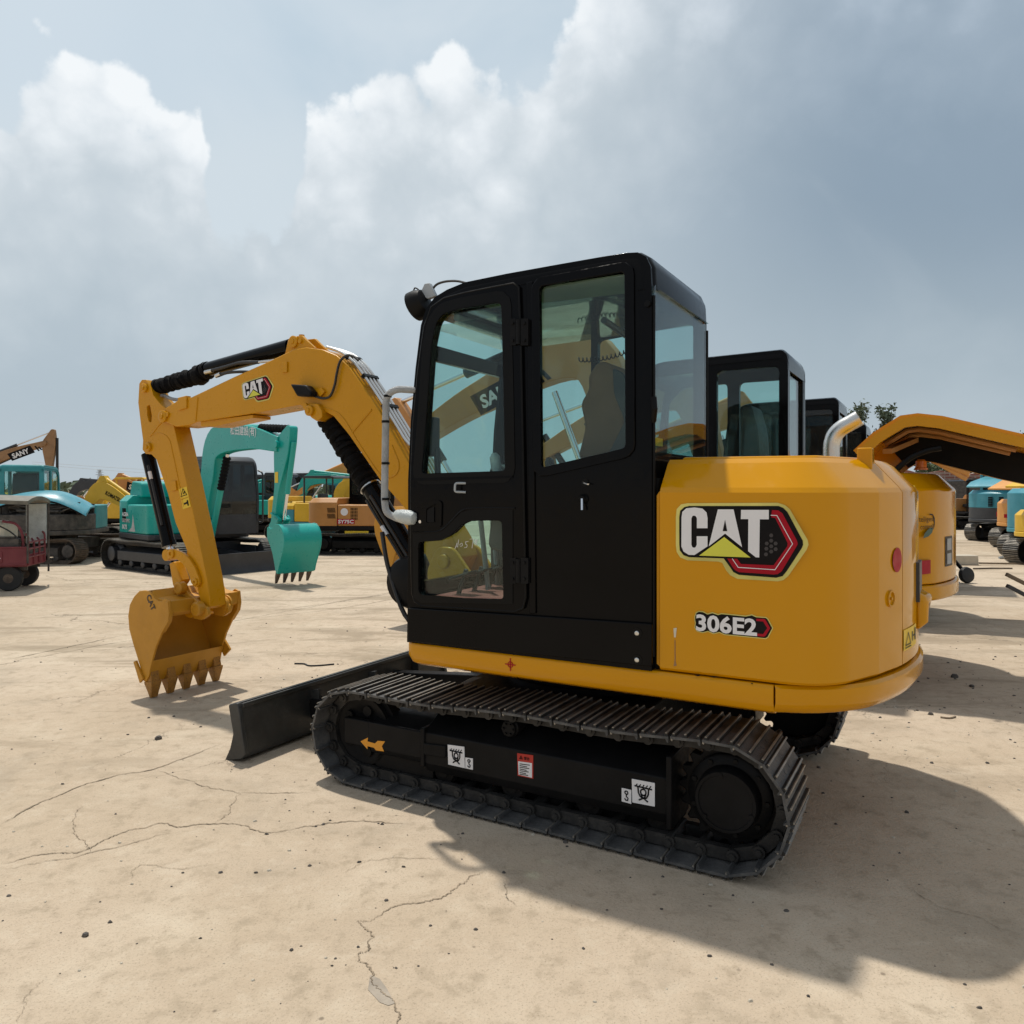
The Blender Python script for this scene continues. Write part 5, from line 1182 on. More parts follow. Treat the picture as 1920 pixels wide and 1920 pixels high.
        mb.loft([rr_(v0 - .01, -.05), rr_(v0 + .01, -.005), rr_(v0 + .06, .015), rr_(v1 - .06, .015), rr_(v1 - .01, -.005), rr_(v1 + .01, -.05)]); mb.build('cab_roof', cabm, cb, smooth=40)
        for h, nm in ((h0, 'lower_door_window'), (h1, 'door_window'), (h2, 'side_window')):
            mb = MB(); mb.prism(grow(h, .008), v0 + .018, v0 + .024, 'side'); mb.build(nm, glassm, cb)
        for h in (h1, h2): mb = MB(); mb.prism(grow(h, .008), v1 - .024, v1 - .018, 'side'); mb.build('far_window', glassm, cb)
        mb = MB(); mb.prism(grow(rwn, .01), x1 - .03, x1 - .024, 'rear'); mb.build('rear_window', glassm, cb)
        fp_ = [p for p in prof if p[0] < x0 + .12 and zf + .40 < p[1] < zt_ - .02]; fp_.sort(key=lambda p: p[1])
        fp_ = [(x0 - .077, zf + .42)] + fp_
        mb = MB(); mb.band([(x + .01, z) for x, z in fp_][::-1], .006, v0 + .05, v1 - .05); mb.build('windscreen', glassm, cb)
        mb = MB(); zs_ = zf + .62; mb.prism(rpoly([(.02, zs_ - .1), (.46, zs_ - .12), (.42, zs_ + .62), (.36, zs_ + .86), (.26, zs_ + .84), (.28, zs_ + .5), (.24, zs_ + .08), (.02, zs_ + .06)], .05), v0 + .2, v1 - .2, 'side'); mb.build('operator_seat', 'seatd', cb, bevel=.03)
        mb = MB(); mb.box(x0, x1 - .06, v0 + .06, v1 - .06, zf, zf + .06); mb.box(-.30, .35, v1 - .24, v1 - .07, zf + .06, zf + .70); mb.bar((x0 + .12, -.5, zf + .06), (x0 + .08, -.5, zf + .8), .05, .05); mb.build('cab_interior', 'seatd', cb)
    elif cab == 'canopy':
        mb = MB(); mb.prism(rpoly([(-.62, 2.30), (-.50, 2.38), (.62, 2.38), (.72, 2.30)], .05), v0, .55, 'side'); mb.build('canopy_roof', cabm, root, bevel=.03)
        for x in (-.5, .62):
            for v in (v0 + .06, .48): mb = MB(); mb.tube([(x, v, zs), (x, v, 2.32)], .03, 8); mb.build('canopy_post', cabm, root)
        mb = MB(); mb.prism(rpoly([(-.05, 1.05), (.42, 1.03), (.44, 1.75), (.32, 1.78), (.26, 1.22), (-.05, 1.2)], .05), -.5, 0., 'side'); mb.build('operator_seat', 'seatd', root, bevel=.03)
    # --- boom, arm, bucket
    if boom:
        bm0, bm1 = -.13, .09
        mid1 = (foot[0]*.45 + bend[0]*.55 + .10, foot[1]*.45 + bend[1]*.55 - .02); mid2 = (bend[0]*.45 + tip[0]*.55, bend[1]*.45 + tip[1]*.55 + .12)
        bp_ = beam_poly([foot, mid1, bend, mid2, tip], list(th))
        mb = MB(); mb.prism(bp_, bm0, bm1, 'side'); bo_ = mb.build('boom', boomm, root, bevel=.012)
        for p in (foot, tip): mb = MB(); mb.cyl((p[0], bm0 - .04, p[1]), (p[0], bm1 + .04, p[1]), .07, n=14); mb.build('pin', boomm, bo_)
        mb = MB()
        for k in range(3):
            v = bm0 + .05 + k*.05; q = [(x, v, z) for x, z in bp_[2:26]]; mb.tube([(p[0] + .0, p[1], p[2]) for p in offs_up(q, .03, bp_)], .012, 6)
        mb.build('hydraulic_pipe', 'hose', bo_)
        mb = MB(); mb.prism([(foot[0] + .15, zs - .1), (foot[0] - .12, foot[1] - .1), (foot[0] - .06, foot[1] + .1), (foot[0] + .1, foot[1] + .1), (foot[0] + .4, zs - .1)], bm0 - .05, bm1 + .05, 'side'); mb.build('boom_bracket', boomm, root, bevel=.01)
        # cylinders
        lugb = Vector((bend[0] + (tip[0] - bend[0])*.16, -.02, bend[1] + (tip[1] - bend[1])*.16 - .22)); cb0 = Vector((foot[0] - .22, -.02, foot[1] - .42)); d_ = lugb - cb0
        mb = MB(); mb.cyl(cb0, cb0 + d_*.58, .065); bc_ = mb.build('boom_cylinder', cylm or boomm, root)
        mb = MB(); mb.cyl(cb0 + d_*.56, lugb, .035); mb.build('rod', 'rod', bc_)
        if sleeve:
            mb = MB(); mb.tube([cb0 + d_*(.58 + .38*i/40) for i in range(41)], [.075 + .012*sin(i*1.5) for i in range(41)], 12); mb.build('rod_sleeve', 'sleeve', bc_)
        a0_ = Vector((bend[0] + (tip[0] - bend[0])*.02, -.02, bend[1] + .36)); a1_ = Vector((head[0], -.02, head[1])); d_ = a1_ - a0_
        mb = MB(); mb.cyl(a0_, a0_ + d_*.60, .06); ac_ = mb.build('arm_cylinder', cylm or boomm, root); mb = MB(); mb.cyl(a0_ + d_*.58, a1_, .03); mb.build('rod', 'rod', ac_)
        mb = MB(); mb.prism([(a0_.x - .07, a0_.z + .06), (a0_.x + .06, a0_.z + .06), (a0_.x + .22, a0_.z - .16), (a0_.x - .22, a0_.z - .16)], -.10, .06, 'side'); mb.build('cylinder_lug', boomm, bo_)
        if sleeve:
            mb = MB(); mb.tube([a0_ + d_*(.60 + .36*i/40) for i in range(41)], [.068 + .012*sin(i*1.5) for i in range(41)], 12); mb.build('rod_sleeve', 'sleeve', ac_)
        ad_ = (Vector((end[0], end[1])) - Vector((head[0], head[1]))).normalized(); an_ = Vector((-ad_.y, ad_.x))
        def AP(s, t): q = Vector(head) + ad_*s + an_*t; return (q.x, q.y)
        LA = (Vector(end) - Vector(head)).length; tpq = (Vector(tip) - Vector(head)); ts_ = tpq.dot(ad_); tn_ = tpq.dot(an_)
        sg = 1 if tn_ > 0 else -1
        ap_ = rpoly([AP(-.06, -.05*sg), AP(-.06, .06*sg), AP(ts_ - .1, tn_ + .10*sg), AP(ts_ + .2, tn_ + .12*sg), AP(LA*.6, .16*sg), AP(LA + .06, .06*sg), AP(LA + .06, -.06*sg), AP(LA*.6, -.02*sg), AP(ts_ + .1, -.12*sg), AP(ts_*.5, -.10*sg)], .06, 3)
        mb = MB(); mb.prism(ap_, bm0 + .03, bm1 - .03, 'side'); ar_ = mb.build('arm', boomm, root, bevel=.01)
        k0_ = Vector((*AP(ts_*.55, -.14*sg), 0)); k1_ = Vector((*AP(LA - .26, -.24*sg), 0)); k0_ = Vector((k0_.x, -.02, k0_.y)); k1_ = Vector((k1_.x, -.02, k1_.y)); d_ = k1_ - k0_
        mb = MB(); mb.cyl(k0_, k0_ + d_*.66, .05); kc = mb.build('bucket_cylinder', boomm if sleeve else 'hose', root); mb = MB(); mb.cyl(k0_ + d_*.64, k1_, .028); mb.build('rod', 'rod', kc)
        mb = MB(); q = AP(LA - .28, .08*sg); mb.bar((k1_.x, -.10, k1_.z), (q[0], -.10, q[1]), .03, .07, up=(0, 1, 0)); mb.bar((k1_.x, .06, k1_.z), (q[0], .06, q[1]), .03, .07, up=(0, 1, 0)); mb.build('linkage', boomm, ar_)
        if dig:
            # bucket hangs from the arm's end; its own axes turned by buck
            B_ = Matrix.Translation((end[0], -.02, end[1])) @ Matrix.Rotation(-buck, 4, 'Y')
            sc_ = lambda L: [(x*kb, z*kb) for x, z in L]
            mb = MB(); mb.loft([[(x, v, z) for x, z in sc_(BSH)] + [(x, v, z) for x, z in sc_(BIN)[::-1]] for v in (-.36, .36)])
            for v in (-.375, .355): mb.prism(sc_(BPROF), v, v + .02, 'side')
            mb.prism(sc_(BTB), -.355, .355, 'side'); mb.prism(sc_(BLIP), -.356, .356, 'side')
            mb.xf(B_); bu = mb.build('bucket', bucket or boomm, root, bevel=.006)
            for k in range(5):
                v = -.31 + k*.155; mb = MB(); lx_, lz_ = sc_(BLIP)[2]; r_ = lambda t, w_, h_: [(lx_ + .01 + .10*t + h_*i, v + w_*j, lz_ + .06 - t*.24) for i, j in ((-1, -1), (1, -1), (1, 1), (-1, 1))]
                mb.loft([r_(-.1, .04, .03), r_(.45, .036, .026), r_(1, .02, .008)]); mb.xf(B_); mb.build('tooth', 'rusty', bu)
            for v in (-.14, .10): mb = MB(); mb.prism(rpoly([(-.30, .16), (-.20, .26), (.05, .06), (.05, -.07), (-.12, -.02)], .04), v - .015, v + .015, 'side'); mb.xf(B_); mb.build('bucket_ear', boomm, bu)
    root['_'] = 1; del root['_']
    return root
def offs_up(q, d, poly):
    cx_ = sum(p[0] for p in poly)/len(poly); cz_ = sum(p[1] for p in poly)/len(poly); o_ = []
    for i, p in enumerate(q):
        a_, b2 = q[max(i - 1, 0)], q[min(i + 1, len(q) - 1)]; tx, tz = b2[0] - a_[0], b2[2] - a_[2]; L = hypot(tx, tz) or 1
        o_.append((p[0] - tz/L*-d*-1 if False else p[0] + (tz/L)*-d*-1*0 + (-tz/L)*d, p[1], p[2] + (tx/L)*d))
    # the upper side is the one farther from the outline's centre
    t = o_[len(o_)//2]; s = q[len(q)//2]
    if hypot(t[0] - cx_, t[2] - cz_) < hypot(s[0] - cx_, s[2] - cz_): o_ = [(2*p[0] - r[0], p[1], 2*p[2] - r[2]) for p, r in zip(q, o_)]
    return o_
def part(parent, name): return next(c for c in parent.children if c.name.split('.')[0] == name)
def boom_text(root, string, p, q, h, side_v, m='white', back=None, ends=None):
    """lettering along the boom between local points p and q (x, z)"""
    b_ = MB(); A = Vector((p[0], side_v, p[1])); B = Vector((q[0], side_v, q[1])); s = -.003 if side_v < 0 else .003
    xd = (B - A); yd = Vector((0, 0, 1)) - xd.normalized()*xd.normalized().z
    if back:
        n_ = xd.normalized()*(h*.35); y_ = yd.normalized()
        b_.face([A - n_ - y_*h*.3 + Vector((0, s, 0)), B + n_*2.6 - y_*h*.3 + Vector((0, s, 0)), B + n_*1.6 + y_*h*1.3 + Vector((0, s, 0)), A - n_*2 + y_*h*1.3 + Vector((0, s, 0))], 1)
        for k in (1, 2): w_ = n_*.9; o_ = n_*(2.9 + k*1.5); b_.face([B + o_ - y_*h*.3 + Vector((0, s, 0)), B + o_ + w_ - y_*h*.3 + Vector((0, s, 0)), B + o_ + w_ - n_ + y_*h*(1.2 - k*.35) + Vector((0, s, 0)), B + o_ - n_ + y_*h*(1.2 - k*.35) + Vector((0, s, 0))], 1)
    b_.text(string, A + Vector((0, 2*s, 0)), xd, yd, xd.length, h, 0)
    return b_.build('lettering', [m, back or 'dblack'], part(root, 'boom'))
def panel_text(root, pname, string, o, w_, h, side='left', m='white', v=None, name='lettering', back=None):
    b_ = MB(); s = -1 if side == 'left' else 1; xd = Vector((1, 0, 0)) if side == 'left' else Vector((-1, 0, 0)); A = Vector((o[0], v, o[1]))
    if back: b_.add([A + xd*-.03 + Vector((0, s*.002, -.02)), A + xd*(w_ + .03) + Vector((0, s*.002, -.02)), A + xd*(w_ + .03) + Vector((0, s*.002, h + .02)), A + xd*-.03 + Vector((0, s*.002, h + .02))], [(0, 1, 2, 3)], 1)
    b_.text(string, A + Vector((0, s*.005, 0)), xd, (0, 0, 1), w_, h); return b_.build(name, [m, back or 'dblack'], part(root, pname))

ROW = Vector((EV[0], EV[1], 0))
def row_loc(dv, du=0.): return (MC[0] + EV[0]*dv + EU[0]*du, MC[1] + EV[1]*dv + EU[1]*du, 0)
GROW = 'excavators parked side by side behind the large yellow one'
# second in the row
m2 = machine('amber excavator second in the row, hood propped open, red square on its tail', row_loc(3.36), TH, 'yellow', boomm='tan', cabm='black', group=GROW, R=1.90, glassm='glass', cabz=2.70, hoodz=1.70, bend=(-1.50, 2.98), tip=(-3.80, 2.12), head=(-3.98, 2.62), end=(-3.2, 1.28), bucket='bucky', skirt='yellow', cylm='black', sleeve=False)
hb = part(m2, 'engine_hood')
boom_text(m2, 'SANY', (-2.70, 2.47), (-2.22, 2.66), .16, -.13, back='dblack')
# its propped hood: a wide pressed lid seen from below
C2 = row_loc(3.36)[:2]
b_ = MB(); hp_ = [S(x, y, -.85, C2) for x, y in [(1604, 849), (1640, 816), (1690, 785), (1720, 781), (1765, 786), (1920, 821)]]
hp_ += [(hp_[-1][0] + .35, hp_[-1][1] - .09)]
for v0, v1 in ((-.87, -.80), (.55, .62)): 
    lo = offset_open(hp_, -.07 if v0 < 0 else -.29); b_.prism(hp_ + lo[::-1], v0, v1, 'side')
b_.band(hp_, .03, -.80, .55); lid = b_.build('open_hood', 'yellow', m2, bevel=.012, seg=3)
b_ = MB(); li = offset_open(hp_, -.03); b_.band(li[1:-1], .02, -.78, .53); lo = offset_open(hp_, -.285); b_.prism(offset_open(hp_, -.03)[1:] + lo[1:][::-1], .525, .545, 'side'); b_.build('hood_lining', 'blackm', lid)
b_ = MB()
for v in (-.45, .2): q = offset_open(hp_, -.07); b_.tube([(x, v, z) for x, z in q[1:-1]], .022, 8)
b_.bar((hp_[1][0] + .08, -.7, hp_[1][1] - .12), (hp_[2][0] + .05, .3, hp_[2][1] - .10), .07, .04); b_.build('hood_brace', 'tan', lid)
st = [(*S(x, y, -.80, C2),) for x, y in [(1672, 889), (1690, 872), (1712, 856), (1740, 845), (1765, 840)]]
b_ = MB(); b_.tube([(p.x, -.80, p.y) for p in smooth_path([(a_, b2, 0) for a_, b2 in st])], .022, 8); b_.build('hood_stay', 'seal', lid)
b_ = MB(); b_.lathe((1.2, -.45, 1.70), (0, 0, 1), [(0, .05), (.015, .05), (.02, .043), (.07, .040), (.085, .026)], 16); q = S(1727, 872, -.35, C2); b_.xf(Matrix.Translation((q[0] - 1.2, .10, q[1] - 1.74))); b_.build('beacon', 'amber', hb)
# marks on its tail (radius 1.88)
def px2(p, C): x = C[0] + p[0]*EU[0] + p[1]*EV[0]; y = C[1] + p[0]*EU[1] + p[1]*EV[1]; return 960 + 1440*x/y, y
def t_ang(x, C, R): return min((abs(px2((R*cos(q), R*sin(q)), C)[0] - x), q) for q in [i*.002 - 1.0 for i in range(505)])[1]
def t_z(x, y, C, R): q = t_ang(x, C, R); return CH + (918 - y)/1440*px2((R*cos(q), R*sin(q)), C)[1]
def tail_text(mb, string, x0, x1, y0, y1, C, R, m):
    vs, fs, asp = text_geo(string); q0, q1 = t_ang(x0, C, R), t_ang(x1, C, R); z0, z1 = t_z(x0, y1, C, R), t_z(x0, y0, C, R)
    mb.add([(R*cos(q0 + (q1 - q0)*x), R*sin(q0 + (q1 - q0)*x), z0 + (z1 - z0)*y) for x, y in vs], fs, m)
R2 = 1.8815
b_ = MB(); tail_text(b_, 'Intelligent', 1716, 1752, 969, 982, C2, R2, 0); tail_text(b_, 'control', 1726, 1750, 983, 993, C2, R2, 0)
q0, q1 = t_ang(1724, C2, R2), t_ang(1753, C2, R2); za, zb2 = t_z(1735, 962, C2, R2), t_z(1735, 1010, C2, R2)
def on(s, t): q = q0 + (q1 - q0)*s; return (R2*cos(q), R2*sin(q), za + (zb2 - za)*t)
b_.add([on(s, t) for s, t in [(.62, .03), (.85, .05), (.99, .20), (1., .45), (.92, .66), (.90, .64), (.95, .45), (.94, .22), (.82, .10), (.62, .07)]], [tuple(range(10))], 0)
b_.add([on(s, t) for s, t in [(.22, .98), (.30, .80), (.50, .66), (.72, .56), (.88, .62), (.80, .78), (.55, .92)]], [tuple(range(7))], 1)
b_.build('slogan_mark', ['dblack', 'green_v'], hb)
b_ = MB(); tail_patch(b_, t_ang(1718, C2, R2), t_ang(1745, C2, R2), t_z(1730, 1077, C2, R2), t_z(1730, 1051, C2, R2), R2); b_.build('reflector_patch', 'dred', hb)
b_ = MB(); tail_patch(b_, t_ang(1708, C2, R2), t_ang(1716, C2, R2), t_z(1712, 934, C2, R2), t_z(1712, 910, C2, R2), R2); tail_patch(b_, t_ang(1711, C2, R2), t_ang(1713, C2, R2), t_z(1712, 930, C2, R2), t_z(1712, 914, C2, R2), R2 + .002, 1, 2); b_.build('warning_label', ['dyel', 'dblack'], hb)
b_ = MB(); qa, qb = t_ang(1772, C2, R2), t_ang(1785, C2, R2); tail_patch(b_, qa, qb, t_z(1775, 1062, C2, R2), t_z(1775, 1006, C2, R2), R2 + .002); tail_patch(b_, qa + (qb - qa)*.2, qa + (qb - qa)*.8, t_z(1775, 1058, C2, R2), t_z(1775, 1038, C2, R2), R2 + .004, 1); tail_patch(b_, qa + (qb - qa)*.2, qa + (qb - qa)*.8, t_z(1775, 1032, C2, R2), t_z(1775, 1010, C2, R2), R2 + .004, 1); b_.build('tail_lamp', ['seal', 'galv'], hb)
m3 = machine('tan excavator third in the row, its black cab between two other black cabs', row_loc(6.72), TH, 'tan', cabm='black', group=GROW, R=1.80, glassm='glassd', cabz=2.66, bend=(-1.50, 2.95), tip=(-3.80, 2.10), head=(-3.98, 2.6), end=(-3.2, 1.28), dig=False, cylm='black', sleeve=False)
boom_text(m3, 'SANY', (-2.80, 2.42), (-2.32, 2.62), .16, -.13, back='dblack')
m4 = machine('last excavator of the row, its black cab showing behind the steel exhaust pipe', row_loc(10.3), TH, 'tan', cabm='black', group=GROW, R=1.80, glassm='glassd', cabz=2.62, dig=False)
# lids propped open on those two
for mm, pts, dv in ((m3, [(1.0, 1.70), (1.5, 2.02), (2.05, 1.78)], 0), (m4, [(1.0, 1.75), (1.35, 2.25), (2.1, 1.75)], 0)):
    b_ = MB(); b_.band(pts, .05, -.7, .6); b_.band(offset_open(pts, -.065), .06, -.7, -.62); b_.build('open_hood', 'oran', mm, bevel=.01)

LS = .82
def btext(root, string, bend, tip, f0, f1, h, v, **kw):
    L_ = lambda f: (bend[0] + (tip[0] - bend[0])*f, bend[1] + (tip[1] - bend[1])*f + .10*sin(pi*f) - h*.5)
    boom_text(root, string, L_(f0), L_(f1), h, v, **kw)
# teal one seen between the boom and the arm
tl = machine('teal excavator with charcoal cab and company lettering on its boom, seen through the yellow boom', (-6.48, 15.5, 0), radians(135), 'teal', cabm='charc', low='charc', R=1.80, W=1.10, TL=1.3, glassm='glassd', cw='teal', scale=.91, slew=radians(8), foot=(-.80, 1.15), bend=(-1.36, 2.70), tip=(-4.05, 2.56), head=(-4.42, 2.82), end=(-3.80, 1.00), th=(.17, .30, .33, .23, .14), kb=1.28, zh=-.06, hoodz=1.66, cabz=2.52, cabx=(-.95, .30))
boom_text(tl, '松田建設(有)', (-2.15, 2.80), (-3.25, 2.72), .21, .09, m='white')
b_ = MB(); b_.prism(rpoly([(.55, 1.55), (.62, 1.88), (1.15, 1.92), (1.32, 1.55)], .08), .15, .85, 'side'); b_.build('hood_bulge', 'teal', part(tl, 'engine_hood'), bevel=.03)
panel_text(tl, 'engine_hood', 'SK75', (1.02, .86), .30, .10, 'right', v=1.093)
panel_text(tl, 'engine_hood', 'ACERA', (1.03, 1.14), .40, .09, 'right', v=1.093, m='white')
panel_text(tl, 'engine_hood', 'GEOSPEC', (1.03, 1.01), .50, .08, 'right', v=1.093, m='lens')
b_ = MB(); b_.prism([(.24, .82), (.66, .82), (.46, .90), (.40, 1.04), (.38, 1.20), (.31, 1.0)], 1.091, 1.094, 'side'); b_.build('swoosh_mark', 'lens', part(tl, 'engine_hood'))
b_ = MB(); b_.tube(rpath([(-1.02, -1.10, 1.0), (-1.14, -1.12, 1.0), (-1.14, -1.12, 2.1), (-1.0, -1.08, 2.15)], .08), .02, 8); b_.build('handrail', 'charc', tl)
b_ = MB(); b_.box(-4.05, -3.93, .063, .066, 1.85, 2.05); b_.build('warning_label', 'dyel', part(tl, 'arm'))
# brown side panels of a six-tonner, far right of the teal one
ty = machine('brown excavator with two-tone side panels and a number on them, behind the black boom cylinder', (-3.55, 19.3, 0), radians(176), 'tan', cabm='black', R=1.85, W=1.05, glassm='glassd', foot=(-.8, 1.1), bend=(-1.3, 2.2), tip=(-3.6, 1.6), head=(-3.9, 1.9), end=(-4., .8), scale=LS)
panel_text(ty, 'side_cover', 'SY75C', (.70, .92), .46, .11, 'right', v=1.046, back='dred')
b_ = MB(); b_.lathe((.52, 1.041, 1.26), (0, 1, 0), [(0, .11), (.004, .11)], 20); b_.build('round_emblem', 'white', part(ty, 'side_cover'))
b_ = MB(); grill(b_, .12, .34, 1.02, 1.40, 1.042, 5, 4); b_.build('vent_slots', 'seal', part(ty, 'side_cover'))
b_ = MB(); b_.box(-.2, .5, 1.0, 1.06, .62, .70); b_.build('step_rail', 'dyel', ty)
# small yellow and blue machine with a canopy
ku = machine('small excavator with yellow hood, blue base and black canopy left of the brown one', (-5.15, 21.5, 0), radians(160), 'yel2', cabm='charc', low='aqua', cw='aqua', R=1.45, W=.92, cab='canopy', glassm='glassd', foot=(-.75, 1.0), bend=(-1.1, 1.9), tip=(-2.6, 1.6), head=(-2.9, 1.8), end=(-2.9, .8), hoodz=1.5, scale=LS)
# weathered machine with its engine bay open, far left
dm = machine('weathered teal excavator with its engine hood raised and its tail to us', (-10.25, 17.3, 0), radians(-76), 'tealb', cabm='tealb', low='dirty', trk='rusty', cw='dirty', R=1.66, W=1.15, TL=1.3, slew=radians(66), hood_open='bare', blade=False, boom=False, glassm='glass', cabz=2.50, sleeve=False, cabx=(-.62, .65), scale=.84)
b_ = MB(); rnd = random.Random(11)
b_.box(.70, .78, -1.10, 1.10, .85, 1.50); b_.box(.86, 1.25, -.15, .55, 1.25, 1.42); b_.cyl((.95, -.8, 1.40), (.95, -.2, 1.40), .12); b_.cyl((1.30, -.7, 1.44), (1.30, .6, 1.44), .05)
b_.box(1.2, 1.26, -.95, -.88, 1.2, 1.62); b_.box(1.2, 1.26, .82, .90, 1.2, 1.55)
for k in range(14):
    p = [Vector((rnd.uniform(1.0, 1.5), rnd.uniform(-.8, .8), rnd.uniform(1.24, 1.50))) for _ in range(3)]; b_.tube(smooth_path(p, 5), rnd.uniform(.012, .03), 6)
b_.box(1.1, 1.4, .2, .5, 1.24, 1.38); b_.build('engine', 'dirty', dm, bevel=.006)
def arch(v): return 1.83 - .20*(v/.95)**2 - (.10*max(0, v - .4)/.55 if v > .4 else 0)
vs_ = [-1.12 + .112*i for i in range(21)]
b_ = MB(); b_.loft([[(.72, v, arch(v) + .02), (1.15, v, arch(v) + .0), (1.52, v, arch(v) - .15), (1.56, v, arch(v) - .22), (1.52, v, arch(v) - .22), (1.15, v, arch(v) - .04), (.72, v, arch(v) - .02)] for v in vs_]); rh_ = b_.build('raised_hood', 'skyblue', dm, smooth=45)
b_ = MB(); b_.loft([[(.74, v, arch(v) - .045), (1.50, v, arch(v) - .23), (1.50, v, arch(v) - .27), (.74, v, arch(v) - .15)] for v in vs_[1:-1]]); b_.build('hood_lining', 'seal', rh_)
b_ = MB(); grill(b_, -.2, .2, -.1, .1, 0, 7); b_.xf(Matrix.Translation((1.30, -.70, arch(-.7) - .05)) @ Matrix.Rotation(radians(90), 4, 'Z') @ Matrix.Rotation(radians(90), 4, 'X')); b_.build('vent_slots', 'seal', rh_)
# brown boom above it
far_brown = machine('dusty brown excavator at the far left, its long boom raised above a teal cab', (-19.2, 24.0, 0), radians(186), 'tan2', cabm='charc', R=1.8, W=1.1, foot=(-.8, 1.2), bend=(-2.2, 2.45), tip=(-5.35, 3.72), head=(-5.62, 4.2), end=(-5.5, 1.6), glassm='glassd', dig=False, sleeve=False, scale=LS, cylm='charc')
boom_text(far_brown, 'SANY', (-4.20, 3.10), (-4.80, 3.34), .20, .09, back='dblack')
# yellow boom and brown boom behind the weathered one
yk = machine('lemon yellow excavator with its boom folded down, behind the raised blue hood', (-11.7, 20.0, 0), radians(165), 'yel2', cabm='charc', low='charc', R=1.7, foot=(-.8, 1.1), bend=(-1.4, 1.72), tip=(-2.75, .95), head=(-3.0, 1.15), end=(-2.9, .5), glassm='glassd', dig=False, sleeve=False, cab='none', scale=.9)
btext(yk, 'KOMATSU', (-1.4, 1.72), (-2.75, .95), .12, .5, .12, .09, m='dblack')
bk2 = machine('brown excavator with a black lettered boom, behind the teal engine housing', (-13.9, 25.0, 0), radians(172), 'tan', cabm='charc', R=1.7, foot=(-.8, 1.1), bend=(-1.5, 2.15), tip=(-3.2, 1.45), head=(-3.5, 1.75), end=(-3.4, .6), glassm='glassd', dig=False, sleeve=True, cab='none', scale=LS)
btext(bk2, 'SANY', (-1.5, 2.15), (-3.2, 1.45), .25, .62, .20, .09, back='dblack')
# more of the yard beyond: teal, blue-teal and yellow machines side by side
GF = 'excavators lined up at the far side of the yard'
specs = [
 ('teal excavator with a long level boom, beyond the small yellow and blue machine', 520, 27.5, 168, 'teal', 'cab', (-1.6, 2.35), (-4.4, 2.1)),
 ('lemon yellow excavator with black lettering on its boom, just behind the brown one', 590, 24.0, 160, 'yel2', 'none', (-1.4, 2.0), (-3.4, 1.5)),
 ('orange excavator with an arched boom, beyond the black boom cylinder', 708, 28.0, 15, 'oran', 'cab', (-1.4, 2.7), (-3.5, 1.7)),
 ('blue teal excavator beyond the raised teal bucket, its boom nearly level', 480, 31.0, 172, 'aqua', 'cab', (-1.6, 2.3), (-4.2, 2.2)),
 ('dark excavator with a folded black boom, far behind the weathered teal one', 100, 33.0, 172, 'charc', 'none', (-1.6, 2.1), (-3.9, 2.0)),
 ('lemon yellow excavator under a long yellow roof, beyond the teal engine housing', 262, 24.0, 170, 'yel2', 'canopy', (-1.4, 1.6), (-3.0, 1.2)),
 ('small teal excavator in the gap between the teal bucket and the brown machine', 556, 29.0, 20, 'teal', 'cab', (-1.4, 2.0), (-3.2, 1.5)),
 ('brown excavator at the far side, half hidden by the small canopy machine', 640, 31.0, 170, 'tan', 'cab', (-1.5, 2.2), (-3.6, 1.7)),
]
for lab, px__, d__, h, bc_, cc, bd, tp_ in specs:
    o = machine(lab, ((px__ - 960)/1440*d__, d__, 0), radians(h), bc_, cabm='charc' if cc != 'canopy' else 'yel2', R=1.75, foot=(-.8, 1.1), bend=bd, tip=tp_, head=(tp_[0] - .3, tp_[1] + .28), end=(tp_[0] - .2, .7), glassm='glassd', dig=False, group=GF, cab=cc, scale=LS, sleeve=False)
    if bc_ == 'yel2' and cc == 'none': btext(o, 'KOMATSU', bd, tp_, .2, .65, .16, .09, m='dblack')
# right-hand row, tails towards us
GR_ = 'excavators parked in the row by the brick wall'
def rx(px_, d): return (px_ - 960)/1440*d
r1 = machine('brown excavator standing alone in front of the brick wall', (rx(1806, 31), 31.0, 0), radians(4), 'tan', cabm='black', R=1.8, W=1.1, glassm='glassd', group=GR_, cab='canopy', boom=False, blade=False, hoodz=1.65, scale=LS)
panel_text(r1, 'engine_hood', 'SY75C', (.80, .92), .26, .10, 'left', v=-1.092, back='dred')
b_ = MB(); b_.lathe((.30, -1.092, 1.30), (0, -1, 0), [(0, .13), (.003, .13)], 20); b_.build('round_emblem', 'white', part(r1, 'engine_hood'))
b_ = MB(); b_.lathe((-1.2, -.1, 1.2), (.5, 0, .8), [(0, .25), (.5, .25)], 16); b_.build('boom_bracket', 'teal', r1)
r2 = machine('blue teal excavator with charcoal tail and slotted engine cover in the right-hand row', (rx(1922, 23.2), 23.4, 0), radians(205), 'aqua', cabm='aqua', low='charc', cw='charc', R=1.85, W=1.10, glassm='glassd', group=GR_, boom=False, hoodz=1.90, cabz=2.75, scale=LS)
b_ = MB(); b_.box(1.80, 1.812, .15, .45, .95, 1.12); b_.build('reflector_patch', 'dred', part(r2, 'counterweight'))
b_ = MB(); [grill(b_, -.62 + k*.34, -.36 + k*.34, 1.30, 1.66, 0, 1, 6) for k in range(2)]; b_.xf(Matrix.Rotation(radians(18), 4, 'Z') @ Matrix.Translation((1.835, 0, 0)) @ Matrix.Rotation(radians(90), 4, 'Z')); b_.build('vent_slots', 'seal', part(r2, 'engine_hood'))
b_ = MB(); b_.band([(-.2, 2.1), (.7, 2.35), (1.5, 2.15), (1.75, 1.98)], .06, -.9, .9); b_.build('open_hood', 'skyblue', r2, bevel=.015)
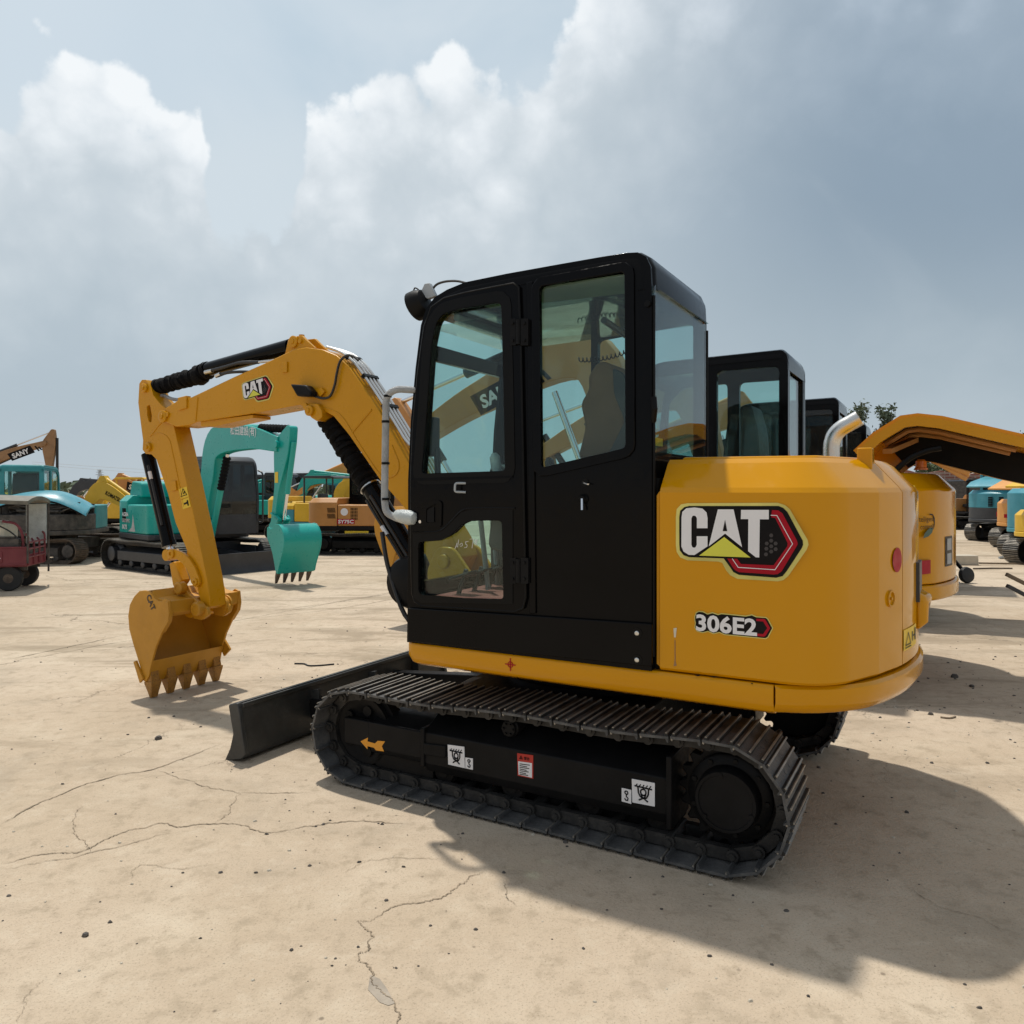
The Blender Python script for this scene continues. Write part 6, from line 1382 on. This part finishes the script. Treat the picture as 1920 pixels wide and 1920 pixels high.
r3 = machine('orange excavator with hood lifted like a roof, squeezed between two teal ones', (rx(1972, 20.6), 20.6, 0), radians(200), 'oran', cabm='oran', R=1.65, W=1.0, glassm='glassd', group=GR_, boom=False, blade=False, cab='none', hoodz=1.60, skirt='oran', scale=LS)
b_ = MB(); b_.band([(.4, 1.95), (1.0, 2.25), (1.85, 1.90)], .06, -.8, .8); b_.build('open_hood', 'oran', r3, bevel=.015)
b_ = MB(); b_.box(1.635, 1.648, -.4, .3, 1.0, 1.12); b_.build('reflector_patch', 'dred', part(r3, 'engine_hood'))
r4 = machine('blue teal excavator with rounded tail at the edge of the photo', (rx(2010, 17.6), 17.6, 0), radians(198), 'aqua', cabm='aqua', R=1.65, W=1.0, glassm='glassd', group=GR_, boom=False, blade=False, hoodz=1.95, cabz=2.6, skirt='aqua', scale=LS)
r5 = machine('lemon yellow excavator with rounded tail at the edge of the photo', (rx(2036, 15.9), 15.9, 0), radians(197), 'yel2', cabm='yel2', R=1.62, W=1.0, glassm='glassd', group=GR_, boom=False, blade=False, cab='none', hoodz=1.40, skirt='yel2', scale=LS)
b_ = MB(); b_.band([(.2, 1.85), (.9, 2.25), (1.7, 1.95)], .06, -.8, .8); b_.build('open_hood', 'yel2', r5, bevel=.015)
for px__, d__, h, bc_, lab in ((1950, 27.0, 205, 'tan', 'tan excavator at the back of the right-hand row, beside the slotted teal one'), (1905, 33.0, 200, 'oran', 'orange excavator farthest back on the right, its open hood showing over the teal ones')):
    o = machine(lab, (rx(px__, d__), d__, 0), radians(h), bc_, cabm='charc', R=1.75, W=1.05, glassm='glassd', group=GR_, boom=False, blade=False, scale=LS, skirt=bc_)
    b_ = MB(); b_.band([(.3, 2.0), (.9, 2.75), (1.35, 2.85), (1.5, 2.7)], .06, -.9, .9); b_.build('open_hood', bc_, o, bevel=.015)
# ------------------------------------------------------------------ cargo tricycle at the left edge
tg = thing('cargo_tricycle', 'maroon cargo tricycle with a canopy, at the left edge of the yard', 'tricycle', (-7.9, 11.8, 0), radians(14), None, .72)
# local: +x to the rear-right corner we see, y away
b_ = MB(); b_.box(-1.2, .55, .0, 1.15, .52, .57); b_.box(-1.2, .55, -.03, .0, .55, .95); b_.box(.52, .55, .0, 1.15, .55, .78)
b_.prism([(-.35, .62), (.10, .62), (.10, .86), (-.35, .86)], -.045, -.03, 'side'); b_.box(-1.2, .55, -.045, -.03, .92, .96); b_.box(-1.2, .55, -.045, -.03, .55, .59); b_.build('cargo_bed', 'maroon', tg, bevel=.008)
b_ = MB()
for k in range(4):
    y = .05 + k*.34; b_.tube(rpath([(.56, y, .55), (.56, y, 1.05 + (.12 if k in (0, 3) else 0)), (.50, y + .05, 1.10 + (.12 if k in (0, 3) else 0))], .05), .022, 8)
for z in (.72, .90, 1.04): b_.tube([(.56, .03, z), (.56, 1.12, z)], .020, 8)
b_.build('tail_rail', 'maroon', tg)
b_ = MB(); b_.tube([(p.x, p.y, p.z) for p in smooth_path([(.45, .1, .96), (.42, .1, 1.25), (.30, .1, 1.44), (.05, .1, 1.50)])], .028, 8); b_.build('side_hoop', 'maroon', tg)
b_ = MB()
for st in ([(-.31, .72), (-.27, .79), (-.29, .70), (-.24, .77), (-.22, .71)], [(-.20, .72), (-.15, .78), (-.18, .69), (-.13, .75)], [(-.09, .73), (-.04, .77), (-.05, .69)], [(.0, .74), (.03, .78), (.0, .70), (.07, .72)]): b_.tube(smooth_path([(x, -.048, z) for x, z in st], 4), .006, 5)
b_.build('script_lettering', 'white', tg)
for y in (.10, 1.05):
    b_ = MB(); b_.lathe((.18, y - .06, .27), (0, 1, 0), [(0, .16), (.0, .25), (.03, .27), (.09, .27), (.12, .25), (.12, .16)], 26); wh = b_.build('wheel', 'rubber', tg)
    b_ = MB(); b_.lathe((.18, y - .065, .27), (0, 1, 0), [(0, .05), (.01, .15), (.12, .15), (.13, .05)], 20); b_.build('rim', 'rusty', wh)
b_ = MB(); b_.lathe((-2.2, .52, .27), (0, 1, 0), [(0, .16), (.0, .25), (.03, .27), (.09, .27), (.12, .25), (.12, .16)], 26); b_.build('wheel', 'rubber', tg)
b_ = MB(); b_.bar((-2.2, .58, .27), (-1.7, .58, 1.1), .08, .08); b_.bar((-1.9, .58, .5), (-1.1, .58, .5), .12, .10); b_.box(-1.75, -1.2, .35, .82, .55, .82); b_.bar((-1.72, .2, 1.12), (-1.72, .95, 1.12), .03, .03); b_.build('front_fork', 'maroon', tg, bevel=.01)
b_ = MB(); b_.bar((.18, .05, .30), (.18, 1.1, .30), .06, .06); b_.bar((-1.1, .2, .47), (.5, .2, .47), .06, .08); b_.bar((-1.1, .95, .47), (.5, .95, .47), .06, .08); b_.build('axle_frame', 'dirty', tg)
b_ = MB(); b_.loft([[(x, y, 1.98 + .10*(1 - ((y - .55)/.7)**2) - .04*abs(x + .5)) for y in (-.15, .1, .4, .7, 1., 1.25)] + [(x, y, 1.90 + .10*(1 - ((y - .55)/.7)**2) - .04*abs(x + .5)) for y in (1.25, 1., .7, .4, .1, -.15)] for x in (-2.0, -1.2, -.4, .3, .62)]); b_.build('canopy', 'tarp', tg, smooth=50)
for x, y in ((.60, 1.2), (.60, -.10), (-1.3, 1.2), (-1.3, -.1)):
    b_ = MB(); b_.tube([(x, y, .30 if x > 0 and y > 1 else .6), (x, y, 1.92)], .022, 8); b_.build('canopy_post', 'dirty', tg)
b_ = MB(); b_.prism([(1.16, .95), (1.22, .95), (1.22, 1.85), (1.16, 1.85)], .15, .56, 'rear'); b_.build('side_curtain', 'plast', tg)
tk = MB(); tk.loft([[(x*s_ - .35, y*s_ + .58, z) for x, y in rpoly([(-.42, -.38), (.42, -.38), (.42, .38), (-.42, .38)], .08)] for z, s_ in ((.575, .96), (.60, 1), (1.30, 1), (1.42, .93), (1.50, .62))])
tko = tk.build('water_tank', 'tank', None, bevel=.02, smooth=45); tko.location = tg.location; tko.rotation_euler = tg.rotation_euler; tko.scale = tg.scale; tag(tko, 'white plastic water tank standing in the maroon tricycle bed', 'tank')
b_ = MB(); b_.box(-.20, .38, .04, .18, .575, 1.13); b_.cyl((.10, .02, .85), (.10, .06, .85), .1); b_.box(-.1, .3, .05, .17, 1.13, 1.17); g_ = b_.build('generator', 'dirty', None, bevel=.015); g_.location = tg.location; g_.rotation_euler = tg.rotation_euler; g_.scale = tg.scale; tag(g_, 'oily black generator in the maroon tricycle bed beside the tank', 'generator')
b_ = MB(); b_.tube([(p.x, p.y, p.z) for p in smooth_path([(-.8, .05, 1.40), (-.3, .05, 1.50), (.15, .06, 1.32), (.42, .08, 1.05), (.50, .3, .80)])], .016, 8); h_ = b_.build('hose', 'hose', None); h_.location = tg.location; h_.rotation_euler = tg.rotation_euler; h_.scale = tg.scale; tag(h_, 'black hose looped over the white water tank', 'hose')

# ------------------------------------------------------------------ brick wall, trees, pylon, wires
b_ = MB()
def brick_mat():
    m, n, b = mat_new('old_brickwork'); tcn = n.new('ShaderNodeTexCoord'); mp = n.new('ShaderNodeMapping'); n.l.new(tcn.outputs['Object'], mp.inputs[0]); mp.inputs['Rotation'].default_value = (radians(90), 0, 0)
    br = n.new('ShaderNodeTexBrick'); n.l.new(mp.outputs[0], br.inputs[0]); br.inputs['Scale'].default_value = 1
    br.inputs['Brick Width'].default_value = .48; br.inputs['Row Height'].default_value = .15; br.inputs['Mortar Size'].default_value = .02
    n.put(br.inputs['Color1'], (.30, .11, .075)); n.put(br.inputs['Color2'], (.22, .09, .07)); n.put(br.inputs['Mortar'], (.42, .36, .30))
    nz = n.noise(tcn.outputs['Object'], 1.4, 5, .65); c = n.mix(n.sstep(nz, .5, .68), br.outputs[0], (.42, .34, .28)); n.put(b.inputs['Base Color'], c); b.inputs['Roughness'].default_value = .9
    return m
M['brick'] = brick_mat()
top_ = [(-9 + i*.6, 2.45 + .10*sin(i*1.9) + .06*sin(i*.7)) for i in range(46)]
b_.prism([(-9, 0)] + [(18, 0)] + [(18, 2.4)] + top_[::-1], 0, .25, 'side')
wl = b_.build('brick_wall', 'brick'); wl.location = (22.2, 38.5, 0); wl.rotation_euler = (0, 0, radians(-6)); tag(wl, 'low weathered red brick wall with a ragged top, at the back right of the yard', 'wall')
b_ = MB(); b_.prism([(0, 0), (3.1, 0), (3.1, 2.0), (2.2, 2.15), (1.2, 1.95), (0, 2.1)], 0, .08, 'side'); gt = b_.build('sheet_gate', 'dirty', None); gt.location = (20.6, 37.9, 0); tag(gt, 'dark rusty sheet metal screen leaning on the brick wall', 'sheet')

def leaf_mat(name, c1, c2):
    m, n, b = mat_new(name); tcn = n.new('ShaderNodeTexCoord'); nz = n.noise(tcn.outputs['Object'], 1.1, 3, .6); n2_ = n.noise(tcn.outputs['Object'], 9, 2, .6)
    n.put(b.inputs['Base Color'], n.mix(n.math('ADD', n.math('MULTIPLY', nz, .6), n.math('MULTIPLY', n2_, .4)), c1, c2)); b.inputs['Roughness'].default_value = .7; b.inputs['Specular IOR Level'].default_value = .25
    return m
M['leafa'] = leaf_mat('dusty_green_leaves', (.035, .065, .025), (.12, .15, .075)); M['leafb'] = leaf_mat('grey_green_leaves', (.045, .075, .045), (.15, .18, .12))
M['bark'] = paint('bark', (.12, .09, .065), .9, .3, .2, scale=8, bump=.4)
def tree(label, x, y, h, wd, seed, lm='leafa', nl=2600, poplar=False, group='trees beyond the brick wall'):
    rnd = random.Random(seed); t = thing('tree', label, 'tree', (x, y, 0), 0, group)
    tip_ = Vector((rnd.uniform(-.3, .3), rnd.uniform(-.2, .2), h*.9)); mb = MB(); mb.tube(smooth_path([(0, 0, 0), (tip_.x*.4, tip_.y*.4, h*.45), tip_], 5), [.02*h*(1 - .09*i) for i in range(11)], 8)
    limbs = []
    for k in range(16):
        a_ = k*2.4 + rnd.uniform(-.4, .4); z0 = h*rnd.uniform(.18, .8); r_ = wd*rnd.uniform(.45, 1.)*(1 - .55*(z0/h)) ; e = Vector((cos(a_)*r_, sin(a_)*r_, z0 + h*rnd.uniform(.10, .28) if not poplar else z0 + h*.3))
        if poplar: e.x *= .6; e.y *= .6
        st_ = Vector((tip_.x*z0/h, tip_.y*z0/h, z0)); mb.tube(smooth_path([st_, (st_ + e)/2 + Vector((0, 0, .1)), e], 3), [.009*h*(1 - .14*i) for i in range(7)], 5); limbs.append((st_, e))
    mb.build('trunk', 'bark', t)
    mb = MB(); cl = []
    for st_, e in limbs:
        for f in (.45, .75, 1.): cl.append((st_ + (e - st_)*f, rnd.uniform(.16, .30)*wd*(1 if f > .5 else .8)))
    cl.append((tip_, wd*.22)); cl.append((tip_ + Vector((0, 0, h*.07)), wd*.12))
    per = nl//len(cl)
    for c_, r_ in cl:
        for _ in range(per):
            d = Vector((rnd.gauss(0, .5), rnd.gauss(0, .5), rnd.gauss(0, .42)))*r_; p = c_ + d; s = rnd.uniform(.07, .15)*(.6 + h/12)
            n_ = Vector((rnd.gauss(0, 1), rnd.gauss(0, 1), rnd.gauss(.4, 1))).normalized(); a = n_.orthogonal().normalized(); b2 = n_.cross(a); q = rnd.random()*6; a, b2 = a*cos(q) + b2*sin(q), b2*cos(q) - a*sin(q)
            mb.add([p - a*s, p - b2*s*.45 + n_*s*.1, p + a*s, p + b2*s*.45 + n_*s*.1], [(0, 1, 2, 3)])
    mb.build('crown', lm, t, keepn=True, smooth=180)
tree('tall feathery tree behind the steel exhaust pipe', rx(1606, 43), 43, 5.9, 1.7, 1, 'leafb', 3000, True)
tree('slim feathery tree just left of the propped yellow hood', rx(1662, 44), 44, 5.6, 1.3, 2, 'leafb', 2200, True)
tree('sparse feathery tree seen under the propped yellow hood', rx(1752, 45), 45, 4.9, 1.9, 3, 'leafb', 2400, True)
tree('dense green tree above the brick wall', rx(1848, 46), 46, 4.6, 2.5, 4, 'leafa', 3200)
tree('broad green tree at the right end of the brick wall', rx(1905, 47), 47, 4.4, 2.4, 5, 'leafa', 3000)
for i, (px_, d, h, wd) in enumerate(((1770, 41.5, 2.9, 1.3), (1800, 42, 3.1, 1.5), (1830, 41.6, 3.0, 1.4), (1735, 42, 2.9, 1.3))):
    t = tree('low rounded bush growing along the top of the brick wall', rx(px_, d), d, h, wd, 20 + i, 'leafa', 1500, group='bushes along the wall')
# far tree line, one mass
def treeline():
    mb = MB(); rnd = random.Random(9)
    for k in range(5200):
        a_ = rnd.uniform(-.72, .74); d = rnd.uniform(150, 175); x, y = d*math.tan(a_)*.9, d
        hmax = 1.6 + 1.2*abs(sin(x*.06)) + .8*abs(sin(x*.021 + 1)); z = hmax*rnd.random()**.7; s = rnd.uniform(.5, 1.1)
        n_ = Vector((rnd.gauss(0, 1), rnd.gauss(0, 1), rnd.gauss(.4, 1))).normalized(); a = n_.orthogonal().normalized(); b2 = n_.cross(a)
        p = Vector((x, y, z)); mb.add([p - a*s, p - b2*s*.6, p + a*s, p + b2*s*.6], [(0, 1, 2, 3)])
    o = mb.build('far_treeline', 'leafb', None, keepn=True); o['kind'] = 'stuff'
treeline()

py = thing('power_pylon', 'grey lattice power pylon far off beyond the yard', 'pylon', (rx(187, 640), 640, 0))
b_ = MB(); H = 17.8
for sx in (-1, 1):
    for sy in (-1, 1): b_.bar((sx*2.2, sy*2.2, 0), (sx*.5, sy*.5, H), .32, .32)
for k in range(7):
    z0, z1 = H*k/7, H*(k + 1)/7; w0, w1 = 2.2 - 1.7*k/7, 2.2 - 1.7*(k + 1)/7
    for s in (-1, 1): b_.bar((-w0, s*w0, z0), (w1, s*w1, z1), .2, .2); b_.bar((w0, s*w0, z0), (-w1, s*w1, z1), .2, .2)
b_.build('lattice_tower', 'galv', py)
for z, l in ((H*.78, 3.6), (H*.9, 3.0), (H*.99, 2.2)): b_ = MB(); b_.bar((-l, 0, z), (l, 0, z), .3, .3); b_.bar((-l, 0, z), (0, 0, z + .9), .2, .2); b_.bar((l, 0, z), (0, 0, z + .9), .2, .2); b_.build('cross_arm', 'galv', py)
for i, (xa, ya, xb, yb, sg) in enumerate(((60, 866, 780, 890, 2.0), (60, 870, 780, 897, 2.4), (100, 905, 300, 880, .8), (330, 876, 790, 879, 1.6), (330, 893, 790, 908, 1.4))):
    d = 300; A = Vector((rx(xa, d), d, CH + (918 - ya)/1440*d)); B = Vector((rx(xb, d), d + 30, CH + (918 - yb)/1440*(d + 30)))
    b_ = MB(); b_.tube([A + (B - A)*k/20 - Vector((0, 0, sg*4*(k/20)*(1 - k/20))) for k in range(21)], .055, 4)
    tag(b_.build('power_line', 'galv', None), 'thin grey overhead power line crossing the pale sky behind the booms', 'power line', 'overhead power lines')

# ------------------------------------------------------------------ small things lying about
b_ = MB(); b_.prism(rpoly([(-.27, 0.0), (.27, 0.0), (.26, .20), (-.26, .20)], .015), -.16, .16, 'side'); o = b_.build('concrete_block', 'conc', None, bevel=.012); o.location = (rx(1808, 16.0), 16.1, 0); o.rotation_euler = (0, 0, radians(-5)); tag(o, 'pale concrete block lying on the ground behind the amber tail', 'block')
t = thing('steel_prop', 'black steel prop with a round foot leaning beside the amber tail', 'prop', (rx(1812, 12.9), 12.9, 0), 0)
b_ = MB(); b_.lathe((0, 0, .135), (.25, -1, .15), [(-.05, .08), (-.04, .125), (0, .14), (.04, .125), (.05, .08)], 22); b_.build('round_foot', 'rubber', t)
b_ = MB(); b_.bar((-.03, .03, .2), (-.26, .30, .62), .05, .05); b_.build('bar', 'blackm', t, bevel=.006)
b_ = MB(); b_.tube(rpath([(-.42, .0, .03), (-.05, -.02, .012), (-.02, -.02, .07)], .02), .008, 6); o = b_.build('bent_wire', 'galv', None); o.location = (rx(1800, 12.5), 12.5, 0); tag(o, 'bent wire lying on the ground by the round-footed prop', 'wire')
t = thing('pallet_fork', 'dark steel forks poking in at the right edge of the photo', 'fork', (rx(1935, 9.2), 9.2, 0), 0)
for dx_, dz_, m_ in ((0, .0, 'charc'), (.03, .13, 'wood')):
    b_ = MB(); b_.bar((-.30 + dx_, dx_*2, .42 + dz_), (.35 + dx_, -.1, .06 + dz_), .06, .045); b_.build('fork_tine', m_, t, bevel=.006)
b_ = MB(); b_.bar((.2, -.05, 0), (.2, -.05, .28), .09, .09); b_.bar((.2, -.05, .02), (.9, -.05, .02), .1, .04); b_.build('foot', 'charc', t)
def stick(name, lab, px_, py_, pts, r, m_, grp=None):
    d = CH*1440/(py_ - 918); b_ = MB(); b_.tube(smooth_path([Vector(p) + Vector((0, 0, r)) for p in pts], 4), r, 6); o = b_.build(name, m_, None); o.location = (rx(px_, d), d, 0); tag(o, lab, name.replace('_', ' '), grp)
stick('cable_scrap', 'curved scrap of black cable on the ground right of the big bucket', 585, 1248, [(-.17, .05, 0), (-.08, .04, 0), (-.02, -.03, 0), (.08, -.02, 0), (.19, .03, 0)], .007, 'hose')
stick('twig', 'forked twig lying in the shade right of the large yellow tail', 1780, 1348, [(-.05, .02, 0), (0, 0, 0), (.06, .03, 0)], .006, 'wood')
stick('wood_strip', 'long thin strip of wood on the ground near the concrete block', 1885, 1058, [(-.5, .1, 0), (0, 0, 0), (.55, -.05, 0)], .018, 'wood')
stick('pipe_offcut', 'dark pipe offcut lying behind the strip of wood', 1890, 1048, [(-.2, 0, 0), (.3, .05, 0)], .03, 'galv')
stick('rod_scrap', 'rusty rod lying across the ground by the round-footed prop', 1860, 1067, [(-.4, -.05, 0), (0, .02, 0), (.4, .0, 0)], .015, 'rusty')
for px_, py_, s in ((297, 1386, .022), (1060, 1580, .012), (1790, 1270, .03), (1822, 1288, .02), (1745, 1340, .018), (160, 1755, .012)):
    d = CH*1440/(py_ - 918); rnd = random.Random(px_); b_ = MB(); k = 7
    b_.loft([[(cos(2*pi*i/k)*s*rnd.uniform(.8, 1.2), sin(2*pi*i/k)*s*rnd.uniform(.7, 1.1), z) for i in range(k)] if f > .5 else [(cos(2*pi*i/k)*s*f*2, sin(2*pi*i/k)*s*f*2, z) for i in range(k)] for z, f in ((0, 1), (s*.5, 1), (s*.9, .3))])
    o = b_.build('stone', 'stone', None); o.location = (rx(px_, d), d, 0); tag(o, 'small dark stone lying loose on the sunlit dusty concrete' if px_ not in (1790, 1822, 1745) else 'small dark stone lying in the shade right of the large yellow tail', 'stone', 'loose stones on the concrete' if px_ not in (1790, 1822, 1745) else 'loose stones in the shade')
